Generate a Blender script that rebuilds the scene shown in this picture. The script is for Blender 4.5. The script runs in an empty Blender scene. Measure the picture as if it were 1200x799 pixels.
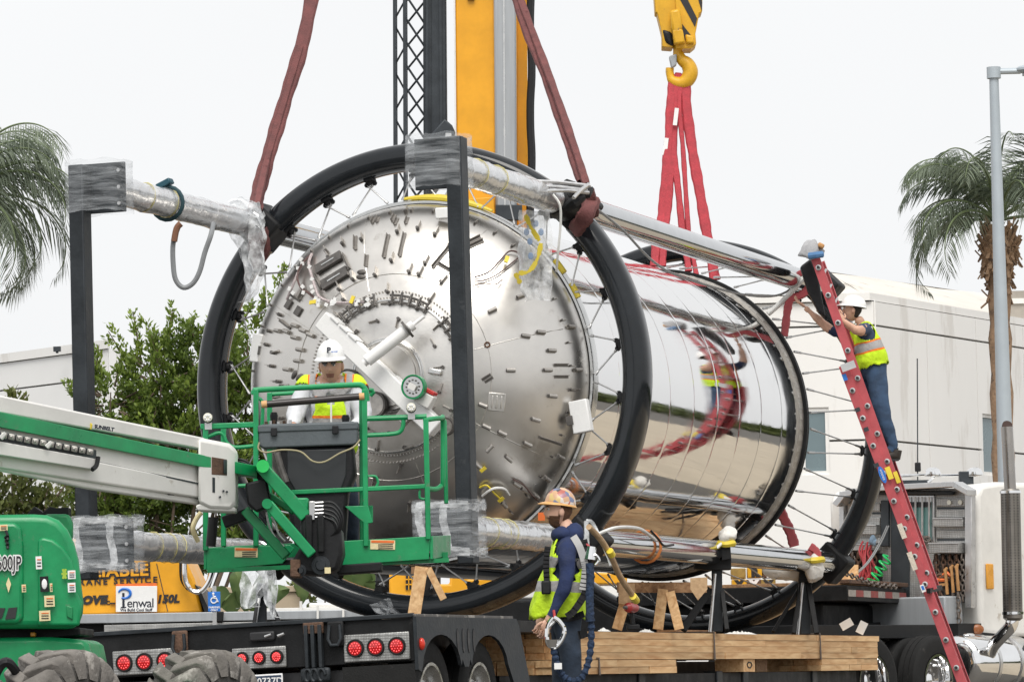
import bpy, bmesh, math, random
import numpy as np
from mathutils import Vector, Matrix, Quaternion, noise

random.seed(11)
S = bpy.context.scene
COL = S.collection
R_ = math.radians
V = Vector

# ------------------------------------------------------------------ camera, sky, sun, exposure
PITCH, ROLL, CAMH, FPX = 0.0799, 0.0200, 0.6, 5000.0
_cp, _sp = math.cos(PITCH), math.sin(PITCH)
FWD = V((0, _cp, _sp)); _r0 = V((1, 0, 0)); _u0 = _r0.cross(FWD)
RIGHT = _r0 * math.cos(ROLL) - _u0 * math.sin(ROLL)
UP = _r0 * math.sin(ROLL) + _u0 * math.cos(ROLL)
CAMP = V((0, 0, CAMH))
cam_d = bpy.data.cameras.new("camera"); cam = bpy.data.objects.new("camera", cam_d); COL.objects.link(cam)
cam_d.sensor_width = 36.0; cam_d.lens = FPX / 1200 * 36; cam_d.clip_start = 0.5; cam_d.clip_end = 3000
cam.matrix_world = Matrix(((RIGHT.x, UP.x, -FWD.x, 0), (RIGHT.y, UP.y, -FWD.y, 0), (RIGHT.z, UP.z, -FWD.z, CAMH), (0, 0, 0, 1)))
cam_d.dof.use_dof = False
S.camera = cam

SUN_EL, SUN_AZ = R_(55), R_(180)          # veiled sun, high behind the camera
w = bpy.data.worlds.new("World"); S.world = w; w.use_nodes = True
nt = w.node_tree; nt.nodes.clear()
o_ = nt.nodes.new("ShaderNodeOutputWorld"); bg = nt.nodes.new("ShaderNodeBackground")
sky = nt.nodes.new("ShaderNodeTexSky"); sky.sky_type = 'NISHITA'; sky.sun_disc = False
sky.sun_elevation = SUN_EL; sky.sun_rotation = SUN_AZ; sky.dust_density = 4.0; sky.air_density = 1.0
hs = nt.nodes.new("ShaderNodeHueSaturation"); hs.inputs['Saturation'].default_value = 0.10
mx = nt.nodes.new("ShaderNodeMix"); mx.data_type = 'RGBA'; mx.inputs[0].default_value = 0.88
mx.inputs[7].default_value = (8.72, 8.82, 8.92, 1)   # even cloud layer over the clear sky
nt.links.new(sky.outputs[0], hs.inputs['Color']); nt.links.new(hs.outputs[0], mx.inputs[6])
tcw = nt.nodes.new('ShaderNodeTexCoord'); cn = nt.nodes.new('ShaderNodeTexNoise'); cn.inputs['Scale'].default_value = 2.2; cn.inputs['Detail'].default_value = 4; nt.links.new(tcw.outputs['Generated'], cn.inputs['Vector'])
cr_w = nt.nodes.new('ShaderNodeMapRange'); cr_w.inputs[1].default_value = .3; cr_w.inputs[2].default_value = .7; cr_w.inputs[3].default_value = .95; cr_w.inputs[4].default_value = 1.05; nt.links.new(cn.outputs[0], cr_w.inputs[0])
cm = nt.nodes.new('ShaderNodeMix'); cm.data_type = 'RGBA'; cm.blend_type = 'MULTIPLY'; cm.inputs[0].default_value = 1; nt.links.new(mx.outputs[2], cm.inputs[6]); nt.links.new(cr_w.outputs[0], cm.inputs[7])   # slight unevenness of the cloud
nt.links.new(cm.outputs[2], bg.inputs['Color']); bg.inputs['Strength'].default_value = 0.109
nt.links.new(bg.outputs[0], o_.inputs['Surface'])
sd = bpy.data.lights.new("sun", 'SUN'); sun = bpy.data.objects.new("sun", sd); COL.objects.link(sun)
sd.energy = 2.5; sd.angle = R_(36); sd.color = (1, .96, .9)
_sv = V((math.sin(SUN_AZ) * math.cos(SUN_EL), math.cos(SUN_AZ) * math.cos(SUN_EL), math.sin(SUN_EL)))
sun.rotation_euler = _sv.to_track_quat('Z', 'Y').to_euler(); sun.location = (0, 0, 60)
S.view_settings.view_transform = 'Standard'; S.view_settings.look = 'None'
S.view_settings.exposure = 0.12; S.view_settings.gamma = 1
S.cycles.use_denoising = True
S.cycles.max_bounces = 8; S.cycles.transparent_max_bounces = 16; S.cycles.glossy_bounces = 5
S.cycles.sample_clamp_indirect = 6

# ------------------------------------------------------------------ helpers
def P(px, py, Y):
    d = FWD * FPX + RIGHT * (px - 600) - UP * (py - 399.5)
    return CAMP + d * (Y / d.y)
def pxs(Y): return Y / FPX                  # metres per photo pixel at depth Y

def lin(c):
    return tuple((x / 12.92 if x <= .04045 else ((x + .055) / 1.055) ** 2.4) for x in [v / 255 for v in c])

W = {}
def frame(o, ux, uy, uz=None):
    ux = V(ux).normalized(); uy = V(uy).normalized(); uz = V(uz).normalized() if uz else ux.cross(uy).normalized()
    return Matrix(((ux.x, uy.x, uz.x, o[0]), (ux.y, uy.y, uz.y, o[1]), (ux.z, uy.z, uz.z, o[2]), (0, 0, 0, 1)))

def basis(d, up=(0, 0, 1)):
    d = V(d).normalized(); up = V(up)
    if abs(d.dot(up)) > .98: up = V((0, 1, 0))
    x = d.cross(up).normalized(); return x, x.cross(d).normalized(), d     # side, up, dir

class MB:
    def __init__(s): s.v = []; s.f = []; s.m = []
    def add(s, vs, fs, mi=0):
        n = len(s.v); s.v.extend(V(p) for p in vs)
        for f in fs: s.f.append([i + n for i in f]); s.m.append(mi)
        return s
    def box(s, c, size, M=None, mi=0):
        x, y, z = [k / 2 for k in size]
        vs = [V((a * x, b * y, d * z)) for a in (-1, 1) for b in (-1, 1) for d in (-1, 1)]
        M3 = M.to_3x3() if M is not None else Matrix.Identity(3)
        c = V(c)
        return s.add([c + M3 @ p for p in vs], [(0, 1, 3, 2), (4, 6, 7, 5), (0, 4, 5, 1), (2, 3, 7, 6), (0, 2, 6, 4), (1, 5, 7, 3)], mi)
    def bar(s, p, q, w, h, up=(0, 0, 1), mi=0):
        p, q = V(p), V(q); x, u, d = basis(q - p, up)
        M = Matrix((x, u, d)).transposed()
        return s.box((p + q) / 2, (w, h, (q - p).length), M, mi)
    def tube(s, pts, r, seg=10, cap=True, mi=0, closed=False):
        pts = [V(p) for p in pts]; n = len(pts)
        rs = r if isinstance(r, (list, tuple)) else [r] * n
        t0 = (pts[1] - pts[0]).normalized(); x, u, _ = basis(t0)
        base = len(s.v); pt = t0
        for i, p in enumerate(pts):
            a = pts[i - 1] if (i or closed) else p; b = pts[(i + 1) % n] if (i < n - 1 or closed) else p
            t = (b - a).normalized() if (b - a).length > 1e-9 else pt
            q = pt.rotation_difference(t); x = q @ x; u = q @ u; pt = t
            for k in range(seg):
                an = 2 * math.pi * k / seg
                s.v.append(p + (x * math.cos(an) + u * math.sin(an)) * rs[i])
        for i in range(n if closed else n - 1):
            j = (i + 1) % n
            for k in range(seg):
                l = (k + 1) % seg
                s.f.append([base + i * seg + k, base + i * seg + l, base + j * seg + l, base + j * seg + k]); s.m.append(mi)
        if cap and not closed:
            s.f.append([base + k for k in range(seg)][::-1]); s.m.append(mi)
            s.f.append([base + (n - 1) * seg + k for k in range(seg)]); s.m.append(mi)
        return s
    def cyl(s, p, q, r, r2=None, seg=16, mi=0):
        return s.tube([p, q], [r, r if r2 is None else r2], seg, True, mi)
    def lathe(s, prof, p, ax, seg=24, mi=0, a0=0, a1=2 * math.pi, up=(0, 0, 1), close=False):
        """prof: (radius, height along ax)"""
        x, u, d = basis(ax, up); p = V(p); full = abs(a1 - a0 - 2 * math.pi) < 1e-6
        n = seg if full else seg + 1; base = len(s.v); m = len(prof)
        for k in range(n):
            an = a0 + (a1 - a0) * k / seg; dr = x * math.cos(an) + u * math.sin(an)
            for r, h in prof: s.v.append(p + dr * r + d * h)
        for k in range(seg):
            l = (k + 1) % n
            for j in range(m if close else m - 1):
                jj = (j + 1) % m
                s.f.append([base + k * m + j, base + l * m + j, base + l * m + jj, base + k * m + jj]); s.m.append(mi)
        if close and not full:
            s.f.append([base + j for j in range(m)]); s.m.append(mi)
            s.f.append([base + (n - 1) * m + j for j in range(m)][::-1]); s.m.append(mi)
        return s
    def ball(s, c, r, M=None, seg=14, rings=9, mi=0):
        r = (r, r, r) if not isinstance(r, (tuple, list)) else r
        M3 = M.to_3x3() if M is not None else Matrix.Identity(3); c = V(c)
        vs = []; fs = []
        for i in range(rings + 1):
            th = math.pi * i / rings
            for k in range(seg):
                ph = 2 * math.pi * k / seg
                vs.append(c + M3 @ V((r[0] * math.sin(th) * math.cos(ph), r[1] * math.sin(th) * math.sin(ph), r[2] * math.cos(th))))
        for i in range(rings):
            for k in range(seg):
                l = (k + 1) % seg
                fs.append((i * seg + k, (i + 1) * seg + k, (i + 1) * seg + l, i * seg + l))
        return s.add(vs, fs, mi)
    def prism(s, poly, ext, mi=0):
        """poly: world points (planar outline), ext: extrusion vector"""
        n = len(poly); poly = [V(p) for p in poly]; e = V(ext)
        s.add(poly + [p + e for p in poly], [list(range(n))[::-1], list(range(n, 2 * n))] + [(i, (i + 1) % n, n + (i + 1) % n, n + i) for i in range(n)], mi)
        return s
    def quad(s, a, b, c, d, mi=0): return s.add([a, b, c, d], [(0, 1, 2, 3)], mi)
    def build(s, name, mats, parent=None, smooth=35, bevel=0, kind=None, origin=None, seg=2, weld=False):
        me = bpy.data.meshes.new(name)
        Wm = W[parent] if parent is not None else (Matrix.Translation(origin) if origin is not None else Matrix.Identity(4))
        inv = Wm.inverted_safe()
        me.from_pydata([tuple(inv @ p) for p in s.v], [], s.f)
        for m in (mats if isinstance(mats, (list, tuple)) else [mats]): me.materials.append(m)
        me.polygons.foreach_set('material_index', s.m)
        if weld or smooth or bevel:
            bm = bmesh.new(); bm.from_mesh(me)
            if weld: bmesh.ops.remove_doubles(bm, verts=bm.verts, dist=1e-5)
            bmesh.ops.recalc_face_normals(bm, faces=bm.faces); bm.to_mesh(me); bm.free()
        if smooth:
            me.polygons.foreach_set('use_smooth', [True] * len(me.polygons))
            me.set_sharp_from_angle(angle=R_(smooth))
        me.update()
        o = bpy.data.objects.new(name, me); COL.objects.link(o)
        if parent is not None: o.parent = parent
        elif origin is not None: o.location = origin
        W[o] = Wm.copy()
        if bevel:
            b = o.modifiers.new('bevel', 'BEVEL'); b.width = bevel; b.segments = seg; b.limit_method = 'ANGLE'; b.angle_limit = R_(40)
        if kind: o['kind'] = kind
        return o

def thing(name, label, cat, M, group=None):
    if not isinstance(M, Matrix): M = Matrix.Translation(V(M))
    o = bpy.data.objects.new(name, None); COL.objects.link(o); o.matrix_world = M; o.empty_display_size = .2
    o['label'] = label; o['category'] = cat
    if group: o['group'] = group
    W[o] = M.copy(); return o
def tag(o, label=None, cat=None, group=None, kind=None):
    for k, v in (('label', label), ('category', cat), ('group', group), ('kind', kind)):
        if v: o[k] = v
    return o
def place(name, me, M, parent):
    """another object sharing mesh me (local coords), put at world matrix M under parent"""
    o = bpy.data.objects.new(name, me); COL.objects.link(o); o.parent = parent
    L = W[parent].inverted_safe() @ M; o.matrix_basis = L; W[o] = M.copy(); return o
def text(s, size, M, m, parent, name='lettering', ext=.002, bold=0, shear=0, space=1, align='LEFT', sx=1):
    c = bpy.data.curves.new(name, 'FONT'); c.body = s; c.size = size; c.extrude = ext; c.offset = bold; c.shear = shear
    c.space_character = space; c.align_x = align; c.resolution_u = 3
    t = bpy.data.objects.new(name, c); COL.objects.link(t)
    dg = bpy.context.evaluated_depsgraph_get(); me = bpy.data.meshes.new_from_object(t.evaluated_get(dg))
    bpy.data.objects.remove(t); bpy.data.curves.remove(c)
    me.transform(Matrix.Scale(sx, 4, V((1, 0, 0)))); me.materials.clear(); me.materials.append(m)
    o = bpy.data.objects.new(name, me); COL.objects.link(o); o.parent = parent
    o.matrix_basis = W[parent].inverted_safe() @ M; W[o] = M.copy(); return o
def facing(o, ux, nrm):
    """text frame: x along ux, z along nrm"""
    ux = V(ux).normalized(); nrm = V(nrm).normalized(); uy = nrm.cross(ux).normalized(); ux = uy.cross(nrm)
    return frame(o, ux, uy, nrm)

# ------------------------------------------------------------------ materials
MATS = {}
def mat(name, col, rough=.5, metal=0., var=.12, scale=6., bump=0., bscale=40., rvar=.12, alpha=1., spots=None, coat=0., stretch=None, dust=None):
    m = bpy.data.materials.new(name); m.use_nodes = True; n = m.node_tree.nodes; l = m.node_tree.links
    b = n['Principled BSDF']; b.inputs['Metallic'].default_value = metal
    if coat: b.inputs['Coat Weight'].default_value = coat; b.inputs['Coat Roughness'].default_value = .08
    tc = n.new('ShaderNodeTexCoord'); src = tc.outputs['Object']
    if stretch:
        mp = n.new('ShaderNodeMapping'); mp.inputs['Scale'].default_value = stretch; l.new(src, mp.inputs[0]); src = mp.outputs[0]
    nz = n.new('ShaderNodeTexNoise'); nz.inputs['Scale'].default_value = scale; nz.inputs['Detail'].default_value = 6; nz.inputs['Roughness'].default_value = .62
    l.new(src, nz.inputs['Vector'])
    mr = n.new('ShaderNodeMapRange'); mr.inputs[1].default_value = .3; mr.inputs[2].default_value = .7
    mr.inputs[3].default_value = 1 - var; mr.inputs[4].default_value = 1 + var; l.new(nz.outputs[0], mr.inputs[0])
    mu = n.new('ShaderNodeMix'); mu.data_type = 'RGBA'; mu.blend_type = 'MULTIPLY'; mu.inputs[0].default_value = 1
    mu.inputs[6].default_value = (*col, 1); l.new(mr.outputs[0], mu.inputs[7]); out = mu.outputs[2]
    if spots:      # (colour, threshold, scale): worn patches
        n2 = n.new('ShaderNodeTexNoise'); n2.inputs['Scale'].default_value = spots[2]; n2.inputs['Detail'].default_value = 8; n2.inputs['Roughness'].default_value = .7
        l.new(src, n2.inputs['Vector']); r2 = n.new('ShaderNodeMapRange'); r2.inputs[1].default_value = spots[1]; r2.inputs[2].default_value = spots[1] + .07
        l.new(n2.outputs[0], r2.inputs[0]); m2 = n.new('ShaderNodeMix'); m2.data_type = 'RGBA'
        l.new(r2.outputs[0], m2.inputs[0]); l.new(out, m2.inputs[6]); m2.inputs[7].default_value = (*spots[0], 1); out = m2.outputs[2]
    l.new(out, b.inputs['Base Color'])
    rr = n.new('ShaderNodeMapRange'); rr.inputs[1].default_value = .3; rr.inputs[2].default_value = .7
    rr.inputs[3].default_value = max(0.0, rough - rvar); rr.inputs[4].default_value = min(1, rough + rvar); l.new(nz.outputs[0], rr.inputs[0]); l.new(rr.outputs[0], b.inputs['Roughness'])
    if bump:
        nb = n.new('ShaderNodeTexNoise'); nb.inputs['Scale'].default_value = bscale; nb.inputs['Detail'].default_value = 4; l.new(src, nb.inputs['Vector'])
        bp = n.new('ShaderNodeBump'); bp.inputs['Strength'].default_value = bump; bp.inputs['Distance'].default_value = .02; l.new(nb.outputs[0], bp.inputs['Height']); l.new(bp.outputs[0], b.inputs['Normal'])
    if alpha < 1:
        ra = n.new('ShaderNodeMapRange'); ra.inputs[1].default_value = .35; ra.inputs[2].default_value = .65
        ra.inputs[3].default_value = max(.04, alpha - .3); ra.inputs[4].default_value = min(1, alpha + .3); l.new(nz.outputs[0], ra.inputs[0]); l.new(ra.outputs[0], b.inputs['Alpha'])
    MATS[name] = m; return m

M_dome = mat('brushed_stainless', (.655, .63, .595), .33, 1, .09, 2.0, .05, 4, .07, spots=((.53, .50, .46), .58, 2.6))
M_domed = mat('ground_stainless', (.68, .66, .63), .34, 1, .10, 5, .06, 60, .06)
M_flange = mat('machined_steel', (.60, .60, .59), .25, 1, .14, 7)
M_brk = mat('bracket_steel', (.44, .42, .395), .48, .85, .25, 20)
M_brkd = mat('bracket_dark', (.12, .112, .105), .5, .5, .3, 20)
M_rod = mat('rod_steel', (.55, .55, .55), .38, .8, .15, 15)
M_ring = mat('black_gloss_paint', (.012, .0145, .0175), .12, 0, .25, 3, .01, 14, .05)
M_tube = mat('polished_tube', (.50, .51, .52), .09, 1, .08, 3, .03, 4, .03)
M_post = mat('black_steel', (.029, .034, .039), .5, .2, .35, 4, .12, 30, .10, spots=((.055, .06, .065), .62, 5))
M_black = mat('black_paint', (.014, .0145, .0155), .55, 0, .35, 5, .1, 60, .12, spots=((.045, .042, .04), .64, 7))
M_rubber = mat('rubber', (.018, .018, .018), .85, 0, .25, 12, .2, 60, .1, spots=((.06, .055, .05), .62, 6))
M_tyrelight = mat('dusty_rubber', (.165, .152, .138), .9, 0, .3, 7, .3, 50, .08, spots=((.33, .31, .285), .55, 6))
M_green = mat('green_paint', (.006, .255, .088), .36, 0, .22, 4, .04, 30, .14, spots=((.09, .20, .11), .61, 9))
M_greend = mat('green_paint_old', (.008, .22, .075), .42, 0, .25, 5, .05, 30, .12, spots=((.02, .06, .03), .62, 5))
M_lime = mat('spray_green', (.03, .55, .12), .4)
M_white = mat('white_paint', (.74, .73, .70), .42, 0, .08, 3, .03, 30, .1, spots=((.50, .46, .40), .63, 5))
M_whiteclean = mat('white_gloss', (.80, .80, .79), .28, 0, .03, 3)
M_yellow = mat('crane_yellow', (.76, .355, .012), .38, 0, .12, 2, .02, 20, .1, spots=((.55, .27, .03), .64, 4))
M_yellowb = mat('block_yellow', (.66, .36, .015), .4, 0, .15, 6, .05, 40, .1, spots=((.20, .15, .08), .63, 9))
M_ytape = mat('yellow_tape', (.74, .58, .05), .45)
M_yband = mat('faded_yellow_tape', (.58, .52, .22), .5, alpha=.6)
M_slate = mat('slate_steel', (.040, .047, .054), .4, .2, .25, 4, .05, 30, .1)
M_greyal = mat('grey_aluminium', (.36, .38, .40), .45, .2, .10, 2, .03, 20, .08, stretch=(6, 6, .3))
M_red = mat('red_sling', (.44, .050, .065), .8, 0, .22, 12, .5, 90, .08)
M_maroon = mat('maroon_sling', (.155, .056, .054), .85, 0, .28, 10, .5, 80, .08, spots=((.10, .03, .03), .6, 8))
M_redfg = mat('red_fibreglass', (.42, .070, .082), .48, 0, .16, 7, .1, 60, .1, spots=((.55, .20, .20), .68, 12))
M_alu = mat('aluminium', (.62, .62, .62), .35, .9, .1, 8)
M_chrome = mat('chrome', (.80, .80, .80), .07, 1, .04, 3, .03, 3, .03)
M_film = mat('plastic_film', (.84, .86, .88), .18, 0, .05, 11, .9, 14, .08, alpha=.52)
M_filmd = mat('plastic_film_thin', (.62, .65, .68), .16, 0, .05, 5, .5, 9, .08, alpha=.10, stretch=(.5, .5, 4.5))
M_filmb = mat('plastic_film_ribbon', (.78, .80, .82), .18, 0, .05, 7, .7, 9, .08, alpha=.30, stretch=(1, 1, 3))
M_filmw = mat('plastic_wrap_dense', (.62, .63, .645), .22, .55, .14, 5, .7, 10, .1, spots=((.78, .78, .78), .56, 5), coat=.4)
M_cable = mat('grey_cable', (.22, .23, .24), .5)
M_wcable = mat('white_cable', (.72, .72, .70), .5)
M_wood = None
M_rust = mat('rusty_steel', (.13, .075, .05), .75, .3, .4, 9, .4, 50, .1)
M_chain = mat('chain_steel', (.20, .17, .15), .5, .8, .3, 30)
M_orange = mat('orange_paint', (.75, .16, .03), .5, 0, .15, 8)
M_amber = mat('amber_lens', (.72, .33, .03), .3)
M_cream = mat('cream_label', (.72, .62, .36), .5, 0, .12, 40)
M_lred = mat('lens_red', (.50, .008, .012), .16, 0, .1, 10, coat=.5)
M_blue = mat('sign_blue', (.02, .16, .55), .45, 0, .05, 5)
M_ink = mat('black_ink', (.02, .02, .022), .5, 0, .1, 9)
M_wink = mat('white_ink', (.80, .80, .80), .5, 0, .03, 9)
M_glassd = mat('dark_glass', (.05, .075, .08), .06, 0, .1, 2, coat=.3)
M_glassg = mat('green_glass', (.10, .22, .21), .06, 0, .1, 2, coat=.3)
M_concrete = mat('grey_concrete', (.40, .38, .35), .9, 0, .12, .5, .2, 8, .05, spots=((.30, .28, .26), .62, .8))
M_wallw = mat('white_wall', (.80, .79, .77), .8, 0, .035, .35, .05, 20, .05, stretch=(1, 1, .22), spots=((.70, .68, .65), .55, .9))
M_roof = mat('roof_membrane', (.62, .59, .54), .85, 0, .10, .6, .1, 5, .05, spots=((.42, .38, .33), .60, .9))
M_bark = mat('palm_bark', (.29, .19, .12), .95, 0, .35, 5, .9, 18, .04, spots=((.10, .07, .05), .56, 7))
M_dgrey = mat('grey_plastic', (.085, .10, .11), .5, 0, .1, 8, .1, 60)
M_blackp = mat('black_plastic', (.012, .0125, .014), .5, 0, .15, 8, .1, 40, .1)
M_lamp = mat('lamp_glass', (.72, .70, .60), .15, .2, .1, 30)
M_diamond = mat('tread_plate', (.44, .44, .43), .42, .6, .2, 6)

for _m, _s in ((M_black, .2), (M_post, .3), (M_blackp, .3), (M_rubber, .25), (M_ring, .42), (M_slate, .35)): _m.node_tree.nodes['Principled BSDF'].inputs['Specular IOR Level'].default_value = _s
def add_checker_bump(m, sc=28, strength=.5):
    n = m.node_tree.nodes; l = m.node_tree.links; b = n['Principled BSDF']
    tc = n.new('ShaderNodeTexCoord'); vo = n.new('ShaderNodeTexVoronoi'); vo.inputs['Scale'].default_value = sc; vo.inputs['Randomness'].default_value = .1
    l.new(tc.outputs['Object'], vo.inputs['Vector']); bp = n.new('ShaderNodeBump'); bp.inputs['Strength'].default_value = strength; bp.inputs['Distance'].default_value = .01
    bp.invert = True; l.new(vo.outputs['Distance'], bp.inputs['Height']); l.new(bp.outputs[0], b.inputs['Normal'])
    mr = n.new('ShaderNodeMapRange'); mr.inputs[1].default_value = 0; mr.inputs[2].default_value = .6; mr.inputs[3].default_value = 1.25; mr.inputs[4].default_value = .7
    l.new(vo.outputs['Distance'], mr.inputs[0])
    lk = b.inputs['Base Color'].links[0].from_socket; mu = n.new('ShaderNodeMix'); mu.data_type = 'RGBA'; mu.blend_type = 'MULTIPLY'; mu.inputs[0].default_value = .8
    l.new(lk, mu.inputs[6]); l.new(mr.outputs[0], mu.inputs[7]); l.new(mu.outputs[2], b.inputs['Base Color'])
add_checker_bump(M_diamond, 46, .35)

def wood_mat(name, c1, c2):
    m = bpy.data.materials.new(name); m.use_nodes = True; n = m.node_tree.nodes; l = m.node_tree.links; b = n['Principled BSDF']
    tc = n.new('ShaderNodeTexCoord'); mp = n.new('ShaderNodeMapping'); mp.inputs['Scale'].default_value = (14, 1.2, 14)
    oi = n.new('ShaderNodeObjectInfo'); ad = n.new('ShaderNodeVectorMath'); ad.operation = 'ADD'
    l.new(tc.outputs['Object'], mp.inputs[0]); l.new(mp.outputs[0], ad.inputs[0]); 
    sc = n.new('ShaderNodeVectorMath'); sc.operation = 'SCALE'; cb = n.new('ShaderNodeCombineXYZ')
    for k in range(3): l.new(oi.outputs['Random'], cb.inputs[k])
    l.new(cb.outputs[0], sc.inputs[0]); sc.inputs['Scale'].default_value = 37; l.new(sc.outputs[0], ad.inputs[1])
    nz = n.new('ShaderNodeTexNoise'); nz.inputs['Scale'].default_value = 1.4; nz.inputs['Detail'].default_value = 6; nz.inputs['Distortion'].default_value = .8; l.new(ad.outputs[0], nz.inputs['Vector'])
    cr = n.new('ShaderNodeValToRGB'); cr.color_ramp.elements[0].position = .33; cr.color_ramp.elements[0].color = (*c1, 1); cr.color_ramp.elements[1].position = .68; cr.color_ramp.elements[1].color = (*c2, 1)
    l.new(nz.outputs[0], cr.inputs[0])
    hv = n.new('ShaderNodeHueSaturation'); mr = n.new('ShaderNodeMapRange'); mr.inputs[3].default_value = .84; mr.inputs[4].default_value = 1.2
    l.new(oi.outputs['Random'], mr.inputs[0]); l.new(mr.outputs[0], hv.inputs['Value']); l.new(cr.outputs[0], hv.inputs['Color'])
    l.new(hv.outputs[0], b.inputs['Base Color']); b.inputs['Roughness'].default_value = .75
    bp = n.new('ShaderNodeBump'); bp.inputs['Strength'].default_value = .25; bp.inputs['Distance'].default_value = .006; l.new(nz.outputs[0], bp.inputs['Height']); l.new(bp.outputs[0], b.inputs['Normal'])
    return m
M_wood = wood_mat('fresh_lumber', (.55, .305, .135), (.80, .545, .29))
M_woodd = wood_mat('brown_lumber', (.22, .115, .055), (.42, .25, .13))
M_ply = wood_mat('plywood', (.38, .24, .13), (.55, .38, .22))
# ------------------------------------------------------------------ the tank frame: x = across, y = along the axis (away), z = up
AZ, EL, TROLL = .3285, -.0024, .0113
A_ = V((math.sin(AZ) * math.cos(EL), math.cos(AZ) * math.cos(EL), math.sin(EL)))
_n0 = A_.cross(V((0, 0, 1))).normalized(); _v0 = _n0.cross(A_)
N_ = _n0 * math.cos(TROLL) + _v0 * math.sin(TROLL); U_ = _v0 * math.cos(TROLL) - _n0 * math.sin(TROLL)
C1 = V((-.8267, 38.4335, 3.3225))
TM = frame(C1, N_, A_, U_)
def T(x, y, z): return TM @ V((x, y, z))
RL, RR, RT, RF, TF, TR = 7.98, 2.12, 2.117, 1.648, -3.454, 7.279     # ring spacing, ring radius, tube circle, flange radius, tube front, rear flange
# ------------------------------------------------------------------ ground
g = MB(); g.quad((-1500, -300, 0), (1500, -300, 0), (1500, 2500, 0), (-1500, 2500, 0)); gr = g.build('ground', mat('yard_asphalt', (.095, .088, .078), .92, 0, .2, .35, .2, 10, .05, spots=((.14, .13, .12), .60, .2)), smooth=0); gr['kind'] = 'structure'

tank = thing('rocket_tank', 'polished steel tank lying in a frame of two big black rings and chrome tubes', 'tank', TM @ Matrix.Translation((0, 0, -2.12)))

# barrel: mirror panels with weld grooves, each panel bowed a little
M_mirror = bpy.data.materials.new('mirror_steel'); M_mirror.use_nodes = True
_n = M_mirror.node_tree.nodes; _l = M_mirror.node_tree.links; _b = _n['Principled BSDF']
_b.inputs['Metallic'].default_value = 1; _b.inputs['Base Color'].default_value = (.74, .73, .72, 1)
_tc = _n.new('ShaderNodeTexCoord'); _nz = _n.new('ShaderNodeTexNoise'); _nz.inputs['Scale'].default_value = .9; _nz.inputs['Detail'].default_value = 2
_l.new(_tc.outputs['Object'], _nz.inputs['Vector']); _bp = _n.new('ShaderNodeBump'); _bp.inputs['Strength'].default_value = .22; _bp.inputs['Distance'].default_value = .02
_l.new(_nz.outputs[0], _bp.inputs['Height']); _l.new(_bp.outputs[0], _b.inputs['Normal'])
_n3 = _n.new('ShaderNodeTexNoise'); _n3.inputs['Scale'].default_value = 3; _n3.inputs['Detail'].default_value = 7; _l.new(_tc.outputs['Object'], _n3.inputs['Vector'])
_mr = _n.new('ShaderNodeMapRange'); _mr.inputs[1].default_value = .35; _mr.inputs[2].default_value = .75; _mr.inputs[3].default_value = .025; _mr.inputs[4].default_value = .11
_l.new(_n3.outputs[0], _mr.inputs[0]); _l.new(_mr.outputs[0], _b.inputs['Roughness'])

def barrel():
    b = MB(); ny, na = 150, 160; rng = random.Random(3); Lb = TR - .1; npan = 9
    tilt = [rng.uniform(-1, 1) * .0015 for _ in range(npan + 1)]; ph = [rng.uniform(0, 6.3) for _ in range(npan + 1)]
    seam = [0.1 + Lb * k / npan for k in range(npan + 1)]
    ys = []
    for k in range(npan):
        for q in (0, .012, .03, .1, .22, .36, .5, .64, .78, .9, .97, .988): ys.append((k, q))
    ys.append((npan - 1, 1.0))
    for k, q in ys:
        y = seam[k] + (seam[k + 1] - seam[k]) * q
        gv = .0016 * math.exp(-(min(q, 1 - q) / .008) ** 2)
        for a in range(na):
            an = 2 * math.pi * a / na
            r = 1.60 - gv + .0004 * math.sin(math.pi * q) ** .7 + tilt[k] * .16 * (q - .5) * 2 + .00045 * math.sin(an * 7 + ph[k]) * math.sin(math.pi * q) + .0004 * math.sin(an * 31 + ph[k] * 3) * (abs(q - .5) * 2) ** 5
            b.v.append(T(r * math.cos(an), y, r * math.sin(an)))
    for j in range(len(ys) - 1):
        for a in range(na):
            c = (a + 1) % na; b.f.append([j * na + a, j * na + c, (j + 1) * na + c, (j + 1) * na + a]); b.m.append(0)
    return b.build('barrel', M_mirror, tank, smooth=60)
barrel()

# front dome (ellipsoid), with stepped hub rings
DR, DH = 1.612, .86
def dome_y(r): return -DH * math.sqrt(max(0, 1 - (r / DR) ** 2))
prof = []
for k in range(61):
    th = math.pi / 2 * k / 60; r = DR * math.sin(th); y = dome_y(r)
    if r < .68: y -= .010
    if r < .34: y -= .012
    if r < .29: y += .020
    prof.append((max(r, .0005), y))
prof.append((DR - .01, .06))
d = MB(); d.lathe([(r, y) for r, y in prof], C1, A_, 128, up=U_)
dome = d.build('dome', M_dome, tank, smooth=28)
h = MB(); h.lathe([(r, dome_y(r) - .016) for r in [.0005] + [.69 * k / 14 for k in range(1, 15)]] + [(.69, dome_y(.69) + .01)], C1, A_, 96, up=U_)
h.build('hub_plate', M_domed, dome, smooth=28)
for rr, rad in ((.315, .012), (.335, .008), (.675, .010)):
    h = MB(); h.tube([T(rr * math.cos(a * math.pi / 36), dome_y(rr) - .02, rr * math.sin(a * math.pi / 36)) for a in range(72)], rad, 6, closed=True); h.build('weld_ring', M_flange, dome)
h = MB(); h.lathe([(.0005, 0), (.27, 0), (.27, .02), (.24, .02), (.235, .035), (.0005, .035)], T(0, dome_y(.27) - .05, 0), A_, 48, up=U_); h.build('hub_cover', M_dome, dome)
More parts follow.
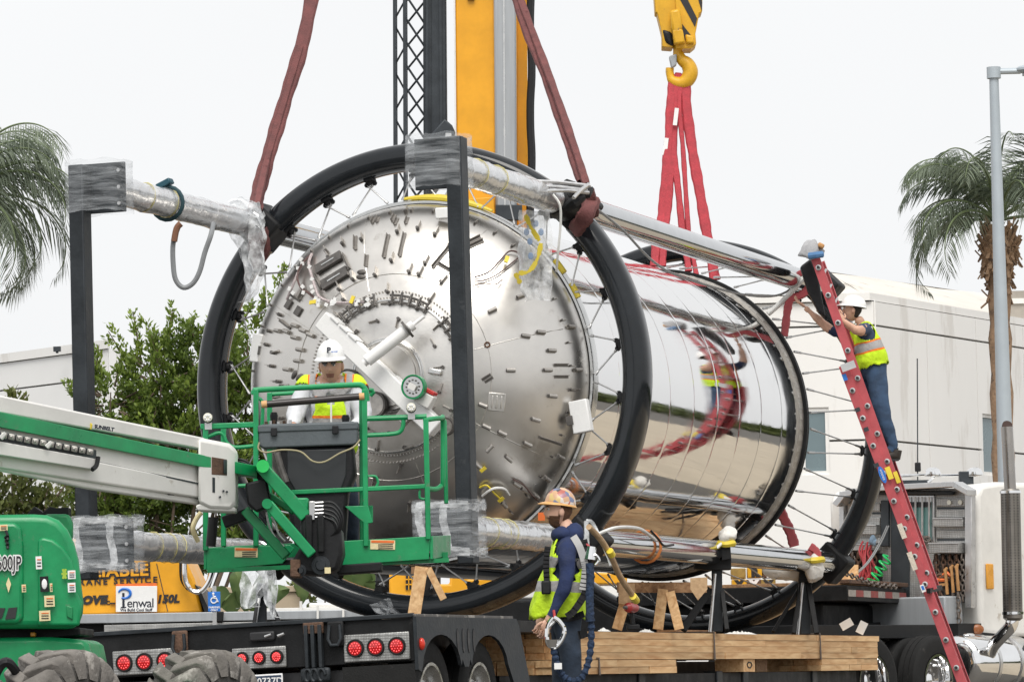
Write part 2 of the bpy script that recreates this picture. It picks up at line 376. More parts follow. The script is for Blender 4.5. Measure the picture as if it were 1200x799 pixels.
# ring of bolts and short ribs round the hub
bm_ = MB()
for k in range(150):
    a = 2 * math.pi * k / 150
    for rr in (.70, .76): bm_.box(T(rr * math.cos(a + (rr > .73) * .02), dome_y(rr) - .006, rr * math.sin(a + (rr > .73) * .02)), (.011, .02, .011), TM)
bm_.build('rivets', M_brk, dome, kind='stuff')

def dome_hit(px, py):
    inv = TM.inverted(); o = inv @ CAMP; q = inv @ P(px, py, 38); dv = (q - o).normalized()
    sc = V((1 / DR, 1 / DH, 1 / DR)); o2 = V([o[i] * sc[i] for i in range(3)]); d2 = V([dv[i] * sc[i] for i in range(3)])
    aa = d2.dot(d2); bb = 2 * o2.dot(d2); cc = o2.dot(o2) - 1; D = bb * bb - 4 * aa * cc
    t = -bb / (2 * aa) if D < 0 else (-bb - math.sqrt(D)) / (2 * aa)
    p = o + dv * t; p.y = min(p.y, -.01)
    n = V((p.x / DR ** 2, p.y / DH ** 2, p.z / DR ** 2)).normalized()
    return TM @ p, (TM.to_3x3() @ n).normalized()
def surf_frame(px, py, ang):
    p, n = dome_hit(px, py); q, _ = dome_hit(px + 4 * math.cos(R_(ang)), py - 4 * math.sin(R_(ang)))
    t = (q - p); t = (t - n * t.dot(n)).normalized()
    return frame(p, n.cross(t), t, n)          # y along ang, z out
_mesh = {}
def shared(key, fn, m):
    if key not in _mesh:
        b = fn(); me = bpy.data.meshes.new(key); me.from_pydata([tuple(v) for v in b.v], [], b.f)
        for k in (m if isinstance(m, (list, tuple)) else [m]): me.materials.append(k)
        me.polygons.foreach_set('material_index', b.m)
        bm = bmesh.new(); bm.from_mesh(me); bmesh.ops.recalc_face_normals(bm, faces=bm.faces); bm.to_mesh(me); bm.free()
        me.polygons.foreach_set('use_smooth', [True] * len(me.polygons)); me.set_sharp_from_angle(angle=R_(35)); _mesh[key] = me
    return _mesh[key]
def clip():       # little angle bracket: foot, blade, dark cup
    b = MB(); b.box((0, .032, .004), (.018, .080, .008)); b.box((-.007, .032, .022), (.006, .080, .036)); b.cyl((0, -.010, 0), (0, -.010, .034), .0165, seg=10, mi=1); return b
def stub():
    b = MB(); b.cyl((0, -.038, .022), (0, .038, .022), .018, seg=10); b.box((0, 0, .005), (.038, .076, .010)); b.cyl((0, -.044, .022), (0, -.037, .022), .014, seg=10, mi=1); return b
M_brkst = mat('bracket_strip', (.22, .205, .19), .6, .4, .2, 14)
clips = [(475.7, 249, 70), (466, 272, 75), (490, 268, 68), (510, 275, 62), (459, 305, 75), (498.5, 308, 62), (491.5, 321, 62), (518, 330, 50), (454, 341, 85), (504, 351, 55), (424, 281, 92), (402, 286, 100),
         (385.5, 302, 120), (383, 295, 120), (398, 339, 110), (403, 351, 110), (328.5, 369, 160), (316, 388, 165), (313, 404, 170), (321.5, 413, 20), (319, 429, 175), (326, 447, 180), (332, 452, 10), (313, 455, 180), (321.5, 465, 10),
         (480, 318, 70), (440, 322, 85), (414, 327, 95), (396, 372, 130), (408, 376, 120), (338, 470, 185), (345, 500, 200), (330, 490, 190), (360, 545, 215), (352, 520, 205), (470, 545, 250), (440, 560, 255), (420, 590, 240), (390, 560, 225), (480, 590, 265), (520, 560, 290), (505, 600, 280)]
for i, (x, y, a) in enumerate(clips): place('bracket', shared('bracket_clip', clip, (M_brk, M_brkd)), surf_frame(x, y, a), dome)
stubs = [(577, 364, 25), (616, 394, -8), (633.6, 389.7, -5), (668, 383.6, -8), (646, 411, -3), (598.7, 434, 0), (641.5, 433.6, 0), (676, 433.6, 0), (647, 464, -5), (627.4, 491.7, -15), (566, 475, -20), (588.4, 507.4, -25), (617.7, 520, -25), (656, 535, -28),
         (605, 567, -32), (614, 573, -32), (627, 580, -35), (574, 525, 48), (596, 537, -40), (353, 410, -8), (350.5, 423, -5), (338, 433, -8), (347, 382, -20), (356.6, 388, -20), (365, 393, -22), (337, 389, -25), (347, 396, -12), (327, 388, -10), (610, 347.6, 20), (570, 500, -25), (560, 545, -40), (590, 590, -45), (560, 585, -50), (640, 560, -35)]
for x, y, a in stubs: place('bracket', shared('bracket_stub', stub, (M_brk, M_brkd)), surf_frame(x, y, a), dome)
strips = [(438, 259, 65, 11), (443, 258, 65, 10), (461.7, 256, 60, 12), (464.7, 260, 65, 12), (477, 259, 70, 12), (453, 288.7, 78, 33), (471.7, 287, 77, 33), (417, 285, 88, 22), (430, 306, 85, 16), (518.6, 300, 50, 38), (525, 316, -31, 28), (530, 292, -31, 16), (657, 428, 0, 18), (657.7, 441.5, 0, 18), (644.7, 516.4, -18, 32), (624.6, 334, 30, 10), (627, 337, 30, 10), (570, 442, 32, 12), (573, 445, 32, 11), (386.4, 309, 31, 36), (393.4, 327, 31, 36), (405.6, 307, -66, 26), (372, 330, -62, 28), (346, 349, -35, 22), (334, 380, -38, 26), (553, 283, 25, 24), (557, 287, 25, 22), (672, 457, 0, 16), (355, 345, 60, 14)]
for x, y, a, L in strips:
    F = surf_frame(x, y, a); s = L / 129.; dark = (x, y) in ((386.4, 309), (393.4, 327))
    b = MB()
    if dark: b.box(F @ V((0, 0, .02)), (.10, s, .03), F); b.box(F @ V((.0, 0, .037)), (.014, s * .5, .006), F, 1); b.build('bracket', (M_brkd, M_flange), dome, smooth=0)
    else: b.box(F @ V((0, 0, .004)), (.026, s, .008), F); b.box(F @ V((.011, 0, .018)), (.006, s, .032), F); b.build('bracket', M_brkst, dome, smooth=0)
for x, y, a in ((424, 319, 0), (423, 324.6, 0), (345, 439, 60), (351, 442, 40)):
    F = surf_frame(x, y, a); b = MB(); b.ball(F @ V((0, 0, 0)), (.026, .05, .018), F, 12, 7); b.build('bracket', M_brkd, dome)
for x, y in ((338.7, 357), (350, 365)):
    F = surf_frame(x, y, 60); b = MB(); b.box(F @ V((0, 0, .01)), (.075, .085, .02), F); b.build('cover_plate', M_brkd, dome, bevel=.004)
F = surf_frame(582, 471, 85); b = MB(); b.box(F @ V((0, 0, .004)), (.15, .16, .008), F); 
for k in (-.04, 0, .04): b.box(F @ V((k, 0, .014)), (.012, .11, .015), F)
b.build('cover_plate', M_domed, dome, bevel=.03)
F = surf_frame(571, 404, 0); b = MB(); b.tube([F @ V((.022 * math.cos(k * .52), .022 * math.sin(k * .52), .008)) for k in range(12)], .008, 6, closed=True); b.build('port', M_rust, dome)
M_weldl = mat('weld_bead', (.62, .60, .56), .36, 1, .1, 30)
for k in range(8):
    a = 2 * math.pi * k / 8 + .25; b = MB(); b.tube([T(r * math.cos(a), dome_y(r) - .001, r * math.sin(a)) for r in [.80 + .1 * j for j in range(9)]], .0038, 5); b.build('weld_seam', M_weldl, dome)
for r in (.92,): b = MB(); b.tube([T(r * math.cos(k * math.pi / 40), dome_y(r) - .001, r * math.sin(k * math.pi / 40)) for k in range(80)], .005, 5, closed=True); b.build('weld_seam', M_weldl, dome)
M3_ = TM.to_3x3()
for k in range(46):
    a = 2 * math.pi * k / 46 + .03; rr = 1.515; p = V((rr * math.cos(a), dome_y(rr), rr * math.sin(a))); nr = V((p.x / DR ** 2, p.y / DH ** 2, p.z / DR ** 2)).normalized(); tg = V((math.cos(a), 0, math.sin(a))); tg = (tg - nr * tg.dot(nr)).normalized()
    place('edge_tab', shared('bracket_clip', clip, (M_brk, M_brkd)), frame(TM @ p, M3_ @ nr.cross(tg), M3_ @ tg, M3_ @ nr) @ Matrix.Scale(.62, 4), dome)
# ribs round the hub ring
for k in range(30):
    a = 2 * math.pi * k / 30 + .1
    if k % 5 == 4: continue
    rr = .64 if k % 2 else .50
    p = V((rr * math.cos(a), dome_y(rr) - .01, rr * math.sin(a))); nr = V((p.x / DR ** 2, p.y / DH ** 2, p.z / DR ** 2)).normalized(); tg = V((-math.sin(a), 0, math.cos(a)))
    if k % 3 == 0: tg = nr.cross(tg)
    tg = (tg - nr * tg.dot(nr)).normalized(); M3 = TM.to_3x3()
    place('bracket', shared('bracket_clip', clip, (M_brk, M_brkd)), frame(TM @ p, M3 @ nr.cross(tg), M3 @ tg, M3 @ nr), dome)
# curved stringer trays over the hub ring
for a0, a1 in ((100, 128), (58, 88), (20, 44)):
    b = MB()
    for rr in (.66, .72):
        b.tube([T(rr * math.cos(R_(t)), dome_y(rr) - .045, rr * math.sin(R_(t))) for t in range(a0, a1 + 1, 3)], .012, 5)
    for t in range(a0, a1 + 1, 7): b.cyl(T(.64 * math.cos(R_(t)), dome_y(.64) - .05, .64 * math.sin(R_(t))), T(.75 * math.cos(R_(t)), dome_y(.75) - .05, .75 * math.sin(R_(t))), .012, seg=6)
    b.build('rib_tray', M_brkd, dome)
# wire looms with ties
def loom(pts, r, m, n='wire'):
    q = []
    for x, y, o in pts:
        p, nn = dome_hit(x, y); q.append(p + nn * o)
    b = MB(); b.tube(smooth_path(q, 5), r, 6); return b.build(n, m, dome)
def smooth_path(pts, sub=6):
    pts = [V(p) for p in pts]; out = []
    for i in range(len(pts) - 1):
        p0 = pts[max(i - 1, 0)]; p1 = pts[i]; p2 = pts[i + 1]; p3 = pts[min(i + 2, len(pts) - 1)]
        for k in range(sub):
            t = k / sub; out.append(.5 * ((2 * p1) + (p2 - p0) * t + (2 * p0 - 5 * p1 + 4 * p2 - p3) * t * t + (3 * p1 - p0 - 3 * p2 + p3) * t ** 3))
    out.append(pts[-1]); return out
M_wbr = mat('wire_brown', (.10, .055, .05), .5); M_wpk = mat('wire_sleeve', (.42, .36, .36), .5, 0, .5, 60)
loom([(556, 326, .02), (572, 322, .05), (585, 308, .03), (596, 297, .03), (607, 300, .03), (612, 312, .02)], .008, M_wbr)
loom([(556, 331, .02), (570, 329, .02), (584, 322, .025), (598, 311, .025), (606, 304, .02)], .007, M_wbr)
loom([(554, 336, .02), (568, 334, .03), (580, 336, .05), (588, 330, .04)], .006, M_wbr)
loom([(368, 300, .03), (366, 312, .05), (369, 325, .05), (373, 338, .05), (378, 350, .05), (392, 356, .05), (412, 357, .05), (432, 355, .04)], .014, M_wpk)
loom([(362, 306, .03), (356, 318, .05), (350, 332, .05), (344, 344, .04), (338, 352, .02)], .012, M_wpk)
loom([(366, 300, .02), (360, 313, .06), (353, 326, .05), (357, 340, .05), (366, 346, .05), (372, 352, .03)], .010, M_wbr)
_wt = MB(); rng = random.Random(5)
for k in range(26):
    x, y = (rng.uniform(340, 372), rng.uniform(308, 350)) if k < 12 else (rng.uniform(374, 437), rng.uniform(352, 360)); p, nn = dome_hit(x, y)
    _wt.box(p + nn * .06, (.03, .02, .035), frame((0, 0, 0), N_, A_, U_) @ Matrix.Rotation(rng.uniform(0, 3), 4, 'Y'))
_wt.build('wire_ties', M_whiteclean, dome, kind='stuff')
for x, y in ((372, 357), (417, 354), (592, 309)):
    F = surf_frame(x, y, rng.uniform(0, 90)); b = MB(); b.box(F @ V((0, 0, .07)), (.035, .07, .012), F); b.build('wire_tag', M_ytape, dome)
# spiral tags on lower part
loom([(565, 580, .02), (572, 572, .06), (580, 568, .07), (590, 570, .05), (596, 578, .03)], .012, M_wcable)
loom([(562, 570, .02), (570, 566, .05), (578, 574, .06), (588, 584, .04)], .009, M_ytape)
loom([(600, 560, .02), (612, 566, .04), (622, 578, .04), (632, 588, .03)], .006, M_wbr)
for x, y in ((586, 582), (566, 548)):
    F = surf_frame(x, y, 40); b = MB(); b.box(F @ V((0, 0, .05)), (.03, .06, .012), F); b.build('wire_tag', M_ytape, dome)

# flanges
b = MB(); b.lathe([(1.60, .10), (1.652, .09), (1.652, -.02), (1.64, -.04), (1.618, -.04), (1.612, .0)], C1, A_, 128, up=U_); fl = b.build('front_flange', M_flange, tank)
b = MB(); b.lathe([(1.60, TR - .20), (1.610, TR - .20), (1.618, TR - .18), (1.622, TR - .02), (1.60, TR - .02)], C1, A_, 128, up=U_); b.build('rivet_band', mat('band_tan', (.38, .36, .33), .45, .5, .2, 12), tank)
b = MB(); b.lathe([(1.59, TR - .02), (1.660, TR - .02), (1.660, TR + .06), (1.55, TR + .07)], C1, A_, 128, up=U_); b.build('rear_flange', M_black, tank)
b = MB(); b.lathe([(1.58, TR + .05), (1.4, TR + .4), (.9, TR + .7), (.001, TR + .62)], C1, A_, 64, up=U_); b.build('rear_dome', M_dome, tank)
b = MB()
for k in range(90):
    a = 2 * math.pi * k / 90; b.box(T(1.619 * math.cos(a), TR - .11, 1.619 * math.sin(a)), (.06, .13, .006), TM @ Matrix.Rotation(-a + math.pi / 2, 4, 'Y'))
b.build('band_clips', mat('band_clip', (.48, .46, .43), .45, .5, .15, 12), tank, kind='stuff')
# weld-on bosses under the barrel's front edge: white target boxes on the flange
for (x, y, w_, h_) in ((681, 488, .17, .29), (303, 408, .12, .26), (524, 250, .20, .10)):
    ang = 2 if x > 600 else 0
    base = P(x, y, 37.62 if x > 400 else 38.6) if x != 524 else P(x, y, 37.9)
    M = frame(base, N_, A_, U_) @ Matrix.Rotation(R_(-8 if x > 600 else (10 if x < 400 else 0)), 4, 'Y')
    b = MB(); b.box(base, (w_, .09, h_), M); o = b.build('sensor_box', M_whiteclean, tank, bevel=.01)
    b = MB(); b.box(M @ V(((-w_ / 2 - .01) if x > 600 else w_ / 2 - .01, -.03, -.02)), (.06, .06, .08), M); b.build('sensor_connector', M_brkd, o)
# yellow edge guard over the top of the flange
b = MB(); b.tube([T(1.672 * math.cos(R_(a)), -.02, 1.672 * math.sin(R_(a))) for a in range(64, 95, 2)], [.012 + .022 * math.sin(math.pi * k / 15) for k in range(16)], 8); b.build('edge_guard', M_ytape, tank)
for a in (24, 33):
    b = MB(); b.tube([T(1.662 * math.cos(R_(a + k)), -.01, 1.662 * math.sin(R_(a + k))) for k in range(0, 6, 1)], .028, 8); b.build('edge_guard', M_ytape, tank)

# big rings: each of four arcs between the tubes
RPROF0 = [(1.90, -.10), (1.915, -.17), (1.955, -.225), (2.0, -.243), (2.005, -.236), (2.05, -.243), (2.09, -.215), (2.112, -.16), (2.12, -.08), (2.113, -.072), (2.12, -.064), (2.12, .08), (2.105, .17), (2.07, .225), (1.99, .243), (1.93, .20), (1.90, .10)]
def rprof(ra, rb, rc):
    out = []
    for k in range(32):
        t = 2 * math.pi * k / 32; e = 1.0 if k % 8 else .988
        out.append((rc + ra * math.copysign(abs(math.cos(t)) ** .85, math.cos(t)) * e, rb * math.copysign(abs(math.sin(t)) ** .85, math.sin(t)) * e))
    return out
lug_angles = []
for k in (-36, -21.6, -7.2, 7.2, 21.6, 36): lug_angles += [k, 180 + k]
for k in (-40.2, -26.8, -13.4, 0, 13.4, 26.8, 40.2): lug_angles += [90 + k, 270 + k]
def lug():
    b = MB(); b.box((0, 0, .010), (.08, .12, .024)); b.cyl((0, 0, .0), (0, 0, .05), .045, .036, 10)
    b.cyl((-.036, -.014, .045), (-.036, .014, .045), .024, seg=8); b.cyl((.036, -.014, .045), (.036, .014, .045), .024, seg=8); return b
for yc, rear in ((0, 0), (RL + .72, 1)):
    CR = C1 if not rear else C1 - N_ * .02 - U_ * .06
    RPROF = rprof(.125, .165, 2.045) if not rear else rprof(.115, .15, 2.06)
    TT = lambda x, y, z: T(x, y, z) + (CR - C1)
    for q in range(4):
        a0, a1 = R_(45 + 90 * q + 3.4), R_(135 + 90 * q - 3.4)
        b = MB(); b.lathe([(r, y + yc) for r, y in RPROF], CR, A_, 56, a0=a0, a1=a1, up=U_, close=True)
        b.build('ring_arc', M_ring, tank, smooth=28)
    for a in lug_angles:
        ri = 1.923 if not rear else 1.95
        an = R_(a); p = TT(ri * math.cos(an), yc, ri * math.sin(an)); M3 = TM.to_3x3()
        inn = M3 @ V((-math.cos(an), 0, -math.sin(an))); tg = M3 @ V((-math.sin(an), 0, math.cos(an)))
        place('rod_lug', shared('rod_lug', lug, M_black), frame(p, tg, inn.cross(tg), inn), tank)
        for s in (-1, 1):
            yf = -.03 if not rear else TR + .04
            ri2 = ri - .045; p0 = TT(ri2 * math.cos(an) - s * .036 * math.sin(an), yc, ri2 * math.sin(an) + s * .036 * math.cos(an))
            a2 = an + R_(4.2 if s > 0 else -8.0) * (1 if math.cos(an) > -.2 else -1) * (1 if not rear else .7); rf = 1.66 if not rear else 1.68
            p1 = T(rf * math.cos(a2), yf, rf * math.sin(a2)); dd = p1 - p0
            b = MB(); b.tube([p0, p0 + dd * .12, p0 + dd * .14, p0 + dd * .86, p0 + dd * .88, p1], [.014, .013, .0080, .0080, .013, .014], 7); b.build('spoke_rod', M_rod, tank)

# four longeron tubes
q_ = .7071 * RT
M_weld = M_flange
tubes = {}
for nm, sx, sz in (('ur', 1, 1), ('ul', -1, 1), ('lr', 1, -1), ('ll', -1, -1)):
    x, z = sx * q_, sz * q_
    b = MB(); b.tube([T(x, TF, z), T(x, -.35, z), T(x, -.34, z), T(x, RL - .2, z), T(x, RL - .19, z), T(x, RL + .55, z)], [.108, .108, .122, .122, .130, .130], 32); tb = b.build('longeron_tube', M_tube, tank)
    b = MB(); b.box(T(x, .0, z), (.34, .40, .34), TM @ Matrix.Rotation(R_(45), 4, 'Y')); b.build('ring_socket', M_black, tb, bevel=.03)
    b = MB(); b.box(T(x, RL + .70, z), (.34, .36, .34), TM @ Matrix.Rotation(R_(45), 4, 'Y')); b.build('ring_socket', M_black, tb, bevel=.03)
    # wrinkled wrap on the front end: loose rounds of film
    b = MB(); ns = 46; sg = 22; rr = random.Random(sx * 7 + sz)
    y0, y1 = TF + .02, -.42 if sx > 0 else -.5
    for i in range(ns + 1):
        y = y0 + (y1 - y0) * i / ns
        for k in range(sg):
            an = 2 * math.pi * k / sg
            r = .122 + .007 * noise.noise(V((math.cos(an) * 2 + sx * 9, y * 4, math.sin(an) * 2 + sz * 5))) + .005 * noise.noise(V((math.cos(an) * 6, y * 16, math.sin(an) * 6 + sz))) + (.008 * max(0, math.sin(y * 8 + an * 1.2 + sx)) ** 6)
            b.v.append(T(x + r * math.cos(an), y, z + r * math.sin(an)))
    for i in range(ns):
        for k in range(sg):
            l = (k + 1) % sg; b.f.append([i * sg + k, i * sg + l, (i + 1) * sg + l, (i + 1) * sg + k]); b.m.append(0)
    b.build('plastic_wrap', M_filmw, tank, smooth=70)
    for yy in (TF + .75, TF + 1.25) + ((TF + 1.05,) if sz < 0 else ()):
        b = MB(); b.tube([T(x + .128 * math.cos(t * .42), yy + .05 * math.sin(t * .42 + sx), z + .128 * math.sin(t * .42)) for t in range(15)], [.0035 + .004 * (.5 + .5 * math.sin(t * 1.3 + yy)) for t in range(15)], 5, closed=True); b.build('tape_band', M_yband, tank)
    tubes[nm] = tb
# end plates, posts
PZ = q_ + .02
for sx in (1, -1):
    for sz in (1, -1):
        xi = sx * q_ - (.0 if sx > 0 else .03)
        b = MB(); b.box(T(xi - .02, TF - .02, sz * q_), (.42 if sx > 0 else .44, .035, .42), TM)
        pl = b.build('end_plate', M_post, tank, bevel=.004)
        for hx in (.15,):
            for hz in (-.14, 0, .14):
                b = MB(); b.cyl(T(xi + hx, TF - .050, sz * q_ + hz), T(xi + hx, TF - .036, sz * q_ + hz), .016, seg=8); b.build('bolt', M_alu, pl)
    xp = q_ + .17 if sx > 0 else -q_ - .20
    b = MB(); b.box(T(xp, TF - .13, -.05), (.135, .17, 2 * q_ + .48), TM); b.build('front_post', M_post, tank, bevel=.012)
# stretch film round the plates
for sx in (1, -1):
    for sz in (1, -1):
        xc = sx * q_ - (.0 if sx > 0 else .04); dx, dz, dy = (.228, .217, .13) if sz > 0 else (.25, .235, .14)
        b = MB(); n1, n2 = 28, 8; rr = random.Random(sx * 3 + sz * 11)
        for j in range(n2 + 1):
            zz = -dz + 2 * dz * j / n2
            for k in range(n1):
                an = 2 * math.pi * k / n1; cx = max(-1, min(1, 1.35 * math.cos(an))); cy = max(-1, min(1, 1.35 * math.sin(an)))
                wv = 1 + .03 * noise.noise(V((cx * 3 + sx * 4, cy * 3, zz * 9 + sz)))
                b.v.append(T(xc + cx * dx * wv, TF - .08 + cy * (dy + .09) * wv, sz * q_ + zz + .02 * noise.noise(V((cx * 2, cy * 2, zz * 3)))))
        for j in range(n2):
            for k in range(n1):
                l = (k + 1) % n1; b.f.append([j * n1 + k, j * n1 + l, (j + 1) * n1 + l, (j + 1) * n1 + k]); b.m.append(0)
        b.build('stretch_film', M_filmd, tank, smooth=70)
        if sz < 0:      # flat ribbons of film on the lower plates
            for zz, w2 in ((-.19, .028), (.18, .034)):
                b = MB(); ring_ = [T(xc + max(-1, min(1, 1.35 * math.cos(t))) * (dx + .006), TF - .08 + max(-1, min(1, 1.35 * math.sin(t))) * (dy + .095), sz * q_ + zz + .012 * math.sin(t * 3)) for t in [k * .2618 for k in range(24)]]
                for k in range(24):
                    p, q = ring_[k], ring_[(k + 1) % 24]; w_ = w2 * (1 + .3 * math.sin(k * 1.7)); b.quad(p - U_ * w_, q - U_ * w_, q + U_ * w_, p + U_ * w_)
                b.build('film_band', M_filmb, tank)
            for xo in (-.17, .04 if sx > 0 else .14):
                b = MB(); p = [T(xc + xo + .02 * math.sin(k * 1.3 + xo), TF - .30, sz * q_ - .22 + .088 * k) for k in range(6)]
                for k in range(5): b.quad(p[k] - N_ * .035, p[k] + N_ * .03, p[k + 1] + N_ * .035, p[k + 1] - N_ * .03)
                b.build('film_band', M_film, tank)

# white instrument arm and actuator in front of the hub
def off(px, py, o):
    p, n = dome_hit(px, py); return p + A_ * (-o)
p0, p1 = off(386, 376, .16), off(526, 505, .30)
ax = (p1 - p0).normalized(); 
b = MB(); b.bar(p0, p1, .17, .12, -A_); arm = b.build('instrument_arm', M_whiteclean, tank, bevel=.012)
sd_ = (-A_).cross(ax).normalized(); L_ = (p1 - p0).length; AM = frame(p0, sd_, ax, sd_.cross(ax))
for s, wx, ln, zz, m, nm in ((.33, .0, .16, .075, M_flange, 'access_plate'), (.62, .02, .14, .07, M_whiteclean, 'access_plate'), (.47, 0, .18, .075, M_whiteclean, 'access_plate'), (.80, 0, .22, .09, M_whiteclean, 'equipment_box'), (.70, .10, .12, .05, M_brk, 'equipment_box'), (.78, -.12, .13, .03, M_brk, 'equipment_box')):
    b = MB(); b.box(AM @ V((wx, s * L_, -zz if False else zz)), (.14, ln, .05), AM); b.build(nm, m, arm, bevel=.006)
for s in (.08, .16, .24):
    b = MB(); b.box(AM @ V((.085, s * L_, .0)), (.02, .10, .15), AM); b.build('stiffener', M_whiteclean, arm, bevel=.003)
for s, wx, r in ((.36, .0, .045), (.66, .04, .022), (.60, -.05, .022), (.74, -.03, .025), (.55, .05, .02)):
    b = MB(); b.cyl(AM @ V((wx, s * L_, .09)), AM @ V((wx, s * L_, .12)), r, seg=14); b.build('knob', M_brk if r < .04 else M_whiteclean, arm)
b = MB(); b.box(AM @ V((0, .68 * L_, .11)), (.09, .06, .05), AM); b.build('equipment_box', M_brkd, arm)
a0, a1 = off(447, 426, .36), off(491, 389, .30)
b = MB(); dd = a1 - a0; b.tube([a0 - dd * .08, a0, a0 + dd * .001, a1 - dd * .001, a1, a1 + dd * .12, a1 + dd * .13, a1 + dd * .42], [.035, .035, .055, .055, .030, .030, .016, .016], 16); act = b.build('actuator', M_whiteclean, tank)
b = MB(); b.cyl(a1 - dd * .02, a1 + dd * .03, .085, seg=20); b.build('actuator_clamp', M_brkd, act)
b = MB(); b.cyl(a1 + dd * .05, a1 + dd * .16, .045, seg=12); b.build('actuator_clamp', M_whiteclean, act)
# round green gauge, dark discs behind the operator
def disc(px, py, r, o, m, nm, rim=None, t=.05):
    c = off(px, py, o); b = MB(); b.lathe([(.0005, -t), (r * .86, -t), (r * .9, -t - .012), (r, -t - .012), (r, .0)], c, A_, 32, up=U_); g_ = b.build(nm, rim or m, tank)
    b = MB(); b.lathe([(.0005, -t - .006), (r * .84, -t - .006), (r * .84, -t + .01)], c, A_, 32, up=U_); b.build('dial', m, g_); return c, g_
c, g_ = disc(502.5, 456.5, .108, .34, M_flange, 'gauge', M_green, .06)
b = MB(); 
for k in range(12): b.cyl(c + N_ * .06 * math.cos(k * .524) + U_ * .06 * math.sin(k * .524) - A_ * .075, c + N_ * .06 * math.cos(k * .524) + U_ * .06 * math.sin(k * .524) - A_ * .06, .008, seg=6)
b.build('dial_bolts', M_brkd, g_)
b = MB(); b.box(c - A_ * .085, (.07, .02, .05), frame((0, 0, 0), N_, A_, U_) @ Matrix.Rotation(.5, 4, 'Y')); b.build('dial_plate', M_white, g_)
disc(412, 450, .13, .05, M_domed, 'hatch', M_brkd)
disc(443, 475, .12, .08, M_brk, 'hatch', M_brkd); disc(525, 500, .08, .03, M_brk, 'hatch', M_brkd)
F = surf_frame(511, 436, -10); b = MB(); b.box(F @ V((0, 0, .05)), (.05, .12, .04), F); b.build('bracket', M_flange, dome, bevel=.01)
b = MB(); c2 = off(512, 470, .30); b.box(c2, (.16, .10, .12), TM @ Matrix.Rotation(R_(30), 4, 'Y')); eb = b.build('equipment_box', M_white, tank, bevel=.01)
b = MB(); b.box(c2 + U_ * .075 + N_ * .03, (.15, .102, .025), TM @ Matrix.Rotation(R_(30), 4, 'Y')); b.build('red_stripe', mat('red_plate', (.5, .03, .03)), eb)

# hanging torn plastic, ropes, slings near the front ring
def sheet(path, width, crumple, seed, nu=14, nv=None, taper=None, wdir=N_):
    """film hanging along a path, crumpled"""
    pts = smooth_path(path, 5); b = MB(); n = len(pts)
    for i, p in enumerate(pts):
        wv = width * (taper[min(int(i / (n - 1) * (len(taper) - 1)), len(taper) - 2)] * (1 - (i / (n - 1) * (len(taper) - 1)) % 1) + taper[min(int(i / (n - 1) * (len(taper) - 1)) + 1, len(taper) - 1)] * ((i / (n - 1) * (len(taper) - 1)) % 1) if taper else 1)
        for k in range(nu + 1):
            s = k / nu - .5; q = p + V(wdir) * s * wv
            nn = V((q.x * 6 + seed, q.y * 6, q.z * 2.2)); n2 = V((q.x * 17, q.z * 7, seed))
            q = q + A_ * (crumple * (noise.noise(nn) + .5 * noise.noise(n2) + .5 * math.sin(s * 19 + seed + i * .15))) + V(wdir) * (crumple * .7 * noise.noise(n2 + V((5, 1, 2)))) + V((0, 0, 1)) * crumple * .5 * noise.noise(nn + V((0, 9, 0)))
            b.v.append(q)
    for i in range(n - 1):
        for k in range(nu): b.f.append([i * (nu + 1) + k, i * (nu + 1) + k + 1, (i + 1) * (nu + 1) + k + 1, (i + 1) * (nu + 1) + k]); b.m.append(0)
    return b
yl = 38.3
o = sheet([P(292, 238, yl), P(291, 262, yl), P(293, 290, yl), P(296, 315, yl), P(294, 340, yl), P(290, 354, yl)], .26, .07, 2, taper=(.8, 1.3, 1.0, .9, .55, .15)).build('plastic_sheet', M_film, None, smooth=80, origin=P(292, 300, yl))
tag(o, 'torn white plastic sheet hanging from the upper left tube beside the ring', 'plastic sheet', 'torn plastic on the tank tubes')
o = sheet([P(270, 241, yl), P(283, 246, yl), P(296, 252, yl), P(310, 262, yl)], .24, .06, 5, wdir=U_, taper=(.5, 1, 1, .5)).build('plastic_sheet', M_film, None, smooth=80, origin=P(290, 250, yl))
tag(o, 'bunched plastic film tied round the upper left tube above the torn sheet', 'plastic sheet', 'torn plastic on the tank tubes')
ym = 37.0
o = sheet([P(627, 246, ym), P(626, 262, ym), P(626, 285, ym), P(626, 310, ym), P(628, 335, ym), P(630, 352, ym)], .30, .05, 9, taper=(.9, 1, 1.05, 1, .95, .7)).build('plastic_bag', M_film, None, smooth=80, origin=P(627, 290, ym))
tag(o, 'clear plastic bag with yellow tape hanging below the upper right tube', 'plastic bag')
for pth in ([(616, 252), (622, 266), (632, 282)], [(634, 285), (630, 303), (620, 318), (608, 320)], [(604, 320), (607, 327), (610, 332)]):
    b = MB(); pp = smooth_path([P(x, y, ym - .10) for x, y in pth], 4); 
    for i in range(len(pp) - 1): b.bar(pp[i], pp[i + 1] + (pp[i + 1] - pp[i]) * .1, .034 + .012 * math.sin(i * 1.4), .008, A_)
    b.build('tape_strip', M_ytape, o)
M_blue2 = mat('faded_blue', (.30, .42, .62), .5, alpha=.7)
for x, y in ((621, 283), (628, 262), (622, 300), (634, 272), (617, 272)):
    b = MB(); b.ball(P(x, y, ym - .09), (.024, .004, .032), None, 10, 6); b.build('print_mark', M_blue2, o)
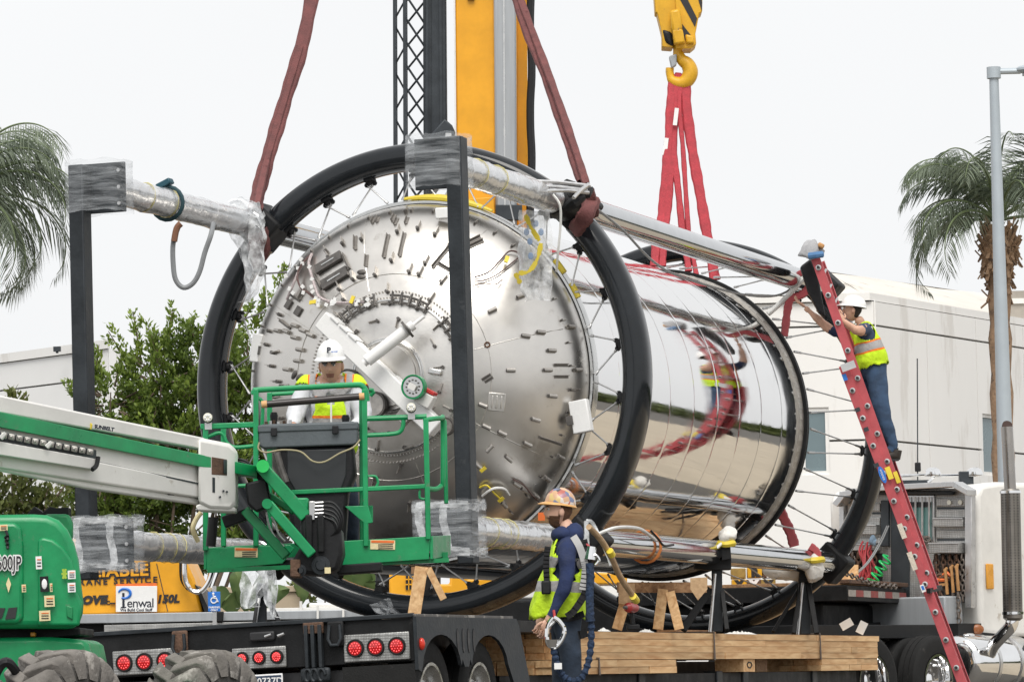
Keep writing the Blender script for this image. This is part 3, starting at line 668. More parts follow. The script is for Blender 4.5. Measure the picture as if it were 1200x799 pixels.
# lower left plastic clumps under the basket
for pth, wd, sd2, lb in (([(300, 668), (298, 685), (294, 700), (290, 712)], .18, 3, 'crumpled clear plastic clump hanging under the green basket on the left'), ([(316, 668), (317, 690), (319, 710), (322, 722)], .09, 8, 'narrow plastic strip hanging under the green basket beside the clump')):
    o = sheet([P(x, y, 35.2) for x, y in pth], wd * 1.2, .05, sd2, taper=(1, 1.2, .9, .4)).build('plastic_sheet', M_film, None, smooth=80, origin=P(*pth[1], 35.2)); tag(o, lb, 'plastic sheet', 'torn plastic on the tank tubes')
o = sheet([P(444, 704, 37.6), P(450, 712, 37.6), P(458, 719, 37.6), P(470, 722, 37.6)], .17, .05, 12, wdir=(1, 0, .3)).build('plastic_sheet', M_filmd, None, smooth=80, origin=P(455, 712, 37.6)); tag(o, 'clear plastic scrap caught on the foot of the front black ring', 'plastic sheet', 'torn plastic on the tank tubes')
# looped strap below the upper-left tube and teal ratchet band
yt = 36.6
b = MB(); b.tube(smooth_path([P(209, 266, yt), P(203, 285, yt), P(203, 310, yt), P(206, 328, yt), P(215, 337, yt), P(226, 332, yt), P(234, 318, yt), P(240, 296, yt), P(247, 276, yt), P(250, 262, yt + .1)], 5), .022, 8)
o = b.build('strap_loop', M_cable, None, origin=P(222, 300, yt)); tag(o, 'grey looped strap hanging below the upper left wrapped tube', 'strap')
b = MB(); b.tube(smooth_path([P(204, 283, yt - .03), P(207, 268, yt - .03), P(212, 262, yt - .03)], 4), .028, 8); b.build('brown_sleeve', mat('brown_leather', (.20, .09, .05), .7), o)
b = MB(); yy = -2.2
b.tube([T(-q_ + .145 * math.cos(t * .35), yy, q_ + .145 * math.sin(t * .35)) for t in range(18)], .018, 8, closed=True)
o = b.build('ratchet_band', mat('teal_strap', (.015, .05, .062), .7), None, origin=T(-q_, yy, q_)); tag(o, 'dark teal strap cinched round the upper left wrapped tube', 'strap')
b = MB(); b.box(T(-q_ - .02, yy, q_ + .17), (.14, .10, .05), TM @ Matrix.Rotation(-.4, 4, 'Y')); b.build('ratchet', mat('teal_ratchet', (.02, .08, .11), .5, .3), o, bevel=.01)

# front slings (dark red), from the hook above, round the ring joints
def sling(path, wd, th, m, seg=8):
    pts = smooth_path(path, 8); b = MB(); base = 0
    for i, p in enumerate(pts):
        t = (pts[min(i + 1, len(pts) - 1)] - pts[max(i - 1, 0)]).normalized(); x = t.cross(V((0, -1, 0)))
        x = x.normalized() if x.length > .1 else V((1, 0, 0)); u = x.cross(t)
        wv = wd * (1 + .07 * math.sin(i * .7) + .05 * math.sin(i * 1.9))
        for k in range(seg):
            an = 2 * math.pi * k / seg; fold = 1 - .25 * (abs(math.sin(an)) > .9)
            b.v.append(p + x * math.cos(an) * wv / 2 + u * math.sin(an) * th / 2 * fold)
    for i in range(len(pts) - 1):
        for k in range(seg): l = (k + 1) % seg; b.f.append([i * seg + k, i * seg + l, (i + 1) * seg + l, (i + 1) * seg + k]); b.m.append(0)
    return b
yu = 38.9
b = sling([P(372, -40, 40.2), P(356, 45, 39.8), P(335, 115, 39.5), P(317, 175, 39.2), P(303, 225, 38.95), P(299, 246, 38.6)], .135, .06, M_maroon); o = b.build('lifting_sling', M_maroon, None, origin=P(300, 245, yu)); tag(o, 'dark red lifting sling rising from the upper left tube', 'sling', 'dark red slings on the front ring')
b = sling([P(300, 270, 38.4), P(304, 283, 38.5), P(301, 300, 38.7), P(296, 305, 39.1)], .2, .08, M_maroon); b.build('choked_end', M_maroon, o)
b = sling([P(352, 55, 39.74), P(331, 125, 39.42), P(313, 187, 39.1), P(301, 240, 38.6)], .07, .06, M_maroon); b.build('second_fold', M_maroon, o)
b = sling([P(596, -40, 40.0), P(612, 20, 39.6), P(640, 90, 39.0), P(664, 160, 38.4), P(682, 212, 38.0)], .10, .06, M_maroon); o = b.build('lifting_sling', M_maroon, None, origin=P(682, 212, 38)); tag(o, 'dark red lifting sling rising from the upper right tube joint', 'sling', 'dark red slings on the front ring')
b = sling([P(606, -10, 39.8), P(628, 48, 39.3), P(652, 112, 38.7), P(674, 175, 38.2), P(687, 216, 37.9)], .07, .05, M_maroon); b.build('second_fold', M_maroon, o)
b = sling([P(694, 232, 37.6), P(688, 250, 37.45), P(680, 262, 37.5), P(673, 270, 37.7)], .15, .08, M_maroon); b.build('choked_end', M_maroon, o)
b = sling([P(690, 222, 37.5), P(695, 240, 37.6), P(697, 252, 37.9)], .09, .07, M_maroon); b.build('choked_end', M_maroon, o)
b = MB(); b.tube([T(q_, -.62 + .05 * k, q_) for k in range(9)], [.135, .150, .142, .156, .148, .158, .150, .160, .14], 16)
b.tube([P(668, 232, 37.2), P(676, 226, 37.2), P(688, 226, 37.25), P(694, 222, 37.3)], [.05, .06, .055, .03], 9); b.tube([P(662, 246, 37.2), P(672, 238, 37.15), P(684, 230, 37.2)], [.04, .05, .04], 9)
for i, v in enumerate(b.v): b.v[i] = v + V((noise.noise(v * 11), noise.noise(v * 11 + V((3, 3, 3))), noise.noise(v * 11 + V((7, 1, 0))))) * .02
pr = b.build('corner_protector', M_blackp, None, origin=P(677, 235, 37.3)); tag(pr, 'black rubber protector bound at the upper right tube joint', 'protector')
for k, (a, c_) in enumerate((((618, 212), (692, 218)), ((622, 218), (688, 223)), ((640, 224), (690, 226)), ((672, 232), (690, 216)))):
    b = MB(); b.tube([P(a[0], a[1], 36.9), P((a[0] + c_[0]) / 2, (a[1] + c_[1]) / 2 - 1.5, 37.0), P(c_[0], c_[1], 37.1)], .017, 6); b.build('binding_wire', M_alu, pr)
b = MB(); b.tube(smooth_path([P(648, 228, 36.9), P(656, 240, 36.9), P(657, 262, 36.95), P(654, 295, 37.0), P(652, 318, 37.1)], 5), .012, 6); b.build('hanging_rope', M_wcable, pr)
b = MB(); b.tube(smooth_path([P(697, 243, 37.8), P(730, 270, 38.6), P(765, 306, 39.5), P(800, 325, 41.5), P(870, 345, 43.5), P(915, 345, 45), P(945, 322, 45.2)], 6), .012, 6)
o = b.build('rope', M_cable, None, origin=P(765, 306, 39.5)); tag(o, 'thin grey rope strung from the upper right joint over the barrel', 'rope')
# ------------------------------------------------------------------ buildings
M_joint = mat('joint_filler', (.30, .295, .285), .9)
def panel_wall(bld, p0, p1, z0, z1, rows, colw, m, thick=.3, holes=()):
    """tilt-up concrete panels: each panel a slab with open joints; p0->p1 along the wall; holes: (u0,u1,v0,v1) windows"""
    p0, p1 = V(p0), V(p1); L = (p1 - p0).length; ux = (p1 - p0).normalized(); nr = V((-ux.y, ux.x, 0))
    b = MB(); b.prism([p1 + ux * .004 + V((0, 0, z0)), p1 + ux * .03 + V((0, 0, z0)), p1 + ux * .03 + V((0, 0, z1)), p1 + ux * .004 + V((0, 0, z1))], nr * (thick + .06)); b.build('wall_return', m, bld, smooth=0)
    nc = max(1, round(L / colw)); jg = .018
    b = MB(); b.prism([p0 + nr * .16 + V((0, 0, z0)), p1 + nr * .16 + V((0, 0, z0)), p1 + nr * .16 + V((0, 0, z1 - .02)), p0 + nr * .16 + V((0, 0, z1 - .02))], nr * (thick - .12)); b.build('wall_backing', M_joint, bld, smooth=0)
    zs = [z0] + list(rows) + [z1]
    for r in range(len(zs) - 1):
        for c in range(nc):
            u0, u1 = L * c / nc + jg, L * (c + 1) / nc - jg; v0, v1 = zs[r] + jg * (1.25 if r else 0), zs[r + 1] - jg * 1.25
            hs = [h for h in holes if h[0] < u1 and h[1] > u0 and h[2] < v1 and h[3] > v0]
            cells = [(u0, u1, v0, v1)]
            for h in hs:
                nxt = []
                for a, b_, c_, d_ in cells:
                    x0, x1, y0, y1 = max(a, h[0]), min(b_, h[1]), max(c_, h[2]), min(d_, h[3])
                    if x0 >= x1 or y0 >= y1: nxt.append((a, b_, c_, d_)); continue
                    if x0 > a: nxt.append((a, x0, c_, d_))
                    if x1 < b_: nxt.append((x1, b_, c_, d_))
                    if y0 > c_: nxt.append((x0, x1, c_, y0))
                    if y1 < d_: nxt.append((x0, x1, y1, d_))
                cells = nxt
            mb = MB()
            for a, b_, c_, d_ in cells:
                mb.prism([p0 + ux * a + V((0, 0, c_)), p0 + ux * b_ + V((0, 0, c_)), p0 + ux * b_ + V((0, 0, d_)), p0 + ux * a + V((0, 0, d_))], nr * .15)
            mb.build('wall_panel', m, bld, smooth=0)
    for h in holes:
        q = lambda u, v, o: p0 + ux * u + nr * o + V((0, 0, v))
        fr = MB()
        for (a, b_, c_, d_) in ((h[0], h[0] + .08, h[2], h[3]), (h[1] - .08, h[1], h[2], h[3]), (h[0] + .08, h[1] - .08, h[2], h[2] + .08), (h[0] + .08, h[1] - .08, h[3] - .08, h[3])):
            fr.prism([q(a, c_, .04), q(b_, c_, .04), q(b_, d_, .04), q(a, d_, .04)], nr * .08)
        f = fr.build('window', M_wallw, bld, smooth=0)
        pn = MB(); pn.prism([q(h[0] + .07, h[2] + .07, .09), q(h[1] - .07, h[2] + .07, .09), q(h[1] - .07, h[3] - .07, .09), q(h[0] + .07, h[3] - .07, .09)], nr * .02); pn.build('pane', M_winb, f, smooth=0)
M_winb = mat('blue_grey_pane', (.16, .215, .235), .25, 0, .08, 1)
cor = P(1024, 352, 90); ztop = cor.z; cor.z = 0
e1 = P(1200, 381, 97.3); e1.z = 0; dirR = (e1 - cor).normalized(); endR = cor + dirR * 16.5
lft = P(640, 352, 90.5); lft.z = 0
bR = thing('warehouse', 'long white panel warehouse with a tan roof behind the ladder', 'warehouse', (cor.x, cor.y, 0))
def zat(px, py, Y): return P(px, py, Y).z
def u_on(px, a, d):      # distance along the wall a + d*u seen at photo column px (row 480)
    q = P(px, 480, 90); k = q.x / q.y; return (k * a.y - a.x) / (d.x - k * d.y)
dl = (cor - lft).normalized(); LL = (cor - lft).length
u0, u1 = u_on(938, lft, dl), u_on(971, lft, dl)
uw0, uw1 = u_on(1151, cor, dirR), u_on(1171, cor, dirR)
rows = (zat(1024, 515, 90), zat(1024, 381, 90))
panel_wall(bR, lft, cor, 0, ztop, rows, 3.4, M_wallw, holes=((u0, u1, zat(950, 556, 90), zat(950, 477, 90)),))
panel_wall(bR, cor, endR, 0, ztop, rows, 2.75, M_wallw, holes=((uw0, uw1, zat(1160, 556, 95), zat(1160, 484, 95)),))
b = MB(); nR = V((-dirR.y, dirR.x, 0)); nL = V((0, 1, 0))
b.prism([cor + V((-.08, -.08, ztop)), endR + V((-.02, -.08, ztop)), endR + V((-.02, -.08, ztop + .16)), cor + V((-.08, -.08, ztop + .16))], nR * .42)
b.build('parapet', M_wallw, bR, smooth=0)
b = MB(); b.prism([lft + V((0, -.08, ztop)), cor + V((-.1, -.08, ztop)), cor + V((-.1, -.08, ztop + .16)), lft + V((0, -.08, ztop + .16))], V((0, .4, 0))); b.build('parapet', M_wallw, bR, smooth=0)
# hipped roof rising behind the parapet: tan membrane up to a ridge, then down the far side
zr = P(968, 318, 98).z; r0 = P(968, 318, 98); r1 = P(1159, 349, 105); r1.z = zr; rd = (r1 - r0).normalized(); r2 = r0 + rd * 26
L1 = lft.lerp(cor, .86) + V((0, .3, ztop + .05)); c1 = cor + V((0, .35, ztop + .05)); e1_ = endR + nR * .3 + V((0, 0, ztop + .05))
b = MB(); nn_ = 14
for i in range(nn_ + 1):
    t = i / nn_
    for j in range(6):
        q = c1.lerp(e1_, t).lerp(r0.lerp(r2, t), j / 5); q.z += .04 * noise.noise(V((t * 14, j * .9, 0))); b.v.append(q)
for i in range(nn_):
    for j in range(5): k = i * 6 + j; b.f.append([k, k + 6, k + 7, k + 1]); b.m.append(0)
b.add([L1, c1, r0], [(0, 1, 2)]); bk0, bk1 = r0 + V((-1.5, 9, -1.6)), r2 + V((-6, 6, -1.6)); b.add([r0, r2, bk1, bk0, L1], [(0, 1, 2, 3), (0, 3, 4)])
b.build('roof', M_roof, bR, smooth=25)
b = MB(); b.box(P(1187, 361, 98), (.55, .5, .75)); v_ = b.build('roof_vent', mat('vent_tan', (.34, .31, .27), .8), bR); b = MB(); b.box(P(1187, 354, 98), (.65, .6, .12)); b.build('vent_cap', M_white, v_)
# far left building
a0_ = P(-60, 420, 112); a1_ = P(127, 410, 106); a1_.z = a0_.z = 0
zt = zat(60, 417, 108); bL = thing('warehouse', 'grey white flat warehouse behind the bushy tree on the left', 'warehouse', (a0_.x, a0_.y, 0))
panel_wall(bL, a0_, a1_, 0, zt, (zat(60, 450, 108),), 9, mat('white_wall_grey', (.80, .80, .79), .8, 0, .04, .3))
b = MB(); ux = (a1_ - a0_).normalized(); b.prism([a0_ + V((0, -.1, zt)), a1_ + V((0, -.1, zt)), a1_ + V((0, -.1, zt + .22)), a0_ + V((0, -.1, zt + .22))], V((0, .5, 0))); b.build('parapet', M_wallw, bL, smooth=0)
b = MB(); b.box(P(67, 409, 107), (.18, .18, .12)); b.box(P(67, 411, 107), (.06, .06, .12)); b.build('roof_camera', M_slate, bL)

# low tan wall and a plain van body behind the crane deck on the left
b = MB(); p = P(262, 690, 72); b.box((p.x, p.y, 1.1), (2.6, .4, 2.2), None); b.box((p.x, p.y - .02, 2.25), (2.7, .46, .1)); b.box((p.x - .7, p.y - .22, 1.1), (.05, .06, 2.2)); b.box((p.x + .5, p.y - .22, 1.1), (.05, .06, 2.2))
o = b.build('garden_wall', mat('tan_render', (.45, .37, .27), .85, 0, .1, 2, .1, 20), None, smooth=0, origin=V((p.x, p.y, 0)), bevel=.01); tag(o, 'low tan wall beside the blue parking sign', 'wall')

# ------------------------------------------------------------------ vegetation
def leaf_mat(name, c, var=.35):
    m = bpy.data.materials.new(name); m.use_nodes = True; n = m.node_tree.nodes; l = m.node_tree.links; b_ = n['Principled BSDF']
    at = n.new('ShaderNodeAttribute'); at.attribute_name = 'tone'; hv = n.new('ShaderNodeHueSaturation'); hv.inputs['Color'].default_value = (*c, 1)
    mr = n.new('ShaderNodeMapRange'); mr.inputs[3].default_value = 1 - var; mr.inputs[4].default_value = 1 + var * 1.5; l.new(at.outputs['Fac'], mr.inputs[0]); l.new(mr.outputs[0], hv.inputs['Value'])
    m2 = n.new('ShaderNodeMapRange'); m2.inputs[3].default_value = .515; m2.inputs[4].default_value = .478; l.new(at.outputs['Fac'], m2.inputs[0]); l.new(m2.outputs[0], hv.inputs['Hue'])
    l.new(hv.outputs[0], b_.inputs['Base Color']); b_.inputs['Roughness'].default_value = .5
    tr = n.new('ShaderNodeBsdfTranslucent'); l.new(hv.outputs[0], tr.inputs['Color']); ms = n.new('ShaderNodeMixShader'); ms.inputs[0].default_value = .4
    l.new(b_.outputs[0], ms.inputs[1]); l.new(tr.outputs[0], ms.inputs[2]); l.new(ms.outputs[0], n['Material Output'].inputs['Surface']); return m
M_leaf = leaf_mat('shrub_leaf', (.125, .190, .034), .7); M_leafd = leaf_mat('dark_leaf', (.10, .125, .034), .5); M_palm = leaf_mat('palm_leaf', (.150, .185, .130), .55); M_ban = leaf_mat('banana_leaf', (.12, .19, .07), .3)
M_trunk = mat('tree_bark', (.14, .105, .075), .95, 0, .3, 6, .6, 20)
def leaves_obj(name, quads, tones, m, parent, kind=None):
    """quads: (n,4,3) array"""
    q = np.asarray(quads, dtype=np.float32); n = len(q); me = bpy.data.meshes.new(name)
    inv = np.array(W[parent].inverted_safe()); vv = q.reshape(-1, 3) @ inv[:3, :3].T + inv[:3, 3]
    me.vertices.add(n * 4); me.vertices.foreach_set('co', vv.astype(np.float32).ravel()); me.loops.add(n * 4); me.loops.foreach_set('vertex_index', np.arange(n * 4, dtype=np.int32))
    me.polygons.add(n); me.polygons.foreach_set('loop_start', np.arange(0, n * 4, 4, dtype=np.int32)); me.polygons.foreach_set('loop_total', np.full(n, 4, dtype=np.int32))
    me.materials.append(m); at = me.attributes.new('tone', 'FLOAT', 'POINT'); at.data.foreach_set('value', np.repeat(np.asarray(tones, dtype=np.float32), 4)); me.update(calc_edges=True)
    o = bpy.data.objects.new(name, me); COL.objects.link(o); o.parent = parent; W[o] = W[parent].copy()
    if kind: o['kind'] = kind
    return o
def leaf_sprays(rng, tips, nl, ll, lw, tone0):
    Q = []; Tn = []
    for c, dr, tn in tips:
        for k in range(nl):
            up = np.array([0, 0, 1.]); a = rng.normal(size=3); a /= np.linalg.norm(a); dd = dr * .8 + a * .9 + up * .25; dd /= np.linalg.norm(dd)
            sd3 = np.cross(dd, rng.normal(size=3)); sd3 /= np.linalg.norm(sd3) + 1e-9; s = ll * rng.uniform(.6, 1.2); w2 = lw * rng.uniform(.7, 1.2)
            p = c - dr * rng.uniform(0, .22) + rng.normal(size=3) * .03
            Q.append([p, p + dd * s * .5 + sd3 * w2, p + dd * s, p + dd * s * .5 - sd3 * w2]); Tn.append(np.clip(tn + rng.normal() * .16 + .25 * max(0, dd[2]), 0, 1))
    return Q, Tn
def bush(label, base, blobs, nt, seed, m, nl=16, ll=.15, lw=.03, cat='tree', trunk_r=.14, shoots=(), group=None):
    """blobs: (centre, radius xyz) of the crown; a few main limbs run to the blobs, leafy twigs fill them with gaps"""
    rng = np.random.default_rng(seed); root = thing('broadleaf_tree', label, cat, base, group)
    tb = MB(); tips = []
    for c, r in blobs:
        c = np.array(c); mid = np.array(base) * .45 + c * .55 + rng.normal(size=3) * .15
        tb.tube(smooth_path([base, V(mid), V(c + np.array([0, 0, r[2] * .3]))], 4), [trunk_r * (1 - .85 * k / 8) for k in range(9)], 7)
        n = int(nt * (r[0] * r[2]))
        for k in range(n):
            u = rng.normal(size=3); u /= np.linalg.norm(u); rad = rng.uniform(.35, 1.0) ** .5 * (1 + .22 * noise.noise(V(u * 2.6 + c)))
            if noise.noise(V((c + u * rad * np.array(r)) * 1.5)) < -.30: continue
            p = c + u * rad * np.array(r); dr = u * .8 + np.array([0, 0, .5]); dr /= np.linalg.norm(dr)
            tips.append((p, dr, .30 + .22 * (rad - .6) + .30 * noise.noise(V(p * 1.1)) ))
            if rng.random() < .2: tb.tube([V(c + u * rad * .4 * np.array(r)), V(p)], [.02, .006], 4)
    for s0, s1 in shoots:
        s0, s1 = np.array(s0), np.array(s1); tb.tube([V(s0), V(s1)], [.02, .008], 5)
        for k in range(9): t = k / 8; tips.append((s0 * (1 - t) + s1 * t + rng.normal(size=3) * .05, (s1 - s0) / np.linalg.norm(s1 - s0), .55))
    Q, Tn = leaf_sprays(rng, tips, nl, ll, lw, .4)
    tb.build('trunk', M_trunk, root); leaves_obj('crown', Q, Tn, m, root, kind='stuff'); return root
Yb = 76; s_ = pxs(Yb)
B = lambda x, y, rx, ry, dy=0: (tuple(P(x, y, Yb + dy)), (rx * s_, min(rx, ry) * s_ * .9, ry * s_))
base = P(190, 760, Yb); base.z = 0
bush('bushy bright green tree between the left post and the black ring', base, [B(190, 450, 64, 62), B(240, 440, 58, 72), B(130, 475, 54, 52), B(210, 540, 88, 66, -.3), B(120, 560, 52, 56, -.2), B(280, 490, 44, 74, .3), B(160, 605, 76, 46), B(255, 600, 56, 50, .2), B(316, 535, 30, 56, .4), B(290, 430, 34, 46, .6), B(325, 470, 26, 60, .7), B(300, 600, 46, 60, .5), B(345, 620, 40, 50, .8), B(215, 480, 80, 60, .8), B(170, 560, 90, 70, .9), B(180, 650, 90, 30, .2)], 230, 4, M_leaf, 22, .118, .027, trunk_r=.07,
     shoots=[(P(165, 420, Yb), P(156, 365, Yb)), (P(152, 430, Yb), P(127, 388, Yb)), (P(196, 410, Yb), P(202, 364, Yb)), (P(218, 400, Yb), P(229, 372, Yb)), (P(270, 400, Yb), P(300, 352, Yb)), (P(180, 420, Yb), P(174, 382, Yb)), (P(245, 400, Yb), P(250, 376, Yb)), (P(318, 380, Yb), P(331, 312, Yb)), (P(300, 380, Yb), P(312, 335, Yb)), (P(100, 470, Yb), P(78, 450, Yb)), (P(112, 440, Yb), P(116, 404, Yb))])
Yb2 = 64; s_ = pxs(Yb2)
B2 = lambda x, y, rx, ry: (tuple(P(x, y, Yb2)), (rx * s_, rx * s_ * .8, ry * s_)); base = P(20, 760, Yb2); base.z = 0
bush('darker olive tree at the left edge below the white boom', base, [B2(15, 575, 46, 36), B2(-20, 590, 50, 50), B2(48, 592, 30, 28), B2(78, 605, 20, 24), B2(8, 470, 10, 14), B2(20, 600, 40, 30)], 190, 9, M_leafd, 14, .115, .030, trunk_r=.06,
     shoots=[(P(60, 590, Yb2), P(86, 556, Yb2)), (P(5, 500, Yb2), P(18, 458, Yb2)), (P(20, 480, Yb2), P(30, 462, Yb2)), (P(80, 620, Yb2), P(98, 640, Yb2))])
Yb3 = 84; s_ = pxs(Yb3); B3 = lambda x, y, rx, ry: (tuple(P(x, y, Yb3)), (rx * s_, rx * s_ * .8, ry * s_)); base = P(395, 760, Yb3); base.z = 0
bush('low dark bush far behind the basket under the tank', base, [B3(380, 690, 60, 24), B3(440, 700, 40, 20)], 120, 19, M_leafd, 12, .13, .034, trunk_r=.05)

def palm(label, top, base, nf, flen, seed, tr, azs=None, lean=0, drops=None):
    rng = np.random.default_rng(seed); root = thing('palm_tree', label, 'palm tree', base)
    b = MB(); pts = smooth_path([base, V(base) * .6 + V(top) * .4 + V((.02, 0, 0)), V(base) * .2 + V(top) * .8, top], 10); n = len(pts)
    rad = []
    for i in range(n):
        t = i / (n - 1); r = tr * (.85 + .1 * math.sin(i * 2.1)); 
        if .80 < t < .985: r = tr * (1.35 - .25 * abs(t - .88) / .1)
        if t > .985: r = tr * .7
        rad.append(r)
    b.tube(pts, rad, 12); trunk = b.build('trunk', M_bark, root, smooth=60)
    bb = MB(); L = (pts[-1] - pts[0]).length; rb = random.Random(seed)
    for k in range(260):
        t = .76 + .235 * rb.random(); p = pts[0].lerp(pts[-1], t); i = min(n - 1, int(t * (n - 1))); p = pts[i]; an = rb.uniform(0, 6.28); d_ = V((math.cos(an), math.sin(an), 0)); r = rad[i]
        q = p + d_ * r * .9 + V((0, 0, rb.uniform(-.1, .1))); bb.bar(q, q + d_ * .09 + V((rb.uniform(-.05, .05), 0, rb.uniform(.1, .24) * (1 if rb.random() < .6 else -1))), .05, .02, d_)
    bb.build('old_boots', M_bark, trunk, kind='stuff')
    for f in range(nf):
        az = (2.399 * f + rng.uniform(-.2, .2)) if azs is None else azs[f][0]
        el = (1.25 - 1.25 * (f / nf) ** .8) if azs is None else azs[f][1]
        h = np.array([math.cos(az), math.sin(az), 0]); ln = flen * rng.uniform(.85, 1.1); N = 30; p = np.array(top) + np.array([0, 0, .1]); ang = el; rach = [p]; Q = []; Tn = []; tn = rng.uniform(.15, .7)
        sidew = np.array([-h[1], h[0], 0])
        for i in range(N):
            ang -= (2.35 + .35 * (1 - el)) / N * (.15 + 1.7 * i / N); d_ = h * math.cos(ang) + np.array([0, 0, math.sin(ang)]); p = p + d_ * ln / N; rach.append(p)
            t = i / N
            if t < .12: continue
            for s in (-1, 1):
              for rep in (0, 1):
                ll_ = ln * .30 * (math.sin(min(1, t * 1.08) * math.pi * .86 + .28) ** .7) * rng.uniform(.8, 1.1); 
                dn = sidew * s * .8 + d_ * .55 + np.array([0, 0, -.20 - .55 * rng.random()]); dn /= np.linalg.norm(dn); pp = p + d_ * ln / N * rep * .5
                wd = np.cross(dn, d_); wd /= np.linalg.norm(wd) + 1e-9; wv = .0135
                e1_ = pp + dn * ll_ * .55 + wd * 0; e2 = pp + dn * ll_ + np.array([0, 0, -.22 * ll_])
                Q.append([pp - d_ * wv * .5, e1_ - d_ * wv, e2, e1_ + d_ * wv]); Tn.append(np.clip(tn + rng.normal() * .12, 0, 1))
        fr = leaves_obj('frond', Q, Tn, M_palm, root); rb_ = MB(); rb_.tube([V(q) for q in rach], [.03 * (1 - .85 * i / N) for i in range(N + 1)], 5); rb_.build('rachis', M_palm_st, fr)
M_palm_st = mat('frond_stalk', (.12, .16, .07), .6)
Yp = 66; tp = P(1170, 266, Yp); bp_ = P(1178, 800, Yp); bp_.z = 0
AZL = [(3.05, 1.28), (2.75, 1.2), (3.5, 1.12), (3.2, .95), (2.6, .7), (3.7, .55), (3.1, .35), (.1, 1.3), (-.3, 1.15), (.35, .95), (.0, .6), (5.6, 1.35), (1.5, 1.5), (1.9, 1.42), (4.8, 1.45), (4.3, 1.1), (4.9, .8), (1.2, 1.2), (-.1, .2), (3.3, .3), (2.9, .15), (4.0, .3), (2.0, 1.1), (3.9, 1.35), (3.0, 1.45), (.6, 1.4), (5.2, .4), (2.3, 1.3)]
palm('tall palm tree with a shaggy trunk behind the street lamp', tp, bp_, len(AZL), 2.0, 7, .20, AZL)
Yq = 58; tq = P(-55, 245, Yq); bq = P(-45, 800, Yq); bq.z = 0
AZQ = [(.1, 1.15), (-.2, 1.0), (.3, .85), (-.35, .6), (.05, .55), (.4, .3), (-.1, .2), (.25, .0), (-.5, 1.1), (.7, 1.2), (5.2, .5), (5.5, .1), (-.3, -.1), (1.2, .6), (2.2, .8), (3.2, .8), (3.0, .3), (4.4, .4), (.0, .75), (.05, -.2)]
palm('palm tree whose drooping fronds enter at the left edge', tq, bq, len(AZQ), 2.25, 3, .17, AZQ)
def banana(label, x, Y, hs, seed):
    rng = random.Random(seed); b0 = P(x, 800, Y); b0.z = 0; root = thing('banana_plant', label, 'plant', b0)
    st = MB(); st.tube([b0, b0 + V((0, 0, 1.5))], [.11, .07], 8); st.build('stem', mat('banana_stem%d' % seed, (.16, .19, .07), .6), root)
    for k, (px, py, tx, ty, wd) in enumerate(hs):
        a = P(px, py, Y + rng.uniform(-.2, .2)); c = P(tx, ty, Y - .4 + rng.uniform(-.2, .2)); dd = (c - a); sdv = dd.cross(V((0, 1, 0))).normalized(); Q = MB(); n = 9
        for i in range(n + 1):
            t = i / n; m_ = a.lerp(c, t) + V((0, -.25 * math.sin(t * 2.2), .10 * math.sin(t * 3.1))); ww = wd * math.sin(min(1, t * .94 + .06) * math.pi) ** .6
            Q.v += [m_ - sdv * ww + V((0, .10 + .02 * math.sin(i * 2.2), 0)), m_, m_ + sdv * ww + V((0, .12 + .02 * math.sin(i * 1.7), 0))]
        for i in range(n):
            for j in range(2): q = i * 3 + j; Q.f.append([q, q + 1, q + 4, q + 3]); Q.m.append(0)
        o = Q.build('leaf', M_ban, root, smooth=70); at = o.data.attributes.new('tone', 'FLOAT', 'POINT'); at.data.foreach_set('value', [rng.uniform(.2, .8) if i % 3 != 1 else .95 for i in range(len(o.data.vertices))])
        # stalk down to the stem
        r_ = MB(); r_.tube([b0 + V((0, 0, 1.45)), a], [.03, .02], 5); r_.build('stalk', M_palm_st, o)
banana('banana plant with broad leaves beside the blue parking sign', 285, 70, [(290, 715, 275, 668, .17), (270, 712, 245, 695, .16), (300, 712, 320, 672, .16), (278, 716, 262, 705, .18), (305, 716, 340, 690, .14), (296, 716, 300, 690, .14)], 1)
banana('banana plant seen between basket and ring foot', 420, 72, [(425, 706, 402, 668, .16), (430, 706, 420, 664, .17), (436, 706, 450, 668, .16), (415, 708, 392, 690, .14), (440, 708, 436, 680, .16), (345, 712, 362, 684, .15)], 2)

# far treeline and lot seen only in the mirror side of the tank
rng = np.random.default_rng(77); far = bpy.data.objects.new('far_trees', None); COL.objects.link(far); W[far] = Matrix.Identity(4)
Q = []; Tn = []
for k in range(5200):
    az = R_(rng.uniform(22, 125)); Rr = 190 + rng.normal() * 6; hh = 5.5 + 3 * noise.noise(V((az * 9, 0, 0))) + 2 * noise.noise(V((az * 40, 1, 0))); z = rng.uniform(0, max(1.5, hh)); c = np.array([Rr * math.sin(az), Rr * math.cos(az), z]); a = rng.normal(size=3); a /= np.linalg.norm(a); b_ = np.cross(a, rng.normal(size=3)); b_ /= np.linalg.norm(b_); s = 1.3
    Q.append([c - a * s, c - b_ * s, c + a * s, c + b_ * s]); Tn.append(rng.random() * .6)
ft = leaves_obj('distant_treeline', Q, Tn, M_leafd, far); ft.parent = None; bpy.data.objects.remove(far); ft['kind'] = 'stuff'
# dark asphalt road and low kerb to the right (mirrored in the tank)
b = MB(); b.quad((4.5, 18, .004), (26, 28, .004), (37, 92, .004), (9.5, 84, .004)); o = b.build('concrete_apron', mat('pale_concrete', (.40, .345, .265), .9, 0, .14, .5, .2, 10, .05, spots=((.30, .26, .20), .58, .5)), smooth=0); o['kind'] = 'structure'

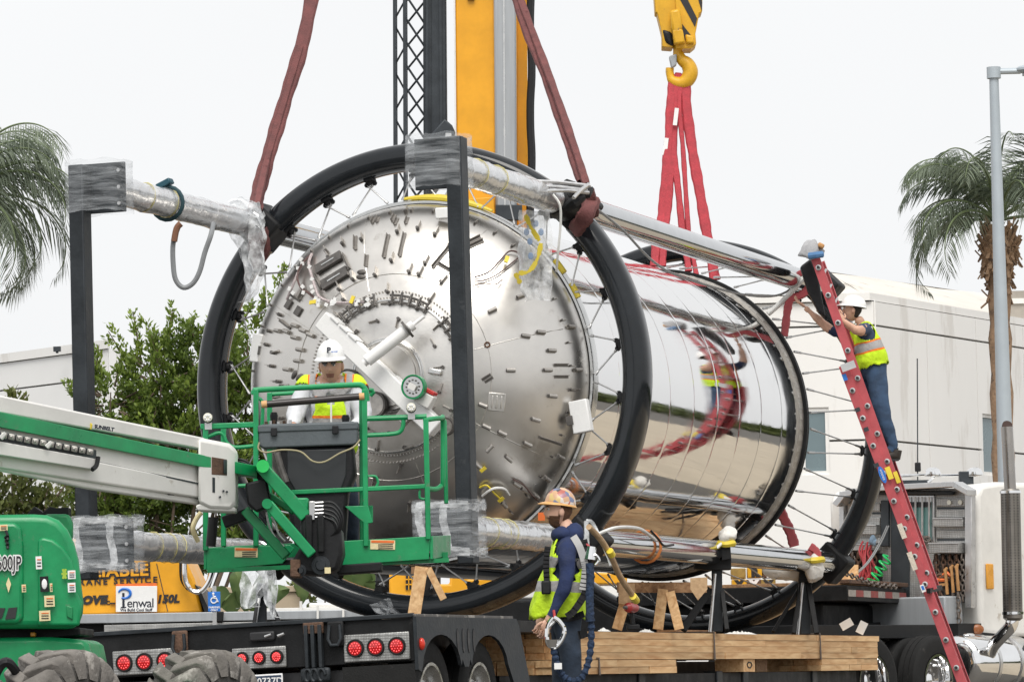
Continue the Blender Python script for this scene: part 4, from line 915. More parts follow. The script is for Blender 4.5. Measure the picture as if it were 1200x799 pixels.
# ------------------------------------------------------------------ street lamp, parking sign
lt = P(1164.5, 84, 60); lb_ = P(1186, 800, 60); lb_.z = 0
lamp = thing('street_lamp', 'grey street lamp pole with a flat lamp head in front of the palm', 'street lamp', lb_)
M_lampg = mat('lamp_grey', (.40, .45, .49), .45, .2, .06, 2)
b = MB(); b.tube([lb_, lb_.lerp(lt, .5), lt], [.135, .105, .066], 18); b.build('pole', M_lampg, lamp)
b = MB(); b.tube([lt + V((0, 0, -.10)), lt + V((0, 0, .06))], [.10, .10], 16); b.build('pole_collar', M_lampg, lamp)
b = MB(); b.tube([lt + V((.05, 0, 0)), lt + V((.38, 0, .0))], .045, 10); b.build('arm', M_lampg, lamp)
hp = lt + V((.7, 0, .02)); b = MB(); b.ball(hp, (.40, .2, .085), None, 18, 9); b.box(hp + V((0.05, 0, -.05)), (.66, .3, .05)); hd = b.build('lamp_head', M_lampg, lamp)
b = MB(); b.cyl(hp + V((-.05, 0, .09)), hp + V((-.05, 0, .21)), .06, seg=12); b.build('photocell', M_blackp, hd)
sp_ = P(251, 704.5, 54.5); sg = thing('parking_sign', 'blue wheelchair parking sign in front of the crane just right of its yellow body', 'sign', (sp_.x, sp_.y, 0))
sw, sh = 14.5 * pxs(54.5), 23 * pxs(54.5); b = MB(); b.box(sp_, (sw, .012, sh)); pl = b.build('sign_plate', M_blue, sg, bevel=.004)
b = MB(); b.box((sp_.x, sp_.y + .04, sp_.z / 2 + .1), (.05, .05, sp_.z + .2)); b.build('post', M_alu, sg)
TF_ = frame(sp_ + V((0, -.008, 0)), (1, 0, 0), (0, 0, 1), (0, -1, 0))
b = MB()
for a, c_ in (((-.09, .13), (.09, .13)), ((-.09, -.04), (.09, -.04)), ((-.09, .13), (-.09, -.04)), ((.09, .13), (.09, -.04))): pass
ic = lambda x, y: TF_ @ V((x * .8, (y + .02) * .8, .003))
b.tube([ic(-.005 + .045 * math.cos(t), .0 + .045 * math.sin(t)) for t in [1.9 + k * .35 for k in range(13)]], .009, 5)
b.tube([ic(-.01, .085), ic(-.005, .035), ic(.035, .03), ic(.055, -.025), ic(.07, -.02)], .011, 5); b.tube([ic(-.008, .06), ic(.03, .058)], .008, 5); b.ball(ic(-.012, .105), (.016, .006, .016), None, 8, 6); b.build('wheelchair_symbol', M_wink, pl)
text('PARKING', .034, TF_ @ Matrix.Translation((0, -.084, 0)), M_wink, pl, 'lettering', .001, .0012, align='CENTER'); text('ONLY', .034, TF_ @ Matrix.Translation((0, -.118, 0)), M_wink, pl, 'lettering', .001, .0012, align='CENTER')

# ------------------------------------------------------------------ mobile crane behind the tank
Yc = 62.0; k_ = pxs(Yc)
crb = P(330, 735, Yc); crb.z = 0
crane = thing('mobile_crane', 'yellow mobile crane with its big boom raised behind the tank', 'crane', crb)
def slab(poly, Y, t, m, nm, par, bevel=.0, dirv=(0, 1, 0)):
    b = MB(); b.prism([P(x, y, Y) for x, y in poly], V(dirv) * t); return b.build(nm, m, par, bevel=bevel)
boom = slab([(533, -60), (606, -60), (606, 300), (536, 300)], Yc, 1.0, M_yellow, 'boom', crane, .03)
slab([(606, -60), (617.5, -60), (619, 300), (606, 300)], Yc + .28, .5, M_yellow, 'boom_side', boom, .01)
slab([(578, -60), (604.5, -60), (606, 300), (581, 300)], Yc - .10, .10, M_greyal, 'luffing_ram', boom, .04)
slab([(589, -60), (591, -60), (593, 300), (591, 300)], Yc - .112, .012, M_flange, 'ram_seam', boom, 0)
slab([(531, -60), (533, -60), (536, 300), (534, 300)], Yc - .03, .5, M_white, 'boom_edge', boom, 0)
slab([(548, 233), (578, 231), (580, 250), (550, 252)], Yc - .15, .14, M_yellow, 'boom_bracket', boom, .01)
slab([(581, 240), (612, 240), (612, 258), (581, 258)], Yc - .16, .1, M_slate, 'boom_bracket', boom, .01)
for (x0, x1, r, off_) in ((622.0, 618, .055, -.1), (624.5, 620.5, .03, .0)):
    b = MB(); b.tube(smooth_path([P(x0 + 1.0 * math.sin(i * 1.7), -60 + i * 30, Yc + off_) for i in range(12)], 3), r, 6); b.build('hydraulic_hose', M_blackp, boom)
slab([(548, -60), (556, -60), (556, 0), (548, 0)], Yc - .06, .05, M_rust, 'boom_pad', boom)
# folded jib: lattice and dark box section left of the boom
jib = slab([(500, -60), (522, -60), (524, 200), (497, 240)], Yc + .1, .7, M_slate, 'jib_box', crane, .02)
slab([(514, -60), (517, -60), (519, 205), (516, 208)], Yc + .07, .03, M_slate, 'jib_rib', jib)
slab([(503, -60), (505.5, -60), (505, 222), (502, 226)], Yc + .07, .03, M_post, 'jib_rib', jib)
slab([(497, 167), (521, 139), (530, 147), (534, 156), (528, 162), (500, 205)], Yc - .1, .3, M_slate, 'jib_head', jib, .02)
slab([(522, 156), (529, 156), (529, 166), (522, 166)], Yc - .15, .1, M_flange, 'jib_pin', jib)
for xx, ww in ((462, 3.6), (474, 4.2), (497.5, 4)):
    b = MB(); b.bar(P(xx, -60, Yc + .3), P(xx + 1, 250, Yc + .3), ww * k_, .07, (0, 1, 0)); b.build('lattice_chord', M_slate, crane)
    if xx != 497.5: b = MB(); b.bar(P(xx + 2, -60, Yc + .9), P(xx + 3, 250, Yc + .9), 2.6 * k_, .06, (0, 1, 0)); b.build('lattice_chord', M_slate, crane)
for i in range(12):
    y = -60 + i * 27
    b = MB(); b.tube([P(475, y, Yc + .28), P(497, y + 33, Yc + .28)], 1.5 * k_, 6); b.build('lattice_brace', M_slate, crane)
    b = MB(); b.tube([P(475, y + 36, Yc + .6), P(497, y + 9, Yc + .4)], 1.3 * k_, 6); b.build('lattice_brace', M_slate, crane)
    b = MB(); b.tube([P(462, y + 8, Yc + .3), P(474, y + 30, Yc + .34)] if i % 2 else [P(474, y + 8, Yc + .3), P(462, y + 30, Yc + .34)], 1.2 * k_, 6); b.build('lattice_brace', M_slate, crane)
# superstructure: yellow counterweight side with lettering
Yd = 56.0
body = slab([(70, 630), (140, 634), (216, 652), (228, 678), (238, 718), (70, 722)], Yd, 2.2, M_yellow, 'house_side', crane, .04)
slab([(94, 652.7), (205, 655), (205, 656), (94, 653.7)], Yd - .004, .004, M_ink, 'panel_seam', body)
slab([(183, 660), (184, 660), (197, 716), (196, 716)], Yd - .004, .004, M_slate, 'panel_seam', body)
NB = (0, -1, 0)
tf = lambda x, y: frame(P(x, y, Yd) + V((0, -.008, 0)), (1, 0, .018), (0, 0, 1), (0, -1, 0.0))
k2 = pxs(Yd)
text('RELIABLE', 15 * k2 * 1.28, tf(83, 676.5), M_ink, body, 'lettering', .002, .028, space=1.05, sx=1.12); 
text('RELIABLE', 15 * k2 * 1.28, tf(83, 676.5) @ Matrix.Translation((0, .002, .004)), M_yellow, body, 'lettering', .002, .006, space=1.05, sx=1.12)
text('CRANE SERVICE', 7.6 * k2 * 1.38, tf(83, 685.5), M_ink, body, 'lettering', .002, .004, space=1.42)
text('GROVE', 9.2 * k2 * 1.38, tf(76, 708), M_ink, body, 'lettering', .002, .012, shear=.2, space=1.1, sx=1.1)
text('150L', 9.2 * k2 * 1.38, tf(183.5, 706), M_ink, body, 'lettering', .002, .008, shear=.2, space=1.05, sx=1.0)
text('C', 4.5 * k2 * 1.38, tf(124.5, 708), M_ink, body, 'lettering', .002, .004); b = MB(); b.bar(P(129, 706.5, Yd - .02), P(135, 706.5, Yd - .02), .02, .02); b.build('lettering', M_ink, body)
slab([(228, 684), (234, 690), (246, 716), (240, 717)], Yd - .1, 1.8, M_blackp, 'house_edge', crane)
b = MB(); b.tube(smooth_path([P(216, 660, Yd - .2), P(217, 680, Yd - .2), P(225, 692, Yd - .2), P(236, 692, Yd - .2), P(245, 680, Yd - .2), P(250, 664, Yd - .2)], 5), .035, 8); b.build('hydraulic_hose', M_chrome, crane)
b = MB(); b.tube(smooth_path([P(213, 655, Yd - .15), P(214, 678, Yd - .15), P(222, 690, Yd - .15)], 5), .035, 8); b.build('hydraulic_hose', M_blackp, crane)
# carrier deck: pale aluminium edge, dark recess, tread-plate strip
slab([(60, 720), (520, 712), (520, 722), (60, 731)], Yd - .35, 2.8, M_greyal, 'carrier_deck', crane, .01)
slab([(300, 712.5), (520, 709), (520, 713), (300, 717)], Yd - .25, .06, M_white, 'deck_rail', crane, .005)
for x in (371, 401):
    slab([(x, 709), (x + 2.5, 709), (x + 2.5, 728), (x, 728)], Yd - .42, .06, M_white, 'rail_post', crane)
slab([(351, 704), (354, 704), (354, 716), (351, 716)], Yd - .3, .06, M_white, 'rail_post', crane)
slab([(362, 706), (395, 706), (395, 712), (362, 712)], Yd - .2, .3, M_white, 'deck_box', crane, .02)
slab([(60, 731), (560, 722), (560, 760), (60, 770)], Yd - .1, 2.4, M_black, 'carrier_frame', crane)
slab([(122, 732), (300, 728), (300, 737), (122, 742)], Yd - .45, .3, M_diamond, 'tread_plate', crane, .005)
slab([(253, 716), (262, 716), (261, 728), (254, 728)], Yd - .5, .1, M_blackp, 'mud_lamp', crane, .01)
b = MB(); 
for x in (150, 290, 430): b.cyl(P(x, 765, Yd - .1) + V((0, 0, -.3)), P(x, 765, Yd + .5) + V((0, 0, -.3)), .66, seg=28)
b.build('carrier_wheels', M_rubber, crane, kind='stuff')
# yellow upper works seen under the tank
cab = slab([(456, 670), (484, 670), (484, 701), (456, 701)], Yc - 3.5, 1.2, M_yellow, 'crane_cab', crane, .03)
slab([(475.5, 673), (482, 672), (482, 690), (475.5, 691)], Yc - 3.52, .03, M_ink, 'grille', cab)
for yy in (678.5, 684.5): slab([(475, yy - .7), (483, yy - .9), (483, yy + .5), (475, yy + .7)], Yc - 3.55, .03, M_yellow, 'grille_bar', cab)
slab([(478.5, 672), (479.5, 672), (479.5, 691), (478.5, 691)], Yc - 3.55, .03, M_yellow, 'grille_bar', cab)
slab([(514, 684), (527, 684), (527, 672), (548, 672), (549, 678), (587, 676), (586, 688), (562, 694), (521, 701), (514, 701)], Yc - 3.4, 1.5, M_yellow, 'winch_guard', crane, .03)
slab([(521, 694), (545, 694), (545, 701), (521, 701)], Yc - 3.45, .04, M_ink, 'recess', crane)
slab([(440, 664), (457, 664), (457, 702), (440, 702)], Yc - 3.0, 1.0, M_slate, 'winch_block', crane, .03)
for y in (672, 680, 688): slab([(439, y), (457, y), (457, y + 1.5), (439, y + 1.5)], Yc - 3.04, .04, M_black, 'winch_slot', crane)
slab([(484, 668), (515, 668), (515, 702), (484, 702)], Yc - 2.6, 1.0, M_black, 'winch_drum', crane, .02)
slab([(545, 667), (560, 667), (560, 682), (545, 682)], Yc - 2.9, .6, M_greyal, 'ram_foot', crane, .02)
slab([(588, 690), (640, 688), (640, 700), (588, 702)], Yc - 3.2, 2, M_white, 'deck_box', crane, .02)
slab([(592, 691), (606, 691), (606, 700), (592, 700)], Yc - 3.26, .05, M_blackp, 'beacon', crane, .02)
slab([(595, 701), (740, 697), (740, 706), (595, 710)], Yc - 3.1, 2.2, M_greyal, 'carrier_deck', crane, .01)
slab([(595, 710), (900, 703), (900, 735), (595, 735)], Yc - 2.9, 2.0, M_black, 'carrier_frame', crane)
slab([(690, 670), (735, 672), (735, 684), (690, 684)], Yc - 3, 1.2, M_yellow, 'tool_box', crane, .02)
b = MB(); b.box(P(576, 470, Yc + .5), (1.6, 1.4, 4.6)); b.build('boom_foot', M_yellow, crane, bevel=.04)
# the placard
pc = P(160, 701.5, Yd - .12); pw, ph_ = 48 * k2, 30 * k2
sgn = thing('placard', 'white placard with a big blue and black letter P on the yellow crane body', 'placard', pc); 
b = MB(); b.box(pc, (pw, .03, ph_), Matrix.Rotation(R_(1), 4, 'Y')); pb = b.build('board', M_whiteclean, sgn, bevel=.004)
b = MB(); b.box(pc + V((.0, .025, .03)), (pw * .99, .015, ph_ * 1.04), Matrix.Rotation(R_(-.6), 4, 'Y')); b.build('backing', M_orange, sgn)
pf = lambda x, y, o=.018: frame(pc + V((x, -o, y)), (1, 0, -.017), (0.017, 0, 1), (0, -1, 0))
M_logo = mat('logo_blue', (.015, .16, .60), .4); M_navy = mat('navy_ink', (.012, .016, .03), .5)
b = MB(); b.tube([pf(-.155 + .075 * math.cos(t) * 1.05, .075 + .062 * math.sin(t)).translation for t in [R_(a) for a in range(-120, 171, 15)]], [.012 + .009 * math.sin(k / 19 * 3.1) for k in range(20)], 6); b.build('logo', M_logo, pb)
b = MB(); b.box(pf(-.17, -.012).translation, (.030, .006, .19)); b.box(pf(-.17, -.105).translation, (.07, .006, .014)); b.build('logo', M_navy, pb)
text('enwal', .168, pf(-.128, -.105), M_navy, pb, 'lettering', .001, .001, space=.92, sx=.98); text('We Build Cool Stuff', .052, pf(-.005, -.158), M_navy, pb, 'lettering', .001, .0015, align='CENTER', sx=.98)

# hook block, hook and the bright red slings
Yh = 46.3; kh = pxs(Yh)
hk = thing('hook_block', 'yellow crane hook block with black hazard stripes at the top', 'hook block', P(797, 60, Yh))
def tmod(poly, Y, t): return [P(x, y, Y) for x, y in poly], V((0, 1, 0)) * t
blk = slab([(764, -45), (768, 15), (770, 15), (776, 40), (776, 55), (788, 56), (796, 38), (790, -45)], Yh, .32, M_yellowb, 'cheek_plate', hk, .012)
ck2 = slab([(788, -45), (824, -45), (823, 14), (819.5, 16), (815, 40), (816, 52), (810, 57), (793, 57), (788, 44), (794, 30)], Yh - .04, .38, M_yellowb, 'cheek_plate', hk, .012)
for x in (792, 807):
    slab([(x + 4, -25), (x + 13, -25), (x + 31 if x < 800 else 823, 14 if x < 800 else 4), (x + 22 if x < 800 else 822.5, 18 if x < 800 else 14)] if x > 800 else [(790.5, -12), (800, -12), (817, 22), (814.5, 32)], Yh - .046, .006, M_ink, 'hazard_stripe', ck2)
slab([(799, 28), (813, 46), (812, 52), (801, 46)], Yh - .046, .006, M_ink, 'hazard_stripe', ck2)
slab([(803, 40), (812, 42), (814, 51), (804, 51)], Yh - .09, .06, M_yellowb, 'lug_plate', ck2, .02)
slab([(785, 12), (797, 10), (800, 34), (794, 40), (787, 36)], Yh - .14, .12, M_yellowb, 'guide_plate', hk, .03)
slab([(788, 34), (800, 34), (803, 50), (790, 52)], Yh - .14, .12, M_yellowb, 'guide_plate', hk, .02)
slab([(776, 34), (788, 38), (790, 55), (780, 50)], Yh - .03, .2, M_blackp, 'sheave', hk, .03)
b = MB(); b.cyl(P(794, 52, Yh + .1), P(794, 66, Yh + .1), .05, seg=14); sh_ = b.build('hook_shank', M_yellowb, hk)
b = MB(); hpts = smooth_path([P(795, 62, Yh + .1), P(799, 70, Yh + .1), P(806, 76, Yh + .1), P(809, 85, Yh + .1), P(805, 94, Yh + .1), P(797, 97.5, Yh + .1), P(788, 94, Yh + .1), P(785, 86, Yh + .1), P(785, 80, Yh + .1)], 6); nn_ = len(hpts)
b.tube(hpts, [.045 + .04 * math.sin(min(1, k / nn_ * 1.25) * math.pi) for k in range(nn_)], 12); b.build('hook', M_yellowb, hk)
slab([(784, 66), (793, 63), (793, 76), (787, 80)], Yh + .02, .12, M_greyal, 'safety_latch', hk, .012)
grp = 'red slings hanging from the crane hook'
specs = [([(789, 92), (786, 120), (784, 160), (780, 205), (776, 250), (772, 268), (769, 290), (767, 312)], .10, 'leftmost wide red sling leg from the hook to the barrel'),
         ([(792, 88), (788, 125), (789, 165), (786, 205), (782, 250), (779, 270), (777, 292), (776, 312)], .085, 'second red sling leg from the left, slack against the first'),
         ([(795, 86), (791, 130), (790, 180), (795, 225), (800, 272), (805, 300), (807, 318)], .075, 'middle red sling leg running nearly straight down'),
         ([(799, 88), (796, 125), (800, 170), (803, 215), (807, 272), (812, 300), (816, 322)], .055, 'thin red sling leg right of the middle one'),
         ([(803, 92), (805, 130), (812, 180), (820, 225), (828, 272), (833, 300), (838, 328)], .115, 'rightmost wide red sling leg from the hook')]
for pth, wd, lb in specs:
    n = len(pth); b = sling([P(x, y, Yh + .1 - .4 * i / (n - 1)) for i, (x, y) in enumerate(pth)], wd, .06, M_red)
    o = b.build('red_sling', M_red, None, origin=P(*pth[-1], Yh - .3)); tag(o, lb, 'sling', grp)
    if pth[0][0] in (789, 795):
        t_ = MB(); q = P(780, 172, Yh - .05) if pth[0][0] == 789 else P(792, 137, Yh - .06)
        t_.box(q, (.045, .012, .19), Matrix.Rotation(R_(8), 4, 'Y')); t_.build('sling_tag', M_whiteclean, o)
# ------------------------------------------------------------------ drop-deck trailer under the tank
M_tyreside = mat('dusty_sidewall', (.075, .070, .065), .9, 0, .3, 7, .3, 50, .08, spots=((.20, .19, .175), .60, 5))
def tyre(c, ax, R, wd, rim, par, mt=None, mrim=None, lugs=0, name='wheel', offs=.0, hub=True, seg=40):
    """wheel centred at c, outer face towards ax"""
    ax = V(ax).normalized(); mt = mt or M_rubber; mrim = mrim or M_flange; h = wd / 2
    b = MB(); b.lathe([(rim, -h * .8), (rim + .03, -h * .95), (R * .8, -h), (R * .95, -h * .92), (R, -h * .72), (R, -h * .30), (R - .012, -h * .28), (R - .012, -h * .22), (R, -h * .2), (R, h * .2), (R - .012, h * .22), (R - .012, h * .28), (R, h * .30), (R, h * .72), (R * .95, h * .92), (R * .88, h * 1.0), (R * .80, h * .985), (R * .78, h), (rim + .03, h * .95), (rim, h * .8)], c, ax, seg)
    w_ = b.build(name, M_tyreside if lugs else mt, par, smooth=30)
    b = MB(); b.lathe([(rim + .012, h * .90), (rim + .01, h * .98), (rim - .015, h * .98), (rim - .03, h * .7), (rim - .05, h * .15 + offs), (rim * .62, h * .05 + offs), (rim * .55, h * .35 + offs), (.10, h * .38 + offs), (.10, h * .8 + offs), (.07, h * .9 + offs), (.001, h * .9 + offs)], c, ax, 36); r_ = b.build('rim', mrim, w_, smooth=30)
    if hub:
        x, u, d = basis(ax); b = MB()
        for k in range(10): a = k * .628; q = V(c) + x * rim * .45 * math.cos(a) + u * rim * .45 * math.sin(a) + d * (h * .36 + offs); b.cyl(q, q + d * .05, .020, seg=6)
        b.build('wheel_nuts', M_alu, w_, kind='stuff')
    if lugs:
        x, u, d = basis(ax)
        for k in range(lugs):
            a = 2 * math.pi * k / lugs
            for sgn in (-1, 1):
                aa = a + (math.pi / lugs if sgn > 0 else 0); b = MB(); prf = [(-.10, R + .040, -.02, .036), (.45, R + .044, .10, .040), (.84, R + .040, .22, .050), (.99, R + .012, .27, .055), (1.05, R - .085, .29, .046)]
                for t, ro_, da, hw_ in prf:
                    for dd, rr in ((-hw_, ro_), (hw_, ro_), (hw_ + .012, ro_ - .06), (-hw_ - .012, ro_ - .06)):
                        an = aa + da + dd / R; b.v.append(V(c) + (x * math.cos(an) + u * math.sin(an)) * rr + d * (sgn * h * t))
                for j in range(len(prf) - 1):
                    for q in range(4): b.f.append([j * 4 + q, j * 4 + (q + 1) % 4, j * 4 + 4 + (q + 1) % 4, j * 4 + 4 + q]); b.m.append(0)
                b.f += [[0, 1, 2, 3], [16, 17, 18, 19]]; b.m += [0, 0]; b.build('tread_lug', mt, w_, smooth=50, bevel=.008)
    return w_
nx = V((N_.x, N_.y, 0)).normalized(); ay = V((A_.x, A_.y, 0)).normalized()
cr_ = P(483, 722, 33.9); cl_ = P(96, 745.5, 34.9); tux = (cr_ - cl_).normalized(); TRM = frame(cr_, tux, ay, None)
TRW = (cr_ - cl_).length
tuz = TRM.col[2].to_3d(); tuy = TRM.col[1].to_3d()
def Q_(x, y, z): return TRM @ V((x, y, z))      # x<0 to the left, y along the trailer, z up from deck
tb_ = Q_(-TRW / 2, 0, 0); tb_.z = 0
trl = thing('lowboy_trailer', 'black drop-deck trailer with red tail lamps carrying the tank', 'trailer', tb_)
b = MB(); b.box(Q_(-TRW / 2, .10, -.175), (TRW, .16, .35), TRM); b.build('rear_beam', M_black, trl, bevel=.008)
b = MB(); b.box(Q_(-TRW / 2, 2.0, -.06), (TRW - .05, 3.7, .10), TRM); b.build('rear_deck', M_black, trl, bevel=.004)
b = MB(); b.box(Q_(-TRW / 2, .02, .012), (TRW + .01, .05, .035), TRM); b.build('deck_lip', M_post, trl, bevel=.006)
for x in (-1.9, -.9): b = MB(); b.box(Q_(x, 2.2, -.38), (.14, 4.2, .30), TRM); b.build('chassis_rail', M_black, trl)
def lampplate(x0, x1, z0, z1, xs, r, dot):
    b = MB(); b.box(Q_((x0 + x1) / 2, .008, (z0 + z1) / 2), (x1 - x0, .018, z1 - z0), TRM); pl = b.build('lamp_plate', M_diamond, trl, bevel=.012)
    for x in xs:
        b = MB(); b.lathe([(r + .014, 0), (r + .012, .022), (r, .024), (r - .004, .014)], Q_(x, 0, (z0 + z1) / 2), -tuy, 24); g_ = b.build('tail_lamp', M_rubber, pl)
        b = MB(); b.lathe([(.001, .026), (r * .6, .024), (r * .95, .017), (r * .99, .0)], Q_(x, 0, (z0 + z1) / 2), -tuy, 24, 0)
        for k in range(19):
            rr, aa = (0, 0) if k == 0 else ((r * .38, k * 1.047) if k < 7 else (r * .70, k * .524))
            q = Q_(x + rr * math.cos(aa), -.022, (z0 + z1) / 2 + rr * math.sin(aa)); b.ball(q, .0052, None, 6, 4, mi=1)
        b.build('lens', (M_lred, M_led), pl)
M_led = bpy.data.materials.new('lit_led'); M_led.use_nodes = True; _bb = M_led.node_tree.nodes['Principled BSDF']; _bb.inputs['Base Color'].default_value = (.8, .05, .05, 1); _bb.inputs['Emission Color'].default_value = (1, .12, .12, 1); _bb.inputs['Emission Strength'].default_value = 1.5
pxm = 1 / 147.0
xq = lambda px: (px - 483) * pxm * 1.025 * (1 + (483 - px) * 3.6e-5)
lampplate(xq(397), xq(478), -.335, -.115, [xq(412), xq(437), xq(463)], .060, 1)
lampplate(xq(259), xq(326), -.34, -.17, [xq(272), xq(293), xq(315)], .043, 1)
lampplate(xq(110), xq(190), -.335, -.135, [xq(125), xq(150), xq(176)], .060, 1)
b = MB(); b.box(Q_(xq(298), -.005, -.085), (.22, .03, .075), TRM); b.build('winch_slot', M_ink, trl, bevel=.03, seg=3)
for x in (302, 318): b = MB(); b.cyl(Q_(xq(x), -.02, -.09), Q_(xq(x + 8), -.02, -.075), .012, seg=8); b.build('slot_latch', M_alu, trl)
def dring(px):
    b = MB(); x = xq(px); b.box(Q_(x, -.01, -.10), (.14, .03, .20), TRM); b.build('ring_pad', M_rust if px < 300 else M_black, trl, bevel=.02)
    b = MB(); b.tube([Q_(x - .045, -.03, -.03), Q_(x - .055, -.045, -.14), Q_(x - .03, -.05, -.19), Q_(x + .03, -.05, -.19), Q_(x + .055, -.045, -.14), Q_(x + .045, -.03, -.03)], .014, 7); b.build('tie_ring', M_post, trl)
dring(389); dring(196)
for px in (354, 362, 371):
    b = MB(); b.bar(Q_(xq(px), -.03, -.02), Q_(xq(px), -.03, -.36), .030, .05, tuy); b.build('hinge_bar', M_post, trl, bevel=.005)
    b = MB(); b.tube([Q_(xq(px) + .03 * math.cos(t), -.04, -.42 + .05 * math.sin(t)) for t in [k * .5 for k in range(11)]], .014, 6); b.build('hinge_hook', M_post, trl)
b = MB(); b.box(Q_(xq(362), -.012, -.045), (.17, .04, .09), TRM); b.build('rusty_bracket', M_rust, trl, bevel=.006)
b = MB(); b.box(Q_(xq(362), -.01, -.42), (.26, .05, .12), TRM); b.build('hinge_plate', M_post, trl, bevel=.03)
# licence plate
b = MB(); b.box(Q_(xq(300), -.02, -.475), (.31, .012, .17), TRM); lp = b.build('licence_plate', M_wink, trl, bevel=.006); b = MB(); b.box(Q_(xq(300), -.028, -.475), (.285, .006, .145), TRM); b.build('plate_field', mat('plate_navy', (.03, .05, .09), .5), lp)
text('4A0737D', .082, frame(Q_(xq(300), -.034, -.475), tux, tuz, -tuy), M_wink, lp, 'lettering', .001, .001, align='CENTER')
b = MB(); b.box(Q_(-TRW / 2, .12, -.60), (TRW - .5, .1, .42), TRM); b.build('rear_skirt', M_ink, trl)
b = MB(); b.box(Q_(xq(440), -.01, -.62), (.62, .02, .50), TRM); b.build('mud_flap', M_rubber, trl)
# wheels on the right side
wheels = []
for px in (517, 576):
    q = P(px, 817, 34.4 if px < 550 else 35.5); q = Q_(-.02, 0, 0).lerp(q, 1); wy = (q - cr_).dot(ay); c = Q_(-.16, wy, 0); c.z = .48
    tyre(c, nx, .48, .24, .29, trl, name='wheel'); wheels.append(wy)
    c2 = Q_(-TRW + .2, wy, 0); c2.z = .48; tyre(c2, -nx, .48, .24, .29, trl, name='wheel', hub=False)
# fender plate with scalloped wheel cut-outs, four slots in the web
def fz(y, z): return Q_(.012, y, z)
y1, y2 = wheels; pts = [(-.02, .0), (-.02, -.42)]
def arc(yc, r, a0, a1, n=9): return [(yc - r * math.cos(a0 + (a1 - a0) * k / n), -.66 + r * math.sin(a0 + (a1 - a0) * k / n)) for k in range(n + 1)]
rw = (y2 - y1) * .40
pts += [(y1 - rw - .02, -.44)] + [(y1 - rw * math.cos(t) , -.44 + .30 * math.sin(t)) for t in [R_(a) for a in range(10, 171, 16)]] + [(y1 + rw + .02, -.34), ((y1 + y2) / 2 - .05, -.40), ((y1 + y2) / 2 + .05, -.40), (y2 - rw - .02, -.34)]
pts += [(y2 - rw * math.cos(t), -.44 + .30 * math.sin(t)) for t in [R_(a) for a in range(10, 171, 16)]]
yE = y2 + rw + .62
pts += [(y2 + rw + .1, -.52), (y2 + rw + .36, -.80), (yE, -.80), (yE - .10, -.50), (yE - .30, -.06), (yE - .36, 0)]
b = MB(); b.prism([fz(y, z) for y, z in pts], nx * .03); fd = b.build('fender_plate', M_post, trl, smooth=0)
for k in range(4):
    y = (y1 + y2) / 2 + (k - 1.5) * .13; b = MB(); n = 8; b.prism([Q_(.043, y + .028 * math.cos(t), -.19 + .10 * math.sin(t)) for t in [6.283 * j / n for j in range(n)]], nx * .004); b.build('web_slot', M_ink, fd, smooth=0)
b = MB(); b.box(Q_(-.12, (yE - .4) / 2, .006), (.30, yE - .42, .03), TRM); b.build('fender_top', mat('worn_deck_steel', (.12, .115, .11), .6, .3, .4, 4, .2, 30, spots=((.45, .42, .38), .55, 3)), trl, bevel=.006)
b = MB(); b.ball(Q_(.05, .05, -.22), (.03, .03, .05), None, 10, 8); b.build('side_marker', mat('marker_lens', (.65, .04, .02), .2), fd)
b = MB(); b.box(Q_(-.35, (y1 + y2) / 2 + .1, -.38), (.04, 1.7, .6), TRM); b.build('inner_guard', M_ink, trl)
# low deck under the timbers (world-levelled, along the trailer line)
LM = frame(V((C1.x, C1.y, 0)), nx, ay, (0, 0, 1))
def D_(x, y, z): return LM @ V((x, y, z))
def t_at(px, n):     # distance along the trailer for a pixel column on the line n across
    k = (px - 600) / 5000.; o = V((C1.x, C1.y, 0)) + nx * n; return (k * o.y - o.x) / (ay.x - k * ay.y)
XS = 1.5
tA, tB = t_at(597, XS), t_at(1022, XS)
b = MB(); b.box(D_(.1, (tA + tB) / 2 + .4, .58), (2.5, tB - tA + .8, .16), LM); b.build('low_deck', M_black, trl)
for x in (1.25, .3, -.8): b = MB(); b.box(D_(x, (tA + tB) / 2 + .4, .42), (.12, tB - tA + .8, .3), LM); b.build('chassis_rail', M_black, trl)
for px in (690, 760, 850, 880, 960): b = MB(); t = t_at(px, XS); b.box(D_(1.30, t, .55), (.14, .20, .26), LM); b.build('outrigger', M_post, trl, bevel=.01)
# gooseneck: raised front deck with red and white tape
GHd, GRd = ay, nx
gq = P(993, 684, 48.3); zg = gq.z; GM = frame(V((gq.x, gq.y, 0)), GRd, GHd, (0, 0, 1))
def G_(x, y, z): return GM @ V((x, y, z))
b = MB(); b.box(G_(-1.3, 1.4, zg - .10), (2.6, 2.8, .18), GM); b.build('gooseneck_deck', M_black, trl, bevel=.01)
b = MB(); b.box(G_(-1.3, 1.4, zg + .012), (2.5, 2.7, .04), GM); b.build('gooseneck_planks', M_woodd, trl, bevel=.004)
b = MB(); b.box(G_(-1.3, 1.4, zg - .42), (1.9, 2.4, .44), GM); b.build('gooseneck_frame', M_black, trl, bevel=.03)
b = MB(); b.box(G_(-3.4, .45, zg - .45), (2.6, .5, .75), GM); b.build('gooseneck_beam', M_black, trl, bevel=.03)
M_tr, M_tw = mat('tape_red', (.30, .06, .055), .5, 0, .3, 20), mat('tape_white', (.36, .33, .30), .5, 0, .3, 20)
for k in range(8):
    L_1 = 2.76 / 8; b = MB(); b.box(G_(.004, .02 + L_1 * (k + .5), zg - .10), (.006, L_1 * .96, .075), GM); b.build('reflective_tape', M_tr if k % 2 else M_tw, trl, smooth=0)
